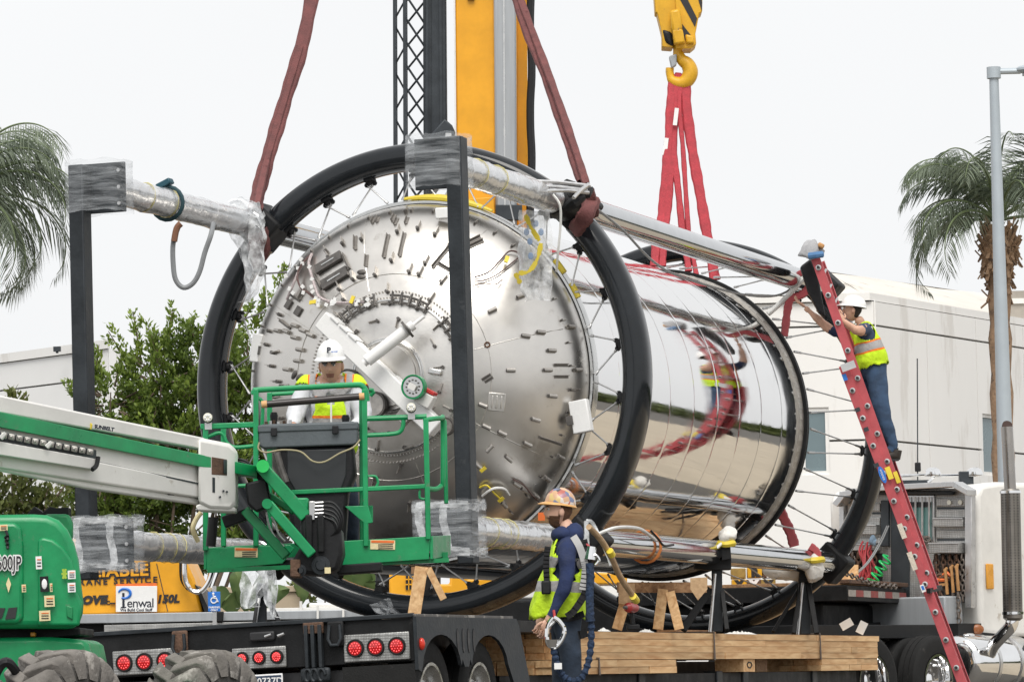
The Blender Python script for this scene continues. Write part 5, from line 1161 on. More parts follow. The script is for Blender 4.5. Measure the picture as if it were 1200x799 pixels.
b = MB(); b.box(G_(-.03, 1.4, zg + .03), (.12, 2.82, .05), GM); b.build('deck_rub_rail', M_rust, trl, bevel=.01)
b = MB(); b.box(D_(.9, tB + 1.2, .80), (.5, 1.4, .45), LM); b.build('gooseneck_neck', M_black, trl, bevel=.03)
b = MB(); b.box(D_(.15, (tA + tB) / 2 + .4, .72), (.2, tB - tA + .6, .14), LM); b.build('dark_gap_backing', M_black, trl)  # black box added so the gap under the lumber reads dark

# ------------------------------------------------------------------ timber bundles
def bundle(label, x0, x1, t0, t1, z0, nrow, th, nb, seed, strap=(), grp='lumber bundles on the low deck'):
    rng = random.Random(seed); o0 = D_((x0 + x1) / 2, (t0 + t1) / 2, z0); M = frame(o0, nx, ay, (0, 0, 1)); root = thing('lumber_bundle', label, 'lumber', M, grp)
    wd = (x1 - x0) / nb
    for r in range(nrow):
        for c in range(nb):
            # butt joints: each row cut in lengths
            y = -(t1 - t0) / 2; e = (t1 - t0) / 2
            cuts = [y] + sorted(rng.uniform(y + .5, e - .5) for _ in range(rng.choice((1, 2, 2)) if nb - c <= 2 or r == nrow - 1 else 0)) + [e]
            for k in range(len(cuts) - 1):
                if cuts[k + 1] - cuts[k] < .15: continue
                b = MB(); jx = rng.uniform(-.006, .006); jy = rng.uniform(-.02, .02) if k in (0, len(cuts) - 2) else 0
                b.box(M @ V((-(x1 - x0) / 2 + wd * (c + .5) + jx, (cuts[k] + cuts[k + 1]) / 2 + jy, th * (r + .5))), (wd * .97, cuts[k + 1] - cuts[k] - .006, th * .965), M); b.build('board', M_wood, root, smooth=0)
    for s in strap:
        t = t_at(s, x1) - (t0 + t1) / 2; b = MB(); H = nrow * th; X = (x1 - x0) / 2 + .012
        b.tube([M @ V((-X, t, 0)), M @ V((-X, t, H + .01)), M @ V((X, t, H + .01)), M @ V((X, t, -.01))], .014, 6); b.build('strap', M_chain, root)
    return root
tU0 = t_at(601, XS)
bundle('long bundle of fresh lumber on top along the trailer side', .62, XS, t_at(652, XS), tB, .795, 4, .0625, 5, 1, strap=(828, 952))
bundle('shorter lower lumber bundle under the left end of the long bundle', .62, XS + .01, t_at(640, XS), t_at(783, XS), .665, 2, .063, 5, 2, strap=(693,))
bundle('short end bundle under the right end of the long bundle', .7, XS - .01, t_at(955, XS), tB - .05, .665, 2, .063, 5, 3)
bundle('browner short lumber stack behind the standing worker', .2, XS - .5, t_at(603, 1.0), t_at(668, 1.0), .66, 5, .073, 3, 4)
for px, lb in ((873, 'single sawn block end with a dark stamp under the long bundle'), (905, 'block end coloured dim for the shade under the long bundle'), (800, 'dark block end left under the long bundle')):
    t = t_at(px, XS); b = MB(); b.box(D_(XS - .18 if px == 873 else XS - .34, t, .73), (.30, .42, .125), LM); o = b.build('timber_block', M_wood if px == 873 else M_woodd, None, smooth=0, origin=D_(XS - .2, t, .66)); tag(o, lb, 'timber', 'blocks under the lumber')  # brown wood stands in for shade on the two darker blocks
    if px == 873: b = MB(); b.tube([D_(XS - .028, t + .09 * math.cos(k), .735 + .03 * math.sin(k)) for k in range(6)], .008, 5, closed=True); b.build('grade_stamp', M_ink, o)
tp_ = (t_at(768, .9), t_at(815, .9)); b = MB(); b.box(D_(.95, (tp_[0] + tp_[1]) / 2, 1.07), (.2, tp_[1] - tp_[0], .045), LM); o = b.build('loose_board', M_woodd, None, smooth=0, origin=D_(.95, tp_[0], 1.05)); tag(o, 'loose brown board lying on the long lumber bundle by the sawhorse', 'board')
for (xa, xb, lb, sd1) in ((700, 716, 'white crumpled cloth on the lumber beside the drill', 1), (748, 767, 'white crumpled cloth on the lumber right of the drill', 2), (848, 888, 'white crumpled foam strip on the lumber near the black stand', 3)):
    b = MB(); rng = random.Random(sd1); n_ = 22; Y_ = 38 + (xa - 700) * .022
    for i in range(n_ + 1):
        x_ = xa + (xb - xa) * i / n_
        for k in range(7):
            q = P(x_, 739.3 + (x_ - 700) * .02, Y_) + V((0, -.08 + .16 * k / 6, 0)); e = math.sin(math.pi * k / 6) * min(1, 3 * i / n_, 3 * (n_ - i) / n_)
            b.v.append(q + V((0, 0, e * (.018 + .035 * abs(noise.noise(V((x_ * .35, k * .7, sd1))))))))
    for i in range(n_):
        for k in range(6): b.f.append([i * 7 + k, i * 7 + k + 1, i * 7 + k + 8, i * 7 + k + 7]); b.m.append(0)
    o = b.build('rag', M_white, None, smooth=0, weld=False, origin=P(xa, 739, 38)); tag(o, lb, 'rag')
# wooden sawhorses
def horse(label, beam, legs, plates, Y, grp='wooden sawhorses under the tank', m=None, ed=V((0, .09, 0))):
    m = m or M_wood; r0 = P(beam[0][0], legs[0][1][1], Y) if beam else P(legs[0][1][0], legs[0][1][1], Y); root = thing('sawhorse', label, 'sawhorse', r0, grp)
    if beam: b = MB(); b.bar(P(*beam[0], Y + .05), P(*beam[1], Y + .05), .09, beam[2] * pxs(Y), (0, 0, 1)); b.build('beam', M_woodd, root, smooth=0)
    for i, (a, c, w_) in enumerate(legs):
        b = MB(); dy = -.05 - .012 * i; b.bar(P(*a, Y + dy), P(*c, Y + dy - .02), w_ * pxs(Y), .04, (0, -1, 0)); b.build('leg', m if i % 2 == 0 else M_wood, root, smooth=0)
    for i, pl in enumerate(plates):
        b = MB(); b.prism([P(x, y, Y - .13 - .004 * i) for x, y in pl], V((0, .018, 0))); b.build('gusset', M_ply, root, smooth=0)
    return root
horse('single sawhorse leg standing below the front ring on the deck', ((482, 668), (506, 668), 8), [((494, 664), (485, 722), 15), ((502, 666), (520, 702), 8)], [], 36.6)
horse('long sawhorse with plywood gussets right of the standing worker', ((723, 688), (828, 688), 12), [((734, 700), (723, 737), 12), ((777, 690), (771, 737), 12), ((785, 693), (796, 737), 11)], [[(725, 683), (744, 683), (744, 700), (738, 708), (725, 707)], [(809, 677), (829, 676), (829, 690), (818, 703), (809, 690)]], 40.5)
# cordless drill
dq = P(741, 737, 38.6); dr = thing('cordless_drill', 'red and black cordless drill standing on the lumber', 'drill', dq); kk = pxs(38.6)
b = MB(); b.box(P(742, 734.5, 38.6), (.115, .08, .05)); b.build('battery', M_blackp, dr, bevel=.01)
b = MB(); b.bar(P(742, 732, 38.6), P(739.5, 716, 38.6), .042, .04, (0, 1, 0)); b.build('handle', M_blackp, dr, bevel=.01)
b = MB(); b.tube([P(734, 711.5, 38.5), P(736, 711.5, 38.5), P(741, 712, 38.6), P(745, 712, 38.7)], [.025, .045, .048, .035], 12); b.build('motor_body', mat('drill_red', (.35, .03, .03), .4), dr); b = MB(); b.tube([P(733.5, 711.5, 38.48), P(731, 711.3, 38.44)], [.02, .012], 10); b.build('chuck', M_brkd, dr)
# wooden handled tool leaning behind the worker
b = MB(); b.tube(smooth_path([P(690, 617, 30), P(704, 632, 30.2), P(716, 652, 30.4), P(727, 676, 30.6), P(744, 701, 30.8)], 5), [.022] * 21, 10); o = b.build('wooden_pole', wood_mat('handle_wood', (.26, .165, .09), (.42, .29, .17)), None, origin=P(744, 701, 30.8)); tag(o, 'bent wooden tool pole with yellow end behind the standing worker', 'pole')
b = MB(); b.tube([P(741.5, 698, 30.75), P(745.5, 703.5, 30.85)], .028, 10); b.build('yellow_tip', M_ytape, o); b = MB(); b.tube([P(714.5, 645, 30.28), P(717.5, 650.5, 30.32)], .026, 10); b.build('yellow_band', M_ytape, o)

# black steel stands with clamps holding the lower right tube
def stand(label, px, Y, ytop, ybot, legs, arm):
    root = thing('tube_stand', label, 'stand', P(px, ybot, Y), None if px < 400 else 'black stands holding the lower right tube'); k = pxs(Y)
    b = MB(); b.bar(P(px, ytop, Y), P(px + .6, ybot, Y), 12 * k, .12, (0, 1, 0)); b.build('post', M_post, root, bevel=.008)
    for a, c, w_ in legs: b = MB(); b.bar(P(*a, Y - .02), P(*c, Y - .25), w_ * k, .05, (0, 1, 0)); b.build('brace', M_black, root, bevel=.004)
    b = MB(); b.prism([P(x, y, Y - .14) for x, y in arm], V((0, .26, 0))); b.build('saddle', M_black, root, smooth=0, bevel=.006)
    b = MB(); b.cyl(P(px - 2, ytop + 8, Y - .1), P(px - 8, ybot, Y - .18), .016, seg=8); b.build('tie_rod', M_alu, root)
    return root
Ys = 41.9
stand('nearer black stand holding the lower right tube', 840, Ys, 664, 740, [((832, 690), (800, 738), 9), ((846, 690), (852, 738), 5)], [(815, 657), (857, 653), (857, 667), (834, 668), (814, 666)])
b = MB(); b.prism([P(x, y, Ys - .2) for x, y in [(846, 630), (855, 628), (857, 654), (846, 656)]], V((0, .1, 0))); tg_ = b.build('clamp_post', M_black, None, smooth=0, origin=P(850, 655, Ys)); tag(tg_, 'short black clamp post rising past the tube under the white cap', 'clamp')
stand('farther black stand at the rear end of the lower right tube', 943, 45.2, 672, 743, [((940, 676), (930, 742), 5), ((946, 676), (957, 742), 6), ((936, 690), (906, 740), 4)], [(937, 667), (952, 668), (952, 682), (936, 682)])
stand('thin dark stand below the left lower tube', 306, 35.6, 690, 735, [((304, 690), (297, 735), 4), ((310, 692), (330, 735), 5)], [(301, 683), (312, 683), (314, 698), (301, 698)])
def knob_wrap(label, c, r, sd1, tape=None):
    b = MB(); b.ball(c, r, None, 14, 10)
    for i, v in enumerate(b.v): b.v[i] = v + V((noise.noise(v * 12), noise.noise(v * 12 + V((3, 3, 3))), noise.noise(v * 12 + V((7, 1, sd1))))) * .05
    o = b.build('foam_wrap', mat('foam_white%d' % sd1, (.72, .70, .66), .8, 0, .08, 9, .4, 30), None, smooth=60, origin=V(c)); tag(o, label, 'padding', 'white padding on the lower right tube')
    if tape:
        b = MB(); q = V(c) + V((0, 0, tape[0])); b.tube([q + V((math.cos(k * .42) * tape[1], math.sin(k * .42) * tape[1], .006 * math.sin(k))) for k in range(15)], .035, 7, closed=True); b.build('tape_wrap', M_ytape, o)
knob_wrap('white cap with yellow tape on the nearer tube stand', P(851, 628, Ys - .15), (.09, .09, .08), 1, (-.075, .065))
knob_wrap('white padding with yellow tape at the end of the lower right tube', P(953, 665, 45), (.10, .1, .16), 2, (.08, .10))
knob_wrap('long cream padding under the end of the lower right tube', P(920, 670, 45.2), (.24, .1, .09), 3)
b = MB(); b.tube(smooth_path([P(700, 626, 37.5), P(722, 618, 37.6), P(748, 619, 38.6), P(765, 630, 39.5), P(790, 650, 40.4), P(815, 656, 41), P(832, 648, 41.4), P(846, 636, 41.7)], 6), .016, 7); o = b.build('white_cable', M_wcable, None, origin=P(765, 640, 39.5)); tag(o, 'white cable looping along the lower right tube', 'cable')
b = MB(); b.tube(smooth_path([P(763, 622, 39.0), P(772, 632, 39.2), P(778, 639, 39.4), P(789, 638, 39.9)], 5), .012, 6); o = b.build('black_cable', M_blackp, None, origin=P(775, 630, 39)); tag(o, 'short black cable looped on the lower right tube', 'cable')
xx, zz = q_, -q_; yy = 1.85; b = MB(); b.tube([T(xx + .15 * math.cos(k * .4), yy, zz + .15 * math.sin(k * .4)) for k in range(16)], .014, 6, closed=True); o = b.build('orange_strap', mat('orange_strap', (.65, .22, .06), .7), None, origin=T(xx, yy, zz)); tag(o, 'orange strap ring round the lower right tube', 'strap')
# red clamps at rear tube ends
for (pth, lb, Yr) in (([(935, 330), (943, 318), (948, 325), (947, 338), (938, 346), (927, 350), (923, 362), (921, 378), (919, 394)], 'red sling choked round the rear end of the upper right tube', 45.0), ([(914, 598), (921, 612), (927, 626), (931, 640)], 'red sling tail hanging by the rear end of the lower right tube', 45.6), ([(949, 640), (956, 645), (958, 655), (954, 664)], 'small red clamp on the rear end of the lower right tube', 45.1)):
    b = sling([P(x, y, Yr) for x, y in pth], .085 if len(pth) != 4 or pth[0][0] != 914 else .11, .07, M_red); o = b.build('red_clamp', M_redfg, None, origin=P(*pth[-1], Yr)); tag(o, lb, 'sling')
b = MB(); b.tube(smooth_path([P(900, 368, 45), P(920, 350, 45), P(940, 328, 44.9), P(952, 316, 44.9)], 5), .028, 8); o = b.build('white_hose', M_wcable, None, origin=P(940, 328, 45)); tag(o, 'white hose running up to the top of the ladder', 'hose')
# crates with R letters on the far deck
for (x, y, lb, m) in ((865, 672, 'dim yellow crate left of the crate marked R', 'd'), (884, 671, 'yellow crate marked R on the far deck', 'y'), (902, 671, 'dark red crate right of the crate marked R', 'r'), (866, 685, 'lower yellow crate below the dim yellow crate', 'y'), (883, 685, 'dark red crate below the crate marked R', 'r'), (900, 685, 'lower dim crate at the right below the dark red crate', 'd')):
    Yk = 50.8; k = pxs(Yk); c = P(x, y, Yk); mm = {'y': M_yellowb, 'r': M_rust, 'd': MATS.get('crate_dim') or mat('crate_dim', (.30, .20, .05), .6, 0, .3, 8)}[m]
    b = MB(); b.box(c, (17 * k, .2, 12.4 * k)); o = b.build('crate', mm, None, origin=c - V((0, 0, 6 * k)), bevel=.008); tag(o, lb, 'crate', 'small crates on the far deck')
    b = MB(); b.box(c + V((0, -.1, 0)), (14 * k, .012, 9.5 * k)); b.build('crate_face', mm, o, bevel=.004)
    if x != 865: text('R' if y < 680 else 'Y', 10 * k * 1.25, frame(c + V((0, -.108, -4.2 * k)), (1, 0, 0), (0, 0, 1), (0, -1, 0)), M_ink if m != 'r' else M_wink, o, 'lettering', .002, .014, align='CENTER')

# ------------------------------------------------------------------ tractor unit at right
Hd = V((.60, .80, 0)); Rd = V((.80, -.60, 0))
ro = P(1145, 700, 50.5); ro.z = 0; KM = frame(ro, Rd, Hd, (0, 0, 1))
def K_(x, y, z): return KM @ V((x, y, z))
trk = thing('truck_tractor', 'white truck tractor with a chained aluminium headache rack at the right edge', 'truck', ro)
zc = lambda y: P(1145, y, 50.5).z
RW = 1.74
# headache rack: RP gives the point of the rack's plane under a photo pixel, 'out' metres proud of it
def RP(px, py, out=0):
    d = FWD * FPX + RIGHT * (px - 600) - UP * (py - 399.5); o = K_(0, 0, 0); t = (o - CAMP).dot(Hd) / d.dot(Hd)
    return CAMP + d * t - Hd * out
def rk_box(x0, y0, x1, y1, out, m, nm, par, base=0, bev=.008):
    b = MB(); b.prism([RP(x0, y0, base), RP(x1, y0, base), RP(x1, y1, base), RP(x0, y1, base)], -Hd * out); return b.build(nm, m, par, bevel=bev)
rk = rk_box(992, 572, 1142, 706, .03, M_diamond, 'headache_rack', trk)
for x0, x1 in ((990, 995), (1137, 1145)): rk_box(x0, 576, x1, 712, .10, M_alu, 'rack_post', rk, .03)
b = MB(); b.prism([RP(x, y, .03) for x, y in [(988, 590), (1000, 576), (1040, 569), (1130, 564.5), (1146, 574), (1146, 581), (1128, 571), (1040, 575.5), (1003, 582), (994, 594)]], -Hd * .22); b.build('rack_hood', M_alu, rk, smooth=0, bevel=.006)
rk_box(1010, 575, 1122, 580, .08, M_slate, 'light_bar', rk, .04, .02)
rk_box(1036, 586, 1045, 640, .05, M_slate, 'rack_channel', rk, .03); rk_box(1046, 584, 1068, 700, .012, M_slate, 'rack_channel', rk, .03)
wf = rk_box(1066, 580, 1098, 638, .035, M_alu, 'window', rk, .03); rk_box(1070, 588, 1095, 632, .008, M_glassg, 'pane', rk, .066, 0)
rk_box(1070, 588, 1095, 594, .008, M_ink, 'blind', rk, .075, 0)
for x in (1070, 1078, 1086, 1094): b = MB(); b.cyl(RP(x, 582, .10), RP(x, 634, .10), .013, seg=8); b.build('guard_bar', M_alu, rk)
for i in range(9): q = RP(1072 + 2.6 * i, 632 + 1.5 * math.sin(i * 2), .13); b = MB(); b.tube([q + V((.04 * math.cos(t), 0, .03 * math.sin(t))) for t in [k * .63 for k in range(10)]], .014, 5, closed=True); b.build('chain_coil', M_chain, rk)
for x0, x1, rows_ in ((1100, 1135, ((584, 593, .03, 0), (597, 606, .03, 0), (608, 617, .10, 1), (621, 630, .03, 0), (637, 648, .20, 1))), (996, 1034, ((590, 599, .03, 0), (606, 615, .03, 0), (616, 626, .11, 1), (630, 636, .03, 0), (638, 645, .16, 1)))):
    for y0, y1, o_, cap in rows_:
        rk_box(x0, y0, x1, y1, o_, M_diamond, 'rack_shelf', rk, .03, .006)
        if cap: rk_box(x0, y0 - 1.2, x1, y0, o_ + .01, M_alu, 'shelf_top', rk, .03, 0)
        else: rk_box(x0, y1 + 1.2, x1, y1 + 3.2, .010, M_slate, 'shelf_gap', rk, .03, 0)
for x in (1116, 1129): b = MB(); b.cyl(RP(x, 588.5, .06), RP(x, 588.5, .08), .028, seg=14); b.build('work_lamp', M_lamp, rk)
rk_box(1012, 590, 1026, 598, .02, M_slate, 'rack_badge', rk, .06, .004)
rk_box(996, 648, 1036, 700, .012, M_ink, 'painted_shade', rk, .03, 0); rk_box(1100, 650, 1136, 700, .012, M_ink, 'painted_shade', rk, .03, 0)  # black sheets painting the shade behind the hanging chains
def hang_chain(p, L, m, par, nm='chain', r=.030):
    b = MB(); n = int(L / .06)
    for k in range(n):
        c = V(p) - V((0, 0, .06 * (k + .5))); a = Rd if k % 2 else (Rd * .3 - Hd)
        b.tube([c + a * r * math.cos(t) + V((0, 0, 1)) * .042 * math.sin(t) for t in [j * 1.047 for j in range(6)]], .012, 4, closed=True)
    return b.build(nm, m, par)
rng = random.Random(8)
for k in range(11): hang_chain(RP(998 + 3.3 * k, 647, .12 + .04 * (k % 2)), rng.uniform(.25, .48), M_rust if k % 3 else M_chain, rk)
for k in range(9): hang_chain(RP(1102 + 3.9 * k, 650, .12 + .04 * (k % 2)), rng.uniform(.22, .62), M_rust if k % 2 else M_chain, rk)
for k in range(7):
    x = 998 + 5.2 * k; b = MB(); b.tube([RP(x, 676 + rng.uniform(-2, 2), .2), RP(x + 2, 682, .22), RP(x + 5, 688, .2)], [.018, .026, .018], 7); b.build('chain_hook', M_orange if k % 2 else M_rust, rk)
M_binder = mat('binder_tan', (.46, .24, .09), .6, .1, .2, 9)
for x, y0_, y1_ in ((1121, 668, 696), (1128, 665, 694), (1134, 664, 692)):
    b = MB(); b.tube([RP(x + 1, y0_ - 3, .24), RP(x - 1, y0_, .24), RP(x, y0_ + 4, .25), RP(x + 1, y1_, .23)], [.014, .026, .018, .020], 8); b.build('load_binder', M_binder, rk)
for k in range(6): b = MB(); a = RP(1100 + 2.5 * k, 680 - 2 * (k % 3), .22); b.tube([a, a + Rd * .10 + V((0, 0, rng.uniform(-.05, .06))), a + Rd * .17], [.016, .026, .015], 6); b.build('load_binder', M_orange if k % 2 else M_rust, rk)
b = MB(); b.bar(RP(1100, 687, .22), RP(1122, 684, .22), .028, .03); b.build('load_binder', M_binder, rk)
hang_chain(RP(1134, 694, .22), .40, M_chain, rk); hang_chain(RP(1128, 694, .22), .22, M_chain, rk); hang_chain(RP(1112, 690, .2), .34, M_rust, rk)
# coiled air lines
def coil(p, q, r, turns, th, m, nm, par):
    p, q = V(p), V(q); x, u, d = basis(q - p); n = turns * 12; b = MB(); b.tube([p + (q - p) * (k / n) + (x * math.cos(k * .5236) + u * math.sin(k * .5236)) * r for k in range(n + 1)], th, 6); return b.build(nm, m, par)
M_gl = mat('air_line_green', (.02, .50, .14), .35); M_rl = mat('air_line_red', (.42, .05, .06), .45)
coil(RP(1060, 652, .36), RP(1045, 687, .50), .062, 5, .0125, M_gl, 'air_line', trk); coil(RP(1040, 710, .4), RP(1041, 733, .4), .035, 6, .012, M_gl, 'air_line', trk)
for k in range(9):
    b = MB(); a = RP(1024 + 1.5 * k, 634 + (k * 5) % 12, .24 + .02 * (k % 3)); b.tube(smooth_path([a, a + V((-.05 + .02 * (k % 4), 0, -.12)), a + V((.05 * math.sin(k), -.03, -.30)), a + V((-.08 + .03 * (k % 5), 0, -.46)), a + V((.04, 0, -.22 - .03 * k))], 4), .012, 5); b.build('air_line', M_rl, trk)
for k in range(2): b = MB(); b.tube(smooth_path([RP(1052 - 2 * k, 616, .2), RP(1046 - 2 * k, 640, .3), RP(1040 - 2 * k, 664, .5), RP(1030 - 3 * k, 684, .8)], 5), .009, 6); b.build('air_line', M_cable, trk)
b = MB(); b.ball(RP(1039, 634, .3), (.04, .04, .07), None, 12, 9)
for i, v in enumerate(b.v): b.v[i] = v + V((noise.noise(v * 14), noise.noise(v * 14 + V((3, 3, 3))), noise.noise(v * 14 + V((7, 1, 0))))) * .05
b.build('blue_glove', mat('glove_blue', (.15, .22, .30), .8, 0, .4, 14), trk)
# cab and sleeper
b = MB(); pr = [(0, zc(712)), (0, zc(600)), (.0, zc(580)), (.10, zc(567)), (.5, zc(563)), (3.2, zc(560)), (3.2, zc(760)), (.0, zc(742))]
b.prism([K_(.02, y + .06, z) for y, z in pr], -Rd * 2.1); cb = b.build('sleeper_cab', M_white, trk, bevel=.06, seg=3)
b = MB(); b.box(K_(.024, .62, zc(655)), (.012, .012, zc(575) - zc(738)), KM); b.build('cab_seam', M_alu, cb)
b = MB(); b.box(K_(.035, .25, zc(675)), (.02, .16, .30), KM); b.build('reflector', M_amber, cb, bevel=.01)
b = MB(); b.box(K_(.06, 1.6, zc(640)), (.08, .7, 1.2), KM); b.build('side_grille', M_slate, cb, bevel=.02)
for k in range(9): b = MB(); b.box(K_(.105, 1.6, zc(640) - .5 + .12 * k), (.02, .66, .05), KM); b.build('grille_bar', M_alu, cb)
for (x, y, px, py) in ((-.75, .2, 1093, 553), (-.2, .9, 1142, 553)):
    q = P(px, py + 3, 51); b = MB(); b.lathe([(.001, .085), (.05, .08), (.085, .055), (.10, .01), (.10, 0), (.001, 0)], q, (-.1, -.25, 1), 20); b.build('horn_bell', M_chrome, trk); b = MB(); b.tube([q, q + V((-.45, .1, .0)), q + V((-.55, .1, -.08))], .018, 7); b.build('horn_tube', M_chrome, trk)
b = MB(); b.box(P(1132, 560, 51), (.17, .12, .16)); b.build('roof_lamp', M_slate, trk, bevel=.01)
b = MB(); b.box(P(1065, 566, 51.5), (.5, .3, .06)); b.build('roof_antenna_plate', M_slate, trk); b = MB(); b.tube([P(1075.5, 568, 51.6), P(1075, 420, 51.6)], .008, 5); an_ = b.build('antenna', M_slate, trk); b = MB(); b.box(P(1075.5, 547, 51.6), (.07, .06, .11)); b.build('antenna_coil', M_blackp, an_, bevel=.01)
# chassis, fairing, tank, exhaust, wheels
zb = zc(745)
b = MB(); b.box(K_(-.6, -1.6, zb + .06), (.95, 3.9, .16), KM); b.build('chassis_frame', M_black, trk, bevel=.01)
b = MB(); b.prism([K_(.0, -.45, zc(730)), K_(.0, .2, zc(730)), K_(.0, .35, zc(741)), K_(.0, 3, zc(741)), K_(.0, 3, zc(752)), K_(.0, -.45, zc(752))], -Rd * .4); b.build('cab_skirt', M_black, trk, smooth=0)
b = MB(); b.ball(K_(.02, -.05, zc(737)), (.08, .03, .06), None, 12, 8); b.build('amber_lamp', mat('amber_dark', (.30, .10, .03), .3), trk)
b = MB(); b.box(K_(-.8, -.28, zc(715)), (1.3, .4, .35), KM); b.build('battery_box', M_greyal, trk, bevel=.02)
b = MB(); b.box(K_(-1.3, -.6, zb + .16), (.5, .5, .06), KM); b.build('catwalk', M_blackp, trk)
r_ft = .33; q0, q1 = P(1121, 777, 50.0), P(1187, 777, 51.2); dq_ = (q1 - q0); dq_.z = 0; dq_ = dq_.normalized(); q1 = V((q1.x, q1.y, q0.z))
Lf = (q1 - q0).length; b = MB(); b.lathe([(.001, -.05), (r_ft * .6, -.045), (r_ft * .92, -.015), (r_ft, .03), (r_ft, Lf - .03), (r_ft * .92, Lf + .015), (r_ft * .6, Lf + .045), (.001, Lf + .05)], q0, dq_, 48); ft_ = b.build('fuel_tank', M_chrome, trk, smooth=50)
for s in (.32, .72): b = MB(); b.lathe([(r_ft, 0), (r_ft + .012, 0), (r_ft + .012, .06), (r_ft, .06)], q0 + dq_ * Lf * s, dq_, 48); b.build('tank_strap', M_alu, ft_)
b = MB(); b.ball(q0 + dq_ * Lf * .25 + V((-.05, -.1, r_ft)), (.10, .10, .03), None, 14, 6); b.build('filler_cap', M_chrome, ft_)
b = MB(); b.box(K_(.1, 1.9, zc(775)), (.3, 1.2, .7), KM); b.build('step_box', M_slate, trk, bevel=.03)
for k in range(5): b = MB(); b.box(K_(.26, 1.75, zc(760) - .09 * k), (.02, .8, .05), KM); b.build('step_rung', M_alu, trk)
es = P(1180, 500, 49.6); e2_ = P(1184, 575, 49.6); e3_ = P(1187, 724, 49.6); e4_ = P(1186, 733, 49.6)
b = MB(); b.tube([es, e2_], .070, 20); ex = b.build('exhaust_stack', mat('stack_chrome', (.36, .34, .32), .22, 1, .2, 2), trk); b = MB(); b.tube([es + V((0, 0, .003)), es + V((.002, -.03, .02))], [.06, .06], 16); b.build('stack_mouth', mat('soot', (.05, .03, .025), .9), ex)
b = MB(); b.tube([e2_ + V((0, 0, .02)), e2_, e3_, e3_ - V((0, 0, .03))], [.10, .115, .115, .08], 24); mf = b.build('muffler', mat('muffler_steel', (.24, .225, .205), .36, 1, .3, 3), trk)
b = MB()
for i in range(44):
    for k in range(5): a = -2.6 + .42 * k; q = e2_.lerp(e3_, .03 + .94 * i / 43); b.cyl(q + V((math.cos(a) * .118, math.sin(a) * .118, 0)), q + V((math.cos(a) * .122, math.sin(a) * .122, 0)), .008, seg=5)
b.build('shield_holes', M_ink, mf, kind='stuff')
for s in (.02, .97): b = MB(); q = e2_.lerp(e3_, s); b.tube([q, q + V((0, 0, .03))], .125, 20); b.build('shield_band', M_chrome, mf)
b = MB(); b.tube(smooth_path([e3_, P(1184, 734, 49.6), P(1176, 743, 49.7), P(1165, 755, 49.9), P(1160, 765, 50.1)], 5), .075, 18); b.build('exhaust_elbow', M_chrome, trk)
for (px, Yw) in ((1088, 49.4), (1012, 48.1)):
    c = P(px, 770, Yw); c.z = .525; tyre(c, Rd, .525, .28, .30, trk, mrim=M_chrome, offs=-.10, name='wheel'); tyre(c - Rd * .33, Rd, .52, .26, .30, trk, name='wheel', hub=False); tyre(c - Rd * 1.6, -Rd, .525, .5, .30, trk, name='wheel', hub=False)
b = MB(); b.tube(smooth_path([P(976, 665, 47), P(1000, 676, 47.5), P(1025, 684, 48), P(1048, 688, 48.5)], 4), .006, 5); b.v = []; b.f = []; b.m = []
pts = smooth_path([P(978, 666, 46.6), P(1000, 675, 47.2), P(1025, 684, 47.9), P(1050, 687, 48.5)], 8)
for k in range(len(pts) - 1):
    c = (pts[k] + pts[k + 1]) / 2; t = (pts[k + 1] - pts[k]).normalized(); a = V((0, 0, 1)) if k % 2 else V((0, 1, 0))
    b.tube([c + t * .05 * math.cos(j * 1.047) + a * .028 * math.sin(j * 1.047) for j in range(6)], .011, 4, closed=True)
o = b.build('deck_chain', M_chain, None, origin=P(1000, 676, 47.2)); tag(o, 'steel chain sagging along the raised front deck', 'chain')
b = MB(); b.box(P(991, 672, 50.5), (.28, .3, .2)); o = b.build('timber_block', M_wood, None, smooth=0, origin=P(991, 680, 50.5)); tag(o, 'wood block on the raised deck behind the ring end', 'timber')
for (x, y, lb, rt) in ((992, 731, 'pale tag sheet lying under the raised deck', -.5), (1010, 735, 'second pale sheet under the raised deck, standing steeper', -1.1)):
    b = MB(); b.box(P(x, y, 47.6), (.14, .02, .09), Matrix.Rotation(rt, 4, 'Y')); o = b.build('paper_tag', M_white, None, smooth=0, origin=P(x, y + 4, 47.6)); tag(o, lb, 'paper')

# ------------------------------------------------------------------ extension ladder
Yl = 44.2; kl = pxs(Yl)
def LP(x, y, dy=0): return P(x, y, Yl + dy)
lad_b = LP(1160, 868); lad = thing('extension_ladder', 'red fibreglass extension ladder leaning on the rear ring', 'ladder', (lad_b.x, lad_b.y, 0))
rv = V((.085, .40, .0))                       # rung direction, far rail
def rail(p, q, wpx, m, nm, par=None, off_=V((0, 0, 0))):
    p, q = p + off_, q + off_; d_ = (q - p).normalized(); wd = V((1, 0, 0)) - d_ * d_.x; wd.normalize(); nrm = d_.cross(wd); w2 = wpx * kl / 2; b = MB()
    # C channel: web facing out, two flanges inward along the rung
    rn = rv.normalized(); pts = [(-w2, 0), (w2, 0), (w2, .034), (w2 - .007, .034), (w2 - .007, .006), (-w2 + .007, .006), (-w2 + .007, .034), (-w2, .034)]
    sgn = 1 if nm == 'near' else -1
    A1 = [p + wd * a + rn * b_ * sgn for a, b_ in pts]; b.prism(A1, q - p); return b.build('rail', m, par or lad, smooth=0, bevel=.002)
f0, f1 = LP(955.5, 303), LP(1093, 691)        # fly section near rail, top and bottom
b0, b1 = LP(987, 428, -.05), LP(1160, 868, -.05)      # base section, in front
if True:
    t = (0 - b0.z) / (b1.z - b0.z); b1 = b0 + (b1 - b0) * t
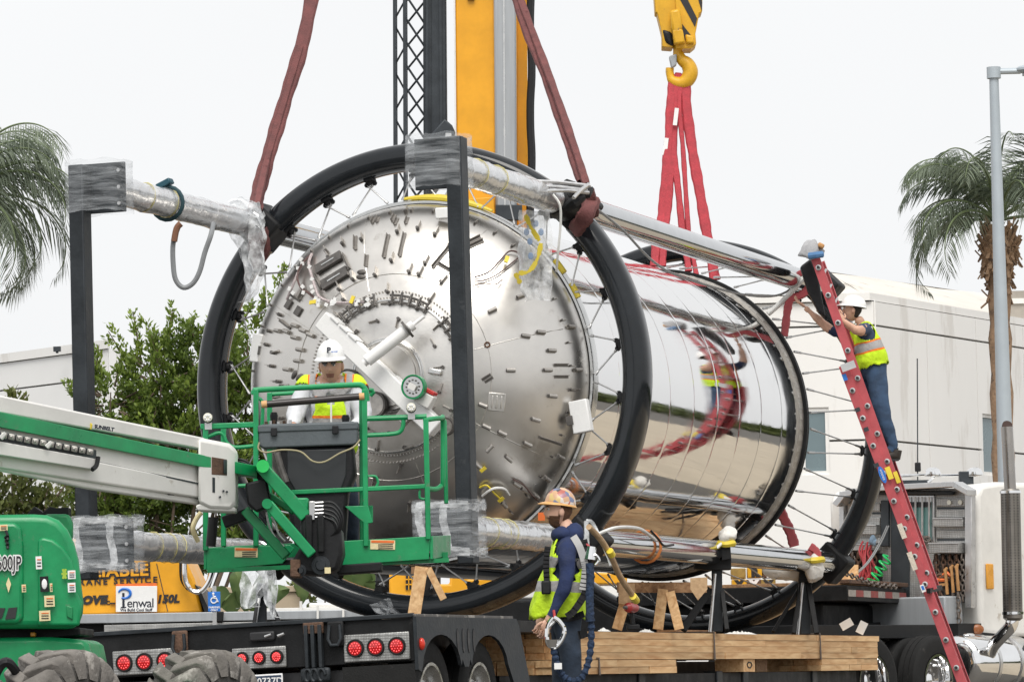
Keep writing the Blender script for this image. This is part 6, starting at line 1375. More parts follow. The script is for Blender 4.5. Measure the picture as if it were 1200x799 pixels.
rail(f0, f1, 10.5, M_redfg, 'near'); rail(f0 + rv, f1 + rv, 9.5, M_redfg, 'far')
# base section sits left of the fly
sft = V((-.085, 0, 0))
bA, bB = LP(988, 428, -.03), LP(1153, 868, -.03); t = (0 - bA.z) / (bB.z - bA.z); bB = bA + (bB - bA) * t
rail(bA, bB, 11, M_redfg, 'near'); rail(bA + rv, bB + rv, 10, M_redfg, 'far')
def rungs(p, q, n0, n1, pitch, start):
    L = (q - p).length; k = 0; s = start
    while s < L - .05:
        c = p + (q - p) * (s / L); b = MB(); b.cyl(c - rv * .06, c + rv * 1.06, .019, seg=10); rg = b.build('rung', M_alu, lad)
        rn = rv.normalized(); b = MB(); b.lathe([(.014, .0), (.030, .0), (.030, .006), (.014, .008)], c - rn * .004, -rn, 14); b.build('rung_collar', M_alu, rg)
        b = MB(); b.lathe([(.001, .010), (.016, .010), (.016, .0)], c - rn * .03, -rn, 12); b.build('rung_hole', M_ink, rg); s += pitch
rungs(f0, f1, 0, 0, .305, .10); rungs(bA, bB, 0, 0, .305, .28)
dL = (bB - bA).normalized()
def lsticker(px, py, wpx, hpx, m, o_=-.062, nm='sticker', ang=0):
    c = LP(px, py, o_); wd = V((1, 0, 0)) - dL * dL.x; wd.normalize(); b = MB(); M = frame(c, wd, -dL, None); b.box(c, (wpx * kl, hpx * kl, .004), M); return b.build(nm, m, lad, smooth=0), M
lsticker(994, 429, 17, 9, M_alu, -.10, 'rung_lock'); lsticker(990, 442, 5, 8, M_blue)
M_creamp = mat('pale_label', (.58, .52, .44), .6, 0, .25, 60)
st_, SM = lsticker(1034, 556, 1, 2, M_blue, -.072)
b = MB(); b.prism([SM @ V((3.6 * kl * math.cos(k * .393), 10.5 * kl * math.sin(k * .393), -.004)) for k in range(16)], SM.col[2].to_3d() * .004); b.build('sticker', M_blue, lad, smooth=0)

text('WERNER', 3.4 * kl, frame(SM.translation + V((0, -.006, 0)), -SM.col[1].to_3d() , SM.col[0].to_3d(), None) @ Matrix.Translation((0, -.011, 0)), M_wink, lad, 'lettering', .0005, .0, align='CENTER')
lsticker(1042, 554, 6, 15, M_ytape, -.075); lsticker(1051, 559, 5, 14, M_ytape, -.03); lsticker(1057, 622, 6, 18, M_creamp, -.075); lsticker(1069, 657, 6, 22, M_creamp, -.075); lsticker(1081.5, 689, 5, 9, M_wink, -.075); lsticker(1081.5, 688.5, 3, 5, M_blue, -.078)
for x, y in ((1005, 480), (1015, 503), (1027, 545)): lsticker(x, y, 6, 5, M_slate, -.07, 'rail_patch')
b = MB(); b.bar(LP(1088, 692, -.1), LP(1102, 688, .3), .04, .05); b.build('fly_foot', M_blackp, lad)
for x, y in ((963, 318), (969, 336), (976, 352)): b = MB(); b.box(LP(x + 4, y, .02), (.022, .03, .06), Matrix.Rotation(.5, 4, 'Y')); b.build('rail_clip', M_flange, lad)
b = MB(); b.bar(bB + V((-.05, 0, .02)), bB + V((.08, 0, .02)), .05, .06); b.bar(bB + rv + V((-.05, 0, .02)), bB + rv + V((.08, 0, .02)), .05, .06); b.build('ladder_feet', M_blackp, lad, kind='stuff')
# padded ladder top: grey cloth tied with blue
b = MB(); b.ball(LP(951, 294, .1), (.115, .16, .095), None, 16, 12); b.ball(LP(960, 292, .1), (.06, .1, .05), None, 10, 8)
for i, v in enumerate(b.v): b.v[i] = v + V((noise.noise(v * 9), noise.noise(v * 9 + V((3, 3, 3))), noise.noise(v * 9 + V((7, 1, 0))))) * .055
o = b.build('cloth_pad', mat('grey_cloth', (.36, .36, .37), .9, 0, .12, 8, .4, 40), None, smooth=70, origin=LP(955, 300)); tag(o, 'grey cloth pad tied with blue on the ladder top', 'pad')
b = MB(); b.tube([LP(948, 300, -.05), LP(956, 299, -.08), LP(964, 298, -.05)], .035, 8); b.build('blue_tie', mat('muted_blue', (.07, .17, .34), .7), o); b = MB(); b.box(LP(962, 288, .02), (.07, .07, .05), Matrix.Rotation(.5, 4, 'Y')); b.build('tan_foam', M_binder, o, bevel=.015)
b = MB(); b.prism([LP(x, y, .35) for x, y in [(938, 312), (950, 303), (958, 318), (964, 352), (968, 372), (960, 366), (948, 344)]], V((0, .15, 0))); o = b.build('black_protector', M_blackp, None, smooth=0, origin=LP(950, 340, .3), bevel=.02); tag(o, 'black sleeve hanging behind the ladder top over the ring', 'protector')
# ------------------------------------------------------------------ boom lift (green and white), platform in front of the tank
Ye = 30.4; ke = pxs(Ye); dv = V((.17, .85, 0))
lg = P(150, 870, 27.5); lg.z = 0
lift = thing('boom_lift', 'green and white boom lift with its work platform raised in front of the tank', 'boom lift', lg)
def E_(x, y, d=0): return P(x, y, Ye + .85 * d)
pf_ = thing('work_platform', '', '', E_(370, 660, .5)); 
for k in ('label', 'category'): del pf_[k]
pf_.parent = lift; pf_.matrix_world = Matrix.Translation(E_(370, 660, .5)); pf_.matrix_basis = W[lift].inverted() @ W[pf_]
def rl(pts, r, nm='rail', m=None, par=None, sub=4, sm=True):
    b = MB(); q = smooth_path(pts, sub) if sm and len(pts) > 2 else pts; b.tube(q, r, 10); return b.build(nm, m or M_green, par or pf_)
tr_ = 3.2 * ke
# toe boards
def board(poly, d, nm='toe_board', t=.03): b = MB(); b.prism([E_(x, y, d) for x, y in poly], V((0, t, 0))); return b.build(nm, M_green, pf_, bevel=.004)
board([(242, 642), (340, 638), (345, 642), (331, 660), (242, 668)], 0); board([(385, 637), (394, 634), (503, 628), (503, 655), (399, 662), (385, 642)], 0)
board([(262, 640), (525, 628), (525, 650), (262, 662)], 1.0)
b = MB(); b.prism([E_(504, 628, 0), E_(525, 627, 1), E_(525, 650, 1), E_(504, 655, 0)], V((.02, 0, 0))); b.build('toe_board', M_green, pf_, bevel=.003)
b = MB(); b.prism([E_(242, 642, 0), E_(262, 640, 1), E_(262, 664, 1), E_(242, 667, 0)], V((-.02, 0, 0))); b.build('toe_board', M_green, pf_, bevel=.003)
b = MB(); b.prism([E_(243, 665, 0.05), E_(503, 653, 0.05), E_(524, 649, .97), E_(262, 661, .97)], V((0, 0, .03))); b.build('floor', M_black, pf_)
b = MB(); b.bar(E_(243, 668.5, .0), E_(526, 656, .1), .05, .03); b.build('toe_lip', M_greend, pf_); b = MB(); b.bar(E_(505, 652, .6), E_(525, 651, .6), .045, .055); b.build('step_edge', M_green, pf_)
for (x, y, w_) in ((288.5, 647, 27), (448.5, 638, 29)):
    b = MB(); c = E_(x, y, -.005); b.box(c, (w_ * ke, .004, 11 * ke), Matrix.Rotation(R_(2.2), 4, 'Y')); l_ = b.build('warning_label', M_cream, pf_, smooth=0)
    b = MB(); b.box(c + V((0, -.004, .022)), (w_ * .92 * ke, .003, 2.6 * ke), Matrix.Rotation(R_(2.2), 4, 'Y')); b.build('label_bar', M_orange, pf_, smooth=0)
    for k in range(3): b = MB(); b.box(c + V((.02, -.004, .002 - .014 * k)), (w_ * .6 * ke, .003, .005)); b.build('label_print', M_ink, pf_, smooth=0)
# posts
sq = lambda a, c, w_=6.2, nm='post', d=.05: (lambda b: (b.bar(a, c, w_ * ke, d, (0, 1, 0)), b.build(nm, M_green, pf_, bevel=.006))[1])(MB())
sq(E_(241, 498), E_(241, 645)); sq(E_(300, 456), E_(300, 640)); sq(E_(427, 456), E_(429, 640)); sq(E_(499, 490), E_(502, 632)); sq(E_(262, 497, 1), E_(262, 640, 1)); sq(E_(316, 460, 1), E_(316, 640, 1)); sq(E_(521, 492, .6), E_(523, 590, .6), 5)
sq(E_(423, 462, .2), E_(424, 640, .2), 4.5)
# rails
b = MB(); b.bar(E_(235, 500), E_(300, 497.5), .045, 6.5 * ke); b.build('rail', M_green, pf_, bevel=.006)
rl([E_(243, 512), E_(256, 507), E_(262, 510), E_(266, 519), E_(276, 524), E_(300, 522)], tr_ * .75)
rl([E_(297, 462), E_(298, 458), E_(304, 456.8), E_(360, 453.8), E_(414, 451), E_(424, 452), E_(429, 459), E_(430, 470)], tr_ * 1.05)
rl([E_(302, 466, .3), E_(307, 470, .3), E_(308, 480, .3), E_(307, 500, .3)], tr_ * .7); rl([E_(318, 462, 1), E_(428, 456, 1), E_(434, 464, 1)], tr_ * .8)
rl([E_(430, 490.5), E_(500, 488)], tr_, sm=False); rl([E_(430, 510), E_(462, 508), E_(471, 503), E_(473, 492)], tr_ * .85)
rl([E_(498, 492), E_(516, 490, .2), E_(519, 495, .3), E_(519, 560, .3), E_(517, 569, .3), E_(510, 573, .2), E_(500, 572)], tr_ * .95)
b = MB(); b.bar(E_(338, 577), E_(503, 569.5), .045, 5.5 * ke); b.build('rail', M_green, pf_, bevel=.006)
rl([E_(262, 570, 1), E_(330, 567, 1)], tr_ * .8, sm=False)
rl([E_(430, 558), E_(440, 558), E_(443, 565), E_(441, 570)], tr_ * .5); rl([E_(492, 574), E_(492, 583), E_(499, 584), E_(500, 576)], tr_ * .5)
board([(404, 593), (431, 592), (437, 612), (428, 614)], -.03, 'gusset'); board([(430, 592), (437, 592), (437, 612), (430, 612)], .1, 'gusset')
# padded bar
b = MB(); b.tube([E_(313, 473.5, -.02), E_(423, 464.5, -.02)], 4.2 * ke, 12); pd = b.build('padded_bar', mat('pad_black', (.03, .024, .024), .35), pf_)
M_tan = mat('foam_tan', (.62, .36, .16), .7)
for a, c in (((306.5, 474), (313, 473.5)), ((421, 464.7), (427, 464.2))): b = MB(); b.tube([E_(*a, -.02), E_(*c, -.02)], 4.3 * ke, 12); b.build('bar_end', M_tan, pf_)
for x, y in ((244, 490), (482, 478)):
    c = E_(x, y, -.03); b = MB(); b.lathe([(.001, -.05), (.030, -.05), (.036, -.02), (.036, .0)], c, (0, 1, -.05), 20); l_ = b.build('work_light', M_blackp, pf_); b = MB(); b.lathe([(.001, -.056), (.031, -.052), (.033, -.049)], c, (0, 1, -.05), 20)
    b.build('lens', M_lamp, pf_); 
    for k in range(6): b = MB(); b.ball(c + V((.017 * math.cos(k * 1.047), -.054, .017 * math.sin(k * 1.047))), .009, None, 8, 5); b.build('led', M_whiteclean, pf_)
    b = MB(); b.bar(c + V((0, .01, -.03)), c + V((0, .01, -.08)), .05, .03); b.build('light_foot', M_alu, pf_)
# control console
b = MB(); b.prism([E_(x, y, -.04) for x, y in [(303, 500), (307, 497), (414, 493.5), (419, 496), (419, 519), (414, 521), (309, 525), (303, 522)]], V((0, .26, 0))); cs = b.build('control_box', M_dgrey, pf_, bevel=.012, seg=3)
b = MB(); b.prism([E_(x, y, -.05) for x, y in [(302, 498), (420, 494), (420, 503), (302, 507)]], V((0, .28, 0))); b.build('lid', M_dgrey, pf_, bevel=.01)
for x, y in ((321, 506), (393, 503.5)): b = MB(); b.box(E_(x, y, -.065), (.045, .02, .06)); b.build('latch', M_blackp, pf_, bevel=.006)
for k, x in enumerate((312, 317, 321, 326, 333, 340)): b = MB(); b.cyl(E_(x, 499, .1), E_(x, 494 - (k % 3), .1), .012, seg=8); b.build('switch', M_alu if k % 2 else M_rust, pf_)
for x, h_, m in ((321, 483, M_blackp), (405, 486, M_blackp)):
    b = MB(); b.tube([E_(x, 498, .12), E_(x, h_ + 4, .12), E_(x, h_, .12)], [.02, .030, .022], 10); b.build('joystick', m, pf_)
b = MB(); b.prism([E_(x, y, .0) for x, y in [(322, 524), (414, 521), (417, 556), (408, 578), (404, 640), (345, 640), (338, 600), (328, 566)]], V((0, .30, 0))); b.build('console_body', M_blackp, pf_, bevel=.03)
b = MB(); b.prism([E_(x, y, -.012) for x, y in [(336, 527), (406, 525), (406, 556), (400, 574), (346, 576), (336, 558)]], V((0, .02, 0))); b.build('console_panel', mat('console_grey', (.022, .025, .028), .5), pf_, bevel=.01)
rl([E_(304, 518, -.07), E_(303, 526, -.07), E_(312, 530, -.07), E_(330, 527, -.07), E_(352, 529, -.08), E_(366, 540, -.09), E_(380, 541, -.09), E_(398, 531, -.08), E_(414, 524, -.07), E_(422, 515, -.06)], .0065, 'cable', mat('cable_tan', (.34, .30, .18), .6))
rl([E_(324, 530, -.08), E_(328, 545, -.08), E_(335, 565, -.08)], .028, 'tilt_lever', M_brkd)
# jib links and rotator, in front of the platform
Yj = 29.7; kj = pxs(Yj)
J_ = lambda x, y, d=0: P(x, y, Yj + d)
def link(a, c, w_, m=M_green, dep=.10, nm='jib_link', y=0):
    b = MB(); b.bar(J_(*a, y), J_(*c, y), w_ * kj, dep, (0, 1, 0)); return b.build(nm, m, lift, bevel=.008)
link((306, 546), (359, 606), 15, dep=.14); link((314, 590), (366, 650), 12, y=-.12); link((287, 597), (336, 652), 12, m=M_greend, y=.14); link((300, 570), (345, 600), 8, m=M_greend, y=.2)
for x, y, r in ((308, 546, 7.5), (313, 590, 6)): b = MB(); b.cyl(J_(x, y, -.2), J_(x, y, .25), r * kj, seg=18); b.build('pivot_pin', M_lime if r > 7 else M_green, lift)
b = MB(); b.prism([J_(x, y, .0) for x, y in [(287, 566), (312, 560), (318, 592), (300, 600), (290, 590)]], V((0, .14, 0))); b.build('pivot_casting', M_blackp, lift, bevel=.015)
b = MB(); b.prism([J_(x, y, -.06) for x, y in [(352, 604), (385, 600), (400, 622), (402, 648), (396, 668), (372, 674), (345, 672), (340, 660), (352, 640)]], V((0, .45, 0))); rot = b.build('rotator', M_blackp, lift, bevel=.03)
for x, y, r in ((376, 662, 11), (352, 668, 7)): b = MB(); b.lathe([(.001, -.03), (r * kj * .5, -.03), (r * kj * .6, -.015), (r * kj, -.012), (r * kj, .02)], J_(x, y, -.07), (0, 1, 0), 20); b.build('rotator_hub', M_post, rot)
b = MB(); b.box(J_(384, 668, -.10), (7 * kj, .01, 7 * kj)); b.build('sticker', M_cream, rot)
b = MB(); b.prism([J_(x, y, .3) for x, y in [(395, 662), (447, 658), (447, 669), (395, 673)]], V((0, .3, 0))); b.build('platform_mount', M_black, lift, bevel=.01)
b = MB(); b.prism([J_(x, y, -.1) for x, y in [(340, 655), (352, 655), (352, 676), (340, 676)]], V((0, .3, 0))); b.build('platform_mount', M_rust, lift, bevel=.01)
for x in (362, 376): b = MB(); b.box(J_(x, 625, -.09), (8 * kj, .05, 44 * kj)); b.build('rotator_plate', M_black, rot, bevel=.01)
b = MB(); b.prism([J_(x, y, -.05) for x, y in [(347, 583), (361, 583), (361, 612), (354, 610), (347, 598)]], V((0, .2, 0))); b.build('jib_head', M_green, lift, bevel=.01)
# valve block with fittings and hoses
b = MB(); b.prism([J_(x, y, -.08) for x, y in [(362, 587), (369, 587), (369, 609), (362, 609)]], V((0, .1, 0))); vb = b.build('valve_block', M_flange, lift, bevel=.004)
for k in range(5):
    y = 589 + 4.2 * k; b = MB(); b.tube([J_(369, y, -.06), J_(380, y - .6, -.06)], 1.3 * kj, 8); b.build('fitting', M_alu, vb)
    b = MB(); b.tube(smooth_path([J_(379, y - .6, -.06), J_(391, y + .5 + k, -.07), J_(401 - k * 1.5, 604 + 3.5 * k, -.08), J_(398 - 2 * k, 622 + k, -.06), J_(384 - 2 * k, 630, -.03), J_(374, 632 - k, .02)], 5), 1.35 * kj, 7); b.build('hose', M_blackp, lift)
for k in range(4):
    b = MB(); b.tube(smooth_path([J_(268, 545 + 2 * k, .25), J_(282, 538 + 3 * k, .2), J_(298, 548 + 2 * k, .2), J_(310, 565 + 3 * k, .2), J_(318, 590, .25)], 5), 1.5 * kj, 7); b.build('hose', M_blackp, lift)
for (pts_) in ([(312, 600), (316, 618), (324, 632), (333, 640)], [(318, 605), (322, 612), (327, 626), (334, 634)]): b = MB(); b.tube(smooth_path([J_(x, y, .1) for x, y in pts_], 5), 1.4 * kj, 7); b.build('hose', M_alu, lift)
link((296, 600), (262, 612), 14, m=M_blackp, dep=.12, nm='tilt_cylinder', y=.35); b = MB(); b.tube([J_(250, 606, .45), J_(247, 640, .45)], 6 * kj, 12); b.build('level_cylinder', M_blackp, lift)
b = MB(); b.tube(smooth_path([J_(236, 600, .3), J_(230, 608, .3), J_(226, 620, .3), J_(232, 634, .35)], 4), 3 * kj, 8); b.build('hose', M_cream, lift)
# boom (from off the left edge to the jib): upper box, green band, recess, lower box
Y0, Y1 = 26.8, 29.6
def BM(x, y, d=0):      # a point on the boom's side plane
    t = (x + 80) / 355.; return P(x, y, Y0 + (Y1 - Y0) * t + d)
def bslab(poly, d0, t, m, nm, bev=.006, par=None): b = MB(); b.prism([BM(x, y, d0) for x, y in poly], V((0, t, 0))); return b.build(nm, m, par or lift, bevel=bev)
ln = lambda x, a0, a1: a0 + (a1 - a0) * x / 275.
bm0 = bslab([(-80, 448), (0, 463), (240, 513), (240, 527), (0, 484), (-80, 470)], 0, .34, M_white, 'boom', .012)
bslab([(-80, 466), (0, 482.5), (262, 538), (300, 545.5), (300, 559), (262, 552), (0, 500.5), (-80, 484)], -.02, .36, M_green, 'boom_stripe', .004, bm0)
bslab([(-80, 480), (0, 497), (262, 548), (262, 575), (0, 530), (-80, 515)], .05, .26, M_white, 'boom_web', .004, bm0)
bslab([(-80, 503), (0, 518), (240, 566), (240, 584), (150, 572), (0, 548), (-80, 532)], .012, .30, M_white, 'boom_lower', .010, bm0)
bslab([(-80, 528), (0, 545.5), (240, 585), (240, 592), (100, 572), (0, 551.5), (-80, 536)], .06, .22, M_white, 'boom_bottom', .010, bm0)
head = bslab([(232, 512), (268, 519), (275, 525), (275, 592), (270, 598), (246, 597), (232, 590)], -.03, .40, M_white, 'boom_head', .03, lift)
bslab([(249, 559), (252, 559.5), (252, 577), (249, 576.5)], -.035, .012, M_slate, 'head_slot', 0, head)
for x, y in ((262, 575), (266, 576), (258, 582)): b = MB(); b.cyl(BM(x, y, -.05), BM(x, y, -.02), .008, seg=8); b.build('rivet', M_slate, head)
bslab([(229, 592), (240, 588), (275, 594), (275, 600), (231, 598)], -.01, .3, M_white, 'head_shoe', .01, head)
bslab([(248, 535), (266, 538), (266, 557), (248, 556)], -.035, .02, M_rust, 'stripe_clamp', .004, head)
bslab([(262, 538), (266, 538.5), (266, 556), (262, 555)], -.045, .02, M_slate, 'stripe_clamp', .004, head)
# cable tray with links
tray = bslab([(-80, 496), (0, 517), (110, 537), (109, 550), (0, 533), (-80, 517)], -.10, .09, M_white, 'cable_tray', .006)
bslab([(-80, 489), (0, 506), (112, 527), (112, 537), (0, 517), (-80, 499)], -.04, .05, M_slate, 'tray_recess', 0, bm0)
for k in range(19):
    x = -60 + 9.2 * k; y = ln(x, 509.5, 562)
    b = MB(); c = BM(x, y - .3, -.09); M = Matrix.Rotation(R_(12), 4, 'Y'); b.box(c, (7.4 * pxs(27.5), .05, 6.6 * pxs(27.5)), M); b.box(c + V((0, -.03, 0)), (3.6 * pxs(27.5), .02, 3.2 * pxs(27.5)), M); b.build('chain_link', M_brk, tray, bevel=.006)
for x in (2, 56): bslab([(x - 4, ln(x, 511, 564)), (x + 3, ln(x, 505, 558)), (x + 5, ln(x, 509, 562)), (x, ln(x, 515, 568))], -.15, .05, M_white, 'tray_clip', .005, tray)
b = MB(); b.tube(smooth_path([BM(108, 550, -.11), BM(113, 545, -.11), BM(115, 535, -.11)], 4), .016, 7); b.build('tray_end', M_blackp, tray)
bslab([(112, 540), (236, 566), (236, 568), (112, 542)], -.0, .012, M_slate, 'boom_gap', 0, bm0)
for x, y in ((52, 553), (124, 567), (200, 577)): bslab([(x - 5, y - 1), (x + 5, y + 1), (x + 4, y + 3), (x - 3, y + 3)], .04, .05, M_blackp, 'boom_bolt', 0, bm0)
tm = frame(BM(110, 501.2, -.022), (1, .02, -.205), (.2, 0, 1), (0, -1, 0)); text('SUNBELT', 5.8 * pxs(28.2), tm, M_navy, bm0, 'lettering', .001, .002)
b = MB(); c = BM(104, 498, -.012)
for s in (-1, 0, 1): b.tube([c + V((s * .012, 0, -.028)), c + V((s * .016, 0, .0)), c + V((s * .004, 0, .038 - .01 * abs(s)))], [.006, .010, .003], 6)
b.build('leaf_emblem', M_ytape, bm0)
# ---- chassis: engine hood, frame, wheels
Yg = 27.0; kg = pxs(Yg)
def hood_pts(o): return [(-90, 604 + o), (40, 602 + o), (56, 603 + o), (70, 609 + o), (80, 620 + o), (88, 636 + o), (93, 655 + o), (97, 690), (99, 706), (98, 718), (92, 736), (-90, 736)]
b = MB(); b.prism([P(x, y, Yg) for x, y in hood_pts(0)], V((-.16, .8, 0))); hood = b.build('engine_hood', M_green, lift, bevel=.05, seg=4)
b = MB(); b.prism([P(x, y, Yg - .03) for x, y in [(-60, 612), (18, 612), (25, 618), (27, 640), (27, 725), (20, 731), (-60, 731)]], V((0, .05, 0))); b.build('hood_door', M_green, hood, bevel=.025, seg=3)
b = MB(); b.prism([P(x, y, Yg - .02) for x, y in [(44, 632), (50, 629), (62, 632), (74, 641), (84, 656), (88, 672), (88, 690), (96, 706), (93, 733), (44, 733)]], V((0, .04, 0))); b.build('hood_panel', M_green, hood, bevel=.018, seg=3)
b = MB(); b.prism([P(x, y, Yg - .035) for x, y in [(78, 709), (85, 711), (85, 726), (78, 722)]], V((0, .02, 0))); b.build('hood_recess', M_greend, hood, bevel=.006)
for poly in ([(-5, 712), (6, 712), (2, 724), (-9, 724)], [(10, 712), (20, 711), (18, 724), (6, 725)]): b = MB(); b.prism([P(x, y, Yg - .04) for x, y in poly], V((0, .012, 0))); b.build('vent_slot', M_ink, hood, smooth=0)
tg = frame(P(-4, 667, Yg - .050), (1, 0, -.02), (0, 0, 1), (0, -1, 0)); text('600JP', 16 * kg * 1.40, tg, M_wink, hood, 'lettering', .002, .010, space=1.02, sx=.56); text('600JP', 16 * kg * 1.40, tg @ Matrix.Translation((0, 0, .004)), M_ink, hood, 'lettering', .002, .001, space=1.02, sx=.56)
for (x, y, w_, h_, m) in ((45.5, 659, 7, 15, M_wink), (52, 684, 10, 18, M_blackp), (58, 704, 12, 13, M_cream), (52.5, 721, 13, 12, M_cream), (84, 673, 9, 10, M_wink), (84, 688, 9, 11, M_wink), (28, 689, 5, 9, M_cream), (60, 688, 3, 10, M_cream), (4, 618, 10, 7, M_cream)):
    b = MB(); b.box(P(x, y, Yg - .05), (w_ * kg, .003, h_ * kg), Matrix.Rotation(R_(-2), 4, 'Y')); st = b.build('sticker', m, hood, smooth=0)
    if m is M_wink or m is M_cream:
        for k in range(3): b = MB(); b.box(P(x + .3, y - h_ * .25 + k * h_ * .25, Yg - .054), (w_ * .65 * kg, .002, h_ * .09 * kg)); b.build('sticker_print', M_ink if k else M_orange, hood, smooth=0)
    elif m is M_blackp: b = MB(); b.ball(P(x, y, Yg - .052), (3.2 * kg, .004, 6 * kg), None, 10, 6); b.build('sticker_print', M_wink, hood)
b = MB(); b.prism([P(x, y, Yg - .05) for x, y in [(10, 676), (13, 684), (10, 694), (7, 684)]], V((0, .003, 0))); b.build('sticker', M_cream, hood, smooth=0)
b = MB(); c = P(75.5, 672, Yg - .05); 
for k in range(6): b.bar(c, c + V((math.cos(k * 1.047) * 3.4 * kg, -.001, math.sin(k * 1.047) * 6.5 * kg)), .014, .004, (0, -1, 0))
b.build('sun_sticker', mat('sticker_green', (.35, .50, .05), .5), hood, smooth=0)
for k in range(4): b = MB(); b.tube([P(7 + (k % 2) * 2, 622 + 5 * k, Yg - .05), P(9, 627 + 5 * k, Yg - .07), P(6 + k, 630 + 4 * k, Yg - .05)], .010, 6); b.build('hood_latch', M_blackp, hood)
# lift arm bracket behind the hood and black cap
b = MB(); b.prism([P(x, y, Yg + 1.2) for x, y in [(52, 602), (80, 602), (84, 612), (84, 632), (76, 634), (70, 616), (52, 610)]], V((0, .12, 0))); b.build('arm_bracket', M_greend, lift, bevel=.02)
b = MB(); b.prism([P(x, y, Yg + 1.3) for x, y in [(32, 602), (40, 593), (50, 600), (58, 593), (66, 595), (80, 594), (80, 603), (32, 604)]], V((0, .2, 0))); b.build('arm_cover', M_black, lift, bevel=.01)
b = MB(); b.prism([P(x, y, Yg + .25) for x, y in [(-90, 735), (94, 735), (94, 744), (60, 748), (-90, 748)]], V((0, .9, 0))); b.build('turntable', M_black, lift, bevel=.01)
b = MB(); b.box(P(39, 743, Yg + .2), (6 * kg, .06, 5 * kg)); b.build('marker_lamp', M_amber, lift, bevel=.006)
b = MB(); b.prism([P(x, y, Yg + .1) for x, y in [(-90, 748), (60, 746), (98, 749), (104, 755), (108, 775), (108, 830), (-90, 830)]], V((0, 1.0, 0))); b.build('chassis', M_green, lift, bevel=.03)
b = MB(); b.prism([P(x, y, Yg + .5) for x, y in [(100, 800), (260, 800), (260, 850), (100, 850)]], V((0, .4, 0))); b.build('axle', M_green, lift, bevel=.02)
aw = V((.83, -.56, 0)).normalized()
for (px, Yw) in ((70, 25.9), (238, 28.3)):
    c = P(px, 840, Yw); R0 = .43; c.z = R0
    zt_ = c.z + R0 + .03; tz = P(px, 763, Yw).z; c.z += (tz - zt_); tyre(c, aw, R0, .38, .22, lift, mt=M_tyrelight, mrim=M_rubber if px < 100 else M_greyal, lugs=18, name='wheel', hub=False)
b = MB(); b.tube(smooth_path([P(-10, 800, 25.6), P(0, 780, 25.6), P(10, 776, 25.6), P(22, 792, 25.7), P(25, 802, 25.7)], 4), .03, 8); b.build('hose', M_blackp, lift)
# ------------------------------------------------------------------ people
M_skin = mat('skin', (.60, .36, .26), .5, 0, .12, 14, .05, 60); M_skin2 = mat('skin_tan', (.56, .33, .23), .5, 0, .12, 14, .05, 60)
M_shirtw = mat('white_sleeve', (.60, .61, .64), .9, 0, .08, 8, .5, 14); M_navy2 = mat('navy_cloth', (.016, .028, .085), .9, 0, .25, 7, .6, 16)
M_jean = mat('denim', (.034, .066, .125), .9, 0, .35, 6, .6, 14); M_jean2 = mat('dark_denim', (.022, .034, .055), .9, 0, .35, 6, .6, 14)
M_boot = mat('boot_leather', (.028, .022, .018), .6); M_hair = mat('dark_hair', (.018, .013, .010), .7, 0, .3, 40, .6, 80); M_beard = mat('beard_hair', (.12, .055, .026), .85, 0, .4, 50, .8, 120)
M_lip = mat('lip', (.26, .11, .08), .5); M_eyew = mat('eye_white', (.6, .58, .55), .3)
M_reflg = None
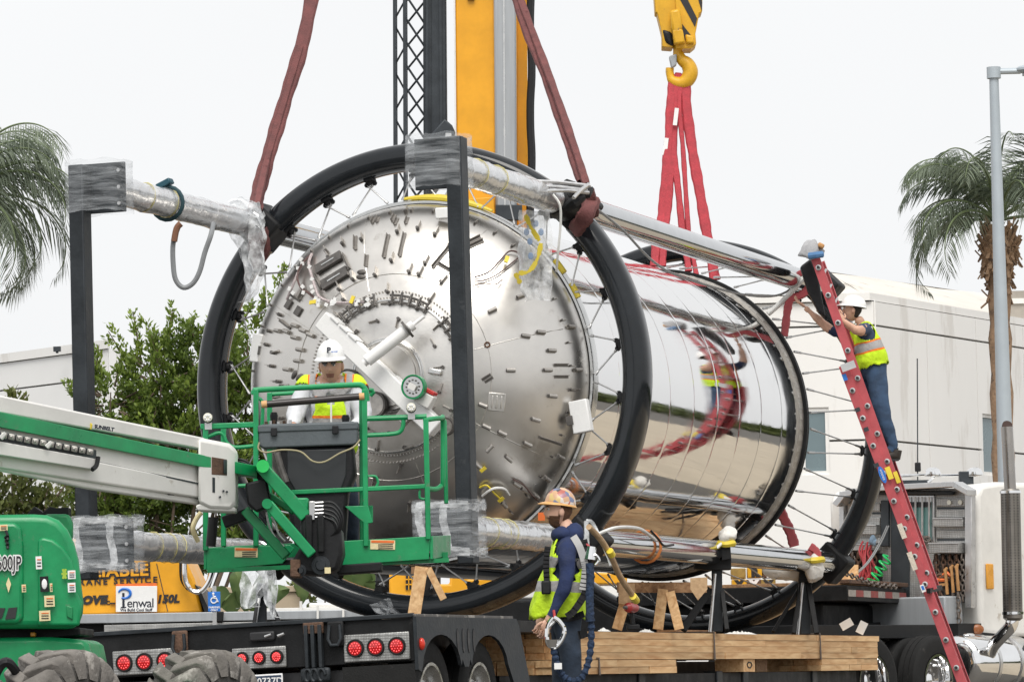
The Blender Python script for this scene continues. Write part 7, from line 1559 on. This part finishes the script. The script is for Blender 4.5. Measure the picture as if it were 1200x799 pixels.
def vest_mat(name, ramp_v, ramp_x, lime=(.56, .80, .012)):
    m = bpy.data.materials.new(name); m.use_nodes = True; n = m.node_tree.nodes; l = m.node_tree.links; b = n['Principled BSDF']; b.inputs['Roughness'].default_value = .75
    ORG, GRY = (.80, .20, .015), (.34, .33, .33)
    def ramp(attr, stops):
        a = n.new('ShaderNodeAttribute'); a.attribute_name = attr; r = n.new('ShaderNodeValToRGB'); r.color_ramp.interpolation = 'CONSTANT'
        r.color_ramp.elements[0].position = 0; r.color_ramp.elements[0].color = (*lime, 1)
        e1 = r.color_ramp.elements[1]; first = True
        for p, c in stops:
            e = e1 if first else r.color_ramp.elements.new(p); first = False
            e.position = p; col = {'o': ORG, 'g': GRY, 'l': lime}[c]; e.color = (*col, 0 if c == 'l' else 1) if False else (*col, 1)
        l.new(a.outputs['Fac'], r.inputs[0]); return r
    rv_ = ramp('band', ramp_v); out = rv_.outputs[0]
    if ramp_x:
        rx = ramp('side', ramp_x); a = n.new('ShaderNodeAttribute'); a.attribute_name = 'side'
        lo, hi = ramp_x[0][0], ramp_x[-1][0]
        g1 = n.new('ShaderNodeMath'); g1.operation = 'GREATER_THAN'; g1.inputs[1].default_value = lo; l.new(a.outputs['Fac'], g1.inputs[0])
        g2 = n.new('ShaderNodeMath'); g2.operation = 'LESS_THAN'; g2.inputs[1].default_value = hi; l.new(a.outputs['Fac'], g2.inputs[0])
        mu = n.new('ShaderNodeMath'); mu.operation = 'MULTIPLY'; l.new(g1.outputs[0], mu.inputs[0]); l.new(g2.outputs[0], mu.inputs[1])
        a3 = n.new('ShaderNodeAttribute'); a3.attribute_name = 'band'; g3 = n.new('ShaderNodeMath'); g3.operation = 'GREATER_THAN'; g3.inputs[1].default_value = ramp_v[0][0] if name.endswith('up') is False else .88; l.new(a3.outputs['Fac'], g3.inputs[0])
        m3 = n.new('ShaderNodeMath'); m3.operation = 'MULTIPLY'; l.new(mu.outputs[0], m3.inputs[0]); l.new(g3.outputs[0], m3.inputs[1])
        mixc = n.new('ShaderNodeMix'); mixc.data_type = 'RGBA'; l.new(m3.outputs[0], mixc.inputs[0]); l.new(out, mixc.inputs[6]); l.new(rx.outputs[0], mixc.inputs[7]); out = mixc.outputs[2]
    l.new(out, b.inputs['Base Color'])
    tc = n.new('ShaderNodeTexCoord'); nb = n.new('ShaderNodeTexNoise'); nb.inputs['Scale'].default_value = 9; nb.inputs['Detail'].default_value = 5; l.new(tc.outputs['Object'], nb.inputs['Vector'])
    bp = n.new('ShaderNodeBump'); bp.inputs['Strength'].default_value = .7; bp.inputs['Distance'].default_value = .05; l.new(nb.outputs[0], bp.inputs['Height']); l.new(bp.outputs[0], b.inputs['Normal']); return m

def skin_mesh(nodes, edges, rad, root_i, levels=2):
    me = bpy.data.meshes.new('tmp'); me.from_pydata([tuple(p) for p in nodes], edges, []); o = bpy.data.objects.new('tmp', me); COL.objects.link(o)
    sk = o.modifiers.new('s', 'SKIN'); sk.use_smooth_shade = True; sk.branch_smoothing = .6
    for i, r in enumerate(rad): sv = me.skin_vertices[0].data[i]; sv.radius = (r, r); sv.use_root = (i == root_i)
    sb = o.modifiers.new('u', 'SUBSURF'); sb.levels = levels; sb.render_levels = levels
    dg = bpy.context.evaluated_depsgraph_get(); out = bpy.data.meshes.new_from_object(o.evaluated_get(dg))
    vs = [v.co.copy() for v in out.vertices]; fs = [list(p.vertices) for p in out.polygons]
    bpy.data.objects.remove(o); bpy.data.meshes.remove(me); bpy.data.meshes.remove(out); return vs, fs

def seg_d(p, a, b):
    ab = b - a; t = max(0, min(1, (p - a).dot(ab) / ab.length_squared)); return (p - (a + ab * t)).length, t

def head_mesh(b, C, fwd, up, mi_skin, mi_hair, mi_lip, mi_beard=None, sc=1.0, moustache=None):
    fwd = V(fwd).normalized(); up = V(up); up = (up - fwd * up.dot(fwd)).normalized(); side = fwd.cross(up)
    base = len(b.v); nu, nv = 40, 30
    def g(x, m, s): return math.exp(-((x - m) / s) ** 2)
    prm = []
    for j in range(nv + 1):
        th = math.pi * j / nv
        for i in range(nu):
            ph = 2 * math.pi * i / nu
            z = math.cos(th); r = math.sin(th); x = r * math.sin(ph); y = r * math.cos(ph)
            X = x * .076; Y = y * .094; Z = z * .116
            if Z < 0:
                k = -Z / .116; X *= 1 - .30 * k ** 1.6
                if y > 0: Y *= 1 - .12 * k
                else: Y *= 1 - .45 * k; 
            if y > .2:
                f = y
                Y += f * (.021 * g(X, 0, .011) * g(Z, -.022, .014) + .012 * g(X, 0, .008) * g(Z, .0, .022)          # nose
                     + .007 * g(Z, .030, .012) * g(X, 0, .05)                                                      # brow
                     - .010 * (g(X, .030, .014) + g(X, -.030, .014)) * g(Z, .012, .011)                              # sockets
                     + .006 * g(X, 0, .022) * g(Z, -.055, .006) + .005 * g(X, 0, .020) * g(Z, -.068, .006) - .003 * g(X, 0, .02) * g(Z, -.0615, .003)  # lips
                     + .011 * g(X, 0, .022) * g(Z, -.095, .016)                                                    # chin
                     + .004 * (g(X, .04, .016) + g(X, -.04, .016)) * g(Z, -.025, .02))                              # cheeks
            if mi_beard is not None and y > -.05 and Z < -.03 and not (abs(X) < .02 and -.073 < Z < -.05): Y += .007 * (y + .3); Z -= .012 * max(0, (-Z - .06) / .06)
            prm.append((X, Y, Z, y)); b.v.append(V(C) + (side * X + fwd * Y + up * Z) * sc)
    for j in range(nv):
        for i in range(nu):
            k = (i + 1) % nu; a = (j * nu + i, (j + 1) * nu + i, (j + 1) * nu + k, j * nu + k)
            X, Y, Z, y = [sum(prm[q][c] for q in a) / 4 for c in range(4)]
            mi = mi_skin
            if (y < -.30 and Z > -.075) or Z > .06: mi = mi_hair
            if -.30 <= y < .02 and Z > .0: mi = mi_hair
            if abs(X) < .026 and -.074 < Z < -.05 and y > .6: mi = mi_lip
            elif mi_beard is not None and Z < -.040 - .012 * (y > .75) and y > -.05: mi = mi_beard
            elif mi_beard is not None and -.05 < y < .12 and Z < .0: mi = mi_beard
            b.f.append([base + q for q in a]); b.m.append(mi)
    for s in (-1, 1):
        b.ball(V(C) + (side * .077 * s + fwd * -.006 + up * -.008) * sc, (.012 * sc, .020 * sc, .032 * sc), frame((0, 0, 0), side, fwd, up), 10, 8, mi_skin)
    return side, fwd, up

def person(label, group, base, J, rad, mats_of, head, vest=None, hat=None, torso=(1.12, .78), fwd=(-1, 0, 0), hands=None, extra=None):
    """J: joint positions (world). One continuous skinned body; faces coloured by nearest bone."""
    root = thing('person', label, 'person', base, group)
    names = list(J); idx = {n: i for i, n in enumerate(names)}
    E = [('pelvis', 'waist'), ('waist', 'chest'), ('chest', 'neck'), ('neck', 'skull')]
    for s in 'LR': E += [('chest', 'sho' + s), ('sho' + s, 'elb' + s), ('elb' + s, 'wri' + s), ('wri' + s, 'palm' + s), ('pelvis', 'hip' + s), ('hip' + s, 'knee' + s), ('knee' + s, 'ank' + s), ('ank' + s, 'toe' + s)]
    vs, fs = skin_mesh([J[n] for n in names], [(idx[a], idx[c]) for a, c in E], [rad[n.rstrip('LR') if n[-1] in 'LR' else n] for n in names], idx['pelvis'], 3)
    fw = V(fwd).normalized()
    TB = {('pelvis', 'waist'), ('waist', 'chest'), ('chest', 'shoL'), ('chest', 'shoR'), ('chest', 'neck'), ('pelvis', 'hipL'), ('pelvis', 'hipR')}
    near = []
    for i, v in enumerate(vs):
        best = min(((seg_d(v, J[a], J[c])[0] / max(.04, min(rad[a.rstrip('LR') if a[-1] in 'LR' else a], .12)), (a, c), seg_d(v, J[a], J[c])[1]) for a, c in E), key=lambda q: q[0]); near.append(best[1:])
    spine = [J['pelvis'], J['waist'], J['chest'], J['neck']]
    for i, v in enumerate(vs):
        if near[i][0] in (('pelvis', 'waist'), ('waist', 'chest')):
            a, c = [J[k] for k in near[i][0]]; t = near[i][1]; q = a.lerp(c, t); off_ = v - q; df = off_.dot(fw); lat = off_ - fw * df; vs[i] = q + lat * torso[0] + fw * df * torso[1]
    for i, v in enumerate(vs):      # cloth folds
        if near[i][0][0][:3] in ('hip', 'kne', 'sho', 'elb', 'wai', 'pel'): vs[i] = v + V((noise.noise(v * 9), noise.noise(v * 9 + V((4, 4, 4))), noise.noise(v * 13 + V((9, 1, 0))))) * .013
    b = MB(); slots = []
    def slot(m):
        if m not in slots: slots.append(m)
        return slots.index(m)
    b.v = [v.copy() for v in vs]
    for f in fs:
        cnt = {}
        for q in f: cnt[near[q][0]] = cnt.get(near[q][0], 0) + 1
        bone = max(cnt, key=cnt.get); t = sum(near[q][1] for q in f) / len(f); b.f.append(f); b.m.append(slot(mats_of(bone, t)))
    hd = head; C, hf, hu = hd['c'], hd['f'], hd['u']
    side, hf, hu = head_mesh(b, C, hf, hu, slot(hd['skin']), slot(M_hair if not hd.get('beard') else M_beard), slot(M_lip), slot(M_beard) if hd.get('beard') else None, hd.get('s', 1))
    for hp, hdir, pal in hands or []:      # palm with four bent fingers and a thumb
        hp, hdir, pal = V(hp), V(hdir).normalized(), V(pal).normalized(); sd2 = hdir.cross(pal).normalized(); ms = slot(hd['skin'])
        b.ball(hp, (.044, .050, .017), frame((0, 0, 0), sd2, hdir, pal), 12, 8, ms)
        for k, ln_ in enumerate((.066, .076, .072, .056)):
            o = hp + sd2 * (-.031 + .0205 * k) + hdir * .036; p1 = o + hdir * ln_ * .45 + pal * .008; p2 = p1 + hdir * ln_ * .25 + pal * ln_ * .28; p3 = p2 + pal * ln_ * .30 - hdir * .004
            b.tube([o, p1, p2, p3], [.0095, .009, .008, .006], 7, True, ms)
        o = hp - sd2 * .036 - hdir * .02; b.tube([o, o - sd2 * .026 + hdir * .022 + pal * .012, o - sd2 * .028 + hdir * .05 + pal * .026], [.012, .011, .008], 7, True, ms)
    body = b.build('body', slots, root, smooth=60)
    # eyes, brows
    eb = MB()
    for s in (-1, 1): eb.ball(V(C) + (side * .030 * s + hf * .078 + hu * .012) * hd.get('s', 1), .0115, None, 10, 7, 0); eb.ball(V(C) + (side * .030 * s + hf * .0875 + hu * .011) * hd.get('s', 1), .0048, None, 8, 5, 1)
    eb.build('eyes', (M_eyew, M_ink), root)
    eb = MB()
    for s in (-1, 1): eb.tube([V(C) + (side * x * s + hf * y + hu * z) for x, y, z in ((.014, .099, .028), (.032, .096, .033), (.047, .083, .029))], [.004, .0045, .002], 6)
    eb.build('eyebrows', M_hair, root)
    if vest:
        band_lo, band_hi = vest['lo'], vest['hi']; keep = []; vi = {}
        mb = MB(); bands = []; sides = []
        # normals
        nrm = [V((0, 0, 0)) for _ in vs]
        for f in fs:
            a, c, d = vs[f[0]], vs[f[1]], vs[f[2]]; nn = (c - a).cross(d - a)
            for q in f: nrm[q] += nn
        ctr = J['waist'] * .5 + J['chest'] * .5
        axis = (J['neck'] - J['pelvis']).normalized(); Ltor = (J['neck'] - J['pelvis']).length; lat_ = axis.cross(fw).normalized()
        def ok(q):
            bn, t = near[q]; v = vs[q]; h = (v - J['pelvis']).dot(axis) / Ltor
            if bn in (('pelvis', 'waist'), ('waist', 'chest'), ('chest', 'shoL'), ('chest', 'shoR'), ('pelvis', 'hipL'), ('pelvis', 'hipR'), ('hipL', 'kneeL'), ('hipR', 'kneeR')):
                if h < band_lo: return False
                if bn[0] == 'chest' and t > vest.get('sh', .80): return False
                x = (v - J['pelvis']).dot(lat_); y = (v - J['pelvis'] - axis * (h * Ltor)).dot(fw)
                if y > 0 and vest.get('vneck') and h > vest['vneck'] and abs(x) < .004 + (h - vest['vneck']) * .19: return False
                return True
            if bn == ('chest', 'neck') and t < .45: return True
            if bn in (('shoL', 'elbL'), ('shoR', 'elbR')) and t < vest.get('arm', .05): return True
            return False
        okv = [ok(q) for q in range(len(vs))]
        for f in fs:
            if all(okv[q] for q in f):
                g_ = []
                for q in f:
                    if q not in vi:
                        vi[q] = len(mb.v); v = vs[q]; h = (v - J['pelvis']).dot(axis) / Ltor; nn = nrm[q].normalized(); flare = vest.get('flare', .0) * max(0, (1 - h / .7)) * max(0, nn.dot(fw))
                        if nn.dot(V((0, 0, 1))) < -1: nn = -nn
                        mb.v.append(v + nn * (.020 + .012 * noise.noise(v * 7)) + fw * flare); bands.append(max(0, min(1, h))); sides.append(min(1, abs((v - J['pelvis']).dot(lat_)) / .30))
                    g_.append(vi[q])
                mb.f.append(g_); mb.m.append(0)
        vo = mb.build('safety_vest', vest['mat'], root, smooth=60)
        for nm, val in (('band', bands), ('side', sides)): at = vo.data.attributes.new(nm, 'FLOAT', 'POINT'); at.data.foreach_set('value', val)
        sl = vo.modifiers.new('thick', 'SOLIDIFY'); sl.thickness = .008; sl.offset = 0
    if hat:
        hb = MB(); s = hat.get('s', 1); C0 = V(C) + (hu * hat.get('up', .045) - hf * .004) * s; nu, nv = 36, 14; ti = hat.get('tilt', 0)
        hw, hh = hat.get('hw', 1), hat.get('hh', 1); F0 = (hf + hu * ti).normalized(); U0 = (hu - F0 * hu.dot(F0)).normalized()
        prof_ = []
        for j in range(nv + 1):
            th = math.pi / 2 * j / nv
            for i in range(nu):
                ph = 2 * math.pi * i / nu; r = math.sin(th); x = r * math.sin(ph); y = r * math.cos(ph); z = math.cos(th)
                rid = .006 * math.exp(-(x / .10) ** 2) * (z > .05) + .004 * (math.exp(-((abs(x) - .38) / .05) ** 2)) * (z > .3)
                hb.v.append(C0 + (side * x * .108 * hw + F0 * y * .128 * hw + U0 * (z * .105 * hh + rid)) * s)
        for j in range(nv):
            for i in range(nu): k = (i + 1) % nu; hb.f.append([j * nu + i, (j + 1) * nu + i, (j + 1) * nu + k, j * nu + k]); hb.m.append(0)
        ho = hb.build('hard_hat', hat['m'], root, smooth=60)
        bb = MB(); full = hat.get('full', False)
        for ring_, (dr, dz) in enumerate(((.0, .004), (.5, .0), (1, -.006), (1, -.012), (.5, -.008), (.0, -.006))):
            for i in range(nu):
                ph = 2 * math.pi * i / nu; fwid = (.010 + .040 * max(0, math.cos(ph)) ** 1.5) if not full else .030 + .012 * max(0, math.cos(ph))
                bb.v.append(C0 + (side * math.sin(ph) * (.107 * hw + fwid * dr) + F0 * math.cos(ph) * (.127 * hw + fwid * dr) + U0 * (dz - .010 * dr * max(0, math.cos(ph)))) * s)
        for j in range(6):
            for i in range(nu): k = (i + 1) % nu; jj = (j + 1) % 6; bb.f.append([j * nu + i, jj * nu + i, jj * nu + k, j * nu + k]); bb.m.append(0)
        bb.build('brim', hat.get('mb', hat['m']), ho, smooth=60)
        return root, side, F0, U0, C0, ho
    return root

RADS = dict(pelvis=.145, waist=.135, chest=.145, neck=.058, skull=.06, sho=.072, elb=.048, wri=.034, palm=.030, hip=.098, knee=.066, ank=.052, toe=.042)
# 1. standing worker, seen from his left side, facing left
Yw = 31.2; kw = pxs(Yw); H = lambda x, y, d=0: P(x, y, Yw + d)
gz = lambda p, z: V((p.x, p.y, z))
foot = H(668, 895); foot.z = 0
J = dict(pelvis=H(662, 722), waist=H(662, 694), chest=H(661, 655), neck=H(666, 622), skull=H(660, 606),
         shoL=H(666, 637, -.19), elbL=H(663, 684, -.26), wriL=H(647, 718, -.25), palmL=H(641, 730, -.25), shoR=H(660, 637, .19), elbR=H(650, 682, .26), wriR=H(640, 715, .24), palmR=H(636, 726, .24),
         hipL=H(665, 735, -.10), kneeL=H(672, 806, -.12), ankL=gz(H(678, 880, -.12), .10), toeL=gz(H(655, 890, -.12), .045), hipR=H(660, 735, .10), kneeR=H(658, 808, .12), ankR=gz(H(668, 880, .12), .10), toeR=gz(H(645, 890, .12), .045))
def m1(bone, t):
    if bone[0][:3] in ('hip', 'kne'): return M_jean2
    if bone[0][:3] == 'ank': return M_boot
    if bone == ('pelvis', 'waist') and t < .4 or bone[0] == 'pelvis' and bone[1][:3] == 'hip': return M_jean2
    if bone[0][:3] == 'wri' or bone[1] == 'skull': return M_skin
    if bone == ('chest', 'neck') and t > .8: return M_skin
    return M_navy2
hx = mat('sticker_hat', (.60, .34, .20), .3, 0, .05, 6)
def stickers(m):
    n = m.node_tree.nodes; l = m.node_tree.links; b = n['Principled BSDF']; tc = n.new('ShaderNodeTexCoord'); vo = n.new('ShaderNodeTexVoronoi'); vo.inputs['Scale'].default_value = 24; l.new(tc.outputs['Object'], vo.inputs['Vector'])
    cr = n.new('ShaderNodeValToRGB'); cr.color_ramp.interpolation = 'CONSTANT'; E2 = [(.0, (.56, .34, .20)), (.34, (.42, .13, .10)), (.42, (.62, .55, .50)), (.54, (.16, .19, .30)), (.62, (.58, .38, .24)), (.78, (.36, .18, .22)), (.84, (.08, .08, .09)), (.9, (.60, .44, .18))]
    sp = n.new('ShaderNodeSeparateColor'); l.new(vo.outputs['Color'], sp.inputs[0])
    while len(cr.color_ramp.elements) < len(E2): cr.color_ramp.elements.new(.5)
    for e, (p, c) in zip(cr.color_ramp.elements, E2): e.position = p; e.color = (*c, 1)
    l.new(sp.outputs[0], cr.inputs[0]); l.new(cr.outputs[0], b.inputs['Base Color'])
stickers(hx); M_hator = mat('hat_orange', (.66, .36, .12), .35)
V1 = vest_mat('vest_two_band', [(.28, 'g'), (.40, 'l'), (.56, 'g'), (.68, 'l')], None, (.54, .78, .02))
R1 = dict(RADS); R1.update(waist=.165, chest=.165, pelvis=.16, sho=.082, elb=.056, hip=.105, neck=.062)
r1, sd1, f1_, u1, c1, ho1 = person('man in a navy sweatshirt, lime vest and sticker covered hard hat standing before the lumber', 'workers in hi-vis vests', foot, J, R1, m1,
    dict(c=H(655.5, 599), f=(-1, -.12, .06), u=(.04, 0, 1), skin=M_skin, beard=True, s=1.02), dict(lo=-.04, hi=1, mat=V1, sh=.78, flare=.13), dict(m=hx, mb=M_hator, s=1.0, hw=.90, hh=1.12, tilt=.10, up=.052), (1.1, 1.02), (-1, 0, 0), [(H(640, 733, -.25), (-.2, 0, -1), (-.5, 1, 0)), (H(634, 728, .24), (-.25, 0, -1), (-.6, -1, 0))])
b = MB(); b.ball(H(660, 626.5), (.10, .14, .065), None, 14, 9); b.ball(H(671, 627), (.09, .13, .085), None, 14, 9)
for i, v in enumerate(b.v): b.v[i] = v + V((noise.noise(v * 14), noise.noise(v * 14 + V((3, 3, 3))), noise.noise(v * 14 + V((7, 1, 0))))) * .018
b.build('hood', M_navy2, r1, smooth=70)
# harness straps, hook, lanyard
def st(pts, w_, m, nm, d=-.31): b = MB(); q = smooth_path([H(x, y, d + (dd[0] if dd else 0)) for x, y, *dd in pts], 5); b.tube(q, w_, 7); return b.build(nm, m, r1)
M_web = mat('black_webbing', (.014, .014, .016), .85, 0, .2, 30)
def web(pts, w_, d=-.2, m=M_web, nm='harness_strap'):
    b = MB(); q = smooth_path([H(x, y, d + (dd[0] if dd else 0)) for x, y, *dd in pts], 5)
    for i in range(len(q) - 1): b.bar(q[i], q[i + 1] + (q[i + 1] - q[i]) * .25, w_, .012, (0, -1, 0))
    return b.build(nm, m, r1)
web([(684, 632), (689, 655), (689, 680), (683, 700), (672, 716)], .05, -.22); web([(642, 640), (640, 660), (641, 684), (640, 692)], .045, -.20); web([(683, 700), (672, 716), (664, 722)], .05, -.235)
web([(658, 742), (672, 745), (688, 741)], .06, -.13); web([(648, 722), (668, 724), (684, 719)], .05, -.17)
web([(672, 628, .02), (679, 640), (684, 655), (686, 668), (683, 690)], .052, -.225, mat('reflective_grey', (.42, .42, .42), .5), 'reflective_strip')
b = MB(); b.box(H(640, 688, -.22), (.07, .03, .10)); b.build('buckle', M_blackp, r1, bevel=.012)
hkp = [(648, 723), (642, 733), (641, 748), (644, 756), (652, 757), (660, 746), (661, 736), (655, 727), (649, 723)]
b = MB(); b.tube(smooth_path([H(x, y, -.34) for x, y in hkp], 5), .017, 9); snap = b.build('snap_hook', M_chrome, r1); b = MB(); b.tube([H(647, 749, -.34), H(647, 758, -.34)], [.05, .035], 10); b.build('hook_eye', M_chrome, snap); b = MB(); b.tube([H(643, 735, -.345), H(650, 728, -.345)], .010, 7); b.build('gate', M_alu, snap)
b = MB(); b.tube(smooth_path([H(649, 715, -.3), H(650, 722, -.33), H(650, 726, -.34)], 3), .010, 6); b.build('red_cord', mat('cord_red', (.4, .03, .03), .7), snap)
M_lan = mat('lanyard_blue', (.018, .035, .075), .9, 0, .5, 30, 1, 40)
lp_ = smooth_path([H(648, 757, -.33), H(651, 772, -.32), H(657, 788, -.31), H(668, 797, -.3), H(680, 795, -.28), (H(688, 780, -.27)), H(692, 760, -.26), H(693, 735, -.25), H(692, 715, -.25), H(691, 690, -.24)], 7)
b = MB(); b.tube(lp_, [.024 + .006 * math.sin(i * 2.2) for i in range(len(lp_))], 9); b.build('lanyard', M_lan, r1)
b = MB(); b.box(H(654, 780, -.37), (.055, .02, .045)); b.build('lanyard_label', M_wink, r1)
b = MB(); b.tube(smooth_path([H(692, 728, -.26), H(691, 700, -.25), H(692, 676, -.24), H(691, 660, -.23)], 5), .030, 9); b.build('shock_pack', M_lan, r1); b = MB(); b.tube([H(691, 655, -.22), H(693, 640, -.22)], [.045, .035], 10); sn = b.build('snap_hook', M_chrome, r1); b = MB(); b.tube(smooth_path([H(690, 655, -.24), H(697, 650, -.24), H(702, 656, -.24), H(698, 662, -.24)], 4), .012, 7); b.build('gate', M_chrome, sn)
b = MB(); b.tube([H(687, 610, -.1), H(688, 640, -.12)], .018, 8); b.build('clear_lanyard', M_film, r1); b = MB(); b.tube(smooth_path([H(687, 610, -.1), H(694, 612, -.1), H(703, 630, -.1), H(712, 650, -.1), H(716, 662, -.1)], 5), .014, 7); b.build('clear_lanyard', M_film, r1)
b = MB(); b.tube(smooth_path([H(684, 634, -.2), H(690, 640, -.23), H(691, 646, -.23)], 3), .010, 6); b.build('red_cord', M_rl, r1)
# small red paper band at collar, orange tag
b = MB(); b.box(H(634.5, 605, .3), (.05, .02, .06)); b.build('orange_tag', M_orange, r1)

# 2. platform operator, facing the camera, head bowed
Yo = 31.0; O = lambda x, y, d=0: P(x, y, Yo + d)
zf = E_(370, 658, .5).z
J = dict(pelvis=O(388, 538, .10), waist=O(388, 512, .06), chest=O(388, 461, .0), neck=O(388, 442, -.03), skull=O(388, 435, -.06),
         shoL=O(415, 450, .02), elbL=O(427, 490, -.05), wriL=O(413, 507, -.30), palmL=O(407, 508, -.38), shoR=O(361, 450, .02), elbR=O(346, 485, -.08), wriR=O(343, 500, -.30), palmR=O(345, 499.5, -.38),
         hipL=O(399, 545, .10), kneeL=gz(O(412, 600, -.02), zf + .44), ankL=gz(O(414, 645, .10), zf + .08), toeL=gz(O(416, 650, -.12), zf + .05), hipR=O(377, 545, .10), kneeR=gz(O(372, 600, -.02), zf + .44), ankR=gz(O(370, 645, .10), zf + .08), toeR=gz(O(368, 650, -.12), zf + .05))
def m2(bone, t):
    if bone[0][:3] in ('hip', 'kne') or (bone[0] == 'pelvis'): return M_jean2
    if bone[0][:3] == 'ank': return M_boot
    if bone[0][:3] == 'wri' or bone[1] == 'skull': return M_skin2
    if bone == ('chest', 'neck') and t > .75: return M_skin2
    return M_shirtw
V2 = vest_mat('vest_bands_up', [(.40, 'g'), (.53, 'o'), (.565, 'l'), (.76, 'o'), (.785, 'g'), (.875, 'o'), (.895, 'l')], [(.30, 'o'), (.35, 'g'), (.52, 'o'), (.57, 'l')])
R2 = dict(RADS); R2.update(waist=.185, chest=.185, pelvis=.17, neck=.080, sho=.105, elb=.070, wri=.042)
r2, sd2_, f2, u2, c2_, ho2 = person('man in a white hard hat and orange striped lime vest driving the lift platform', 'workers in hi-vis vests', gz(O(388, 655), zf), J, R2, m2,
    dict(c=O(388, 428.5, -.09), f=(-.10, -1, -.16), u=(-.03, -.16, 1), skin=M_skin2, s=1.06), dict(lo=.0, hi=1, mat=V2, sh=1.01, vneck=.70, arm=.22), dict(m=M_whiteclean, s=1.10, hw=.86, hh=1.12, tilt=.06, up=.054), (1.2, .95), (0, -1, 0), [(O(408, 506.5, -.40), (-.2, -1, -.1), (0, 0, -1)), (O(345, 499, -.40), (.1, -1, -.15), (0, 0, -1))])
b = MB()
for s in (-1, 1): b.prism([c2_ + sd2_ * s * x + f2 * (.108 - abs(x - .03) * .35) + u2 * z for x, z in ((.010, -.030), (.048, -.028), (.050, -.042), (.040, -.050), (.018, -.048))], f2 * .004)
b.bar(c2_ + sd2_ * -.01 + f2 * .112 + u2 * -.03, c2_ + sd2_ * .01 + f2 * .112 + u2 * -.03, .005, .005)
for s in (-1, 1): b.tube([c2_ + sd2_ * s * .054 + f2 * .095 + u2 * -.03, c2_ + sd2_ * s * .088 + f2 * .0 + u2 * -.035], .004, 5)
b.build('glasses', mat('smoke_lens', (.03, .025, .022), .15, 0, .1, 5, coat=.3), r2, smooth=0)
lf = facing(c2_ + f2 * .149 + u2 * .04 + sd2_ * -.02, -sd2_ if False else V((1, -.05, 0)), f2 + u2 * .25)
text('P', .055, lf @ Matrix.Translation((-.026, 0, -.003)), M_navy, r2, 'lettering', .004, .003); text('enwal', .02, lf @ Matrix.Translation((.006, 0, -.003)), M_logo, r2, 'lettering', .004, .0)
b = MB(); b.tube([O(388, 470, -.175), O(388, 500, -.17)], .007, 6); b.build('zipper', M_whiteclean, r2)

R3 = dict(RADS); R3.update(waist=.185, chest=.185, pelvis=.175, sho=.085, elb=.058, hip=.125, knee=.09, ank=.06)
# 3. man on the ladder, facing left, reaching to the ring
Yk = 44.55; A3 = lambda x, y, d=0: P(x, y, Yk + d)
J = dict(pelvis=A3(1025, 434), waist=A3(1021, 420), chest=A3(1014, 393), neck=A3(1010, 379), skull=A3(1004, 371),
         shoL=A3(1014, 385, -.16), elbL=A3(1006, 388, -.30), wriL=A3(991, 379, -.28), palmL=A3(986.5, 374, -.26), shoR=A3(1005, 389, .16), elbR=A3(977, 390, .22), wriR=A3(950, 366, .24), palmR=A3(943, 360, .24),
         hipL=A3(1027, 440, -.10), kneeL=A3(1034, 484, -.13), ankL=A3(1048, 525, -.11), toeL=A3(1038, 532, -.12), hipR=A3(1022, 441, .10), kneeR=A3(1027, 482, .13), ankR=A3(1043, 522, .12), toeR=A3(1033, 528, .12))
def m3(bone, t):
    if bone[0][:3] in ('hip', 'kne') or (bone[0] == 'pelvis'): return M_jean
    if bone[0][:3] == 'ank': return M_boot
    if bone[0][:3] in ('wri',) or bone[1] == 'skull': return M_skin2
    if bone[0][:3] == 'elb': return M_skin2
    if bone[0][:3] == 'sho' and t > .72: return M_skin2 if bone[0] == 'shoL' else M_navy2
    if bone == ('chest', 'neck') and t > .8: return M_skin2
    return M_navy2b
M_navy2b = mat('blue_tee', (.035, .055, .10), .9, 0, .2, 7, .5, 16)
V3 = vest_mat('vest_single_band', [(.36, 'o'), (.40, 'g'), (.56, 'o'), (.60, 'l')], None, (.57, .83, .015))
r3 = person('man in a white hard hat and lime vest climbing the red ladder to the ring', 'workers in hi-vis vests', A3(1037, 536), J, R3, m3,
    dict(c=A3(999.5, 363.5), f=(-1, .12, .10), u=(.16, 0, 1), skin=M_skin2, s=1.0), dict(lo=.05, hi=1, mat=V3, sh=.86, flare=.02), dict(m=M_whiteclean, s=1.03, full=False, tilt=.05), (1.1, 1.0), (-.95, 0, .3), [(A3(985, 372, -.26), (-.3, .2, 1), (-.3, 1, 0)), (A3(940, 357, .24), (-.8, 0, .5), (0, -.3, 1))])[0]
for dx, dy, dd in ((0, 0, -.11), (-4, -3, .12)):
    b = MB(); b.tube([A3(1051 + dx, 527 + dy, dd), A3(1050 + dx, 533.5 + dy, dd), A3(1044 + dx, 534 + dy, dd), A3(1034 + dx, 536 + dy, dd), A3(1030 + dx, 537 + dy, dd)], [.055, .062, .058, .052, .03], 12); bo = b.build('boot', M_boot, r3); b = MB(); b.bar(A3(1053 + dx, 538.5 + dy, dd), A3(1030 + dx, 540 + dy, dd), .10, .022); b.build('sole', M_ink, bo)
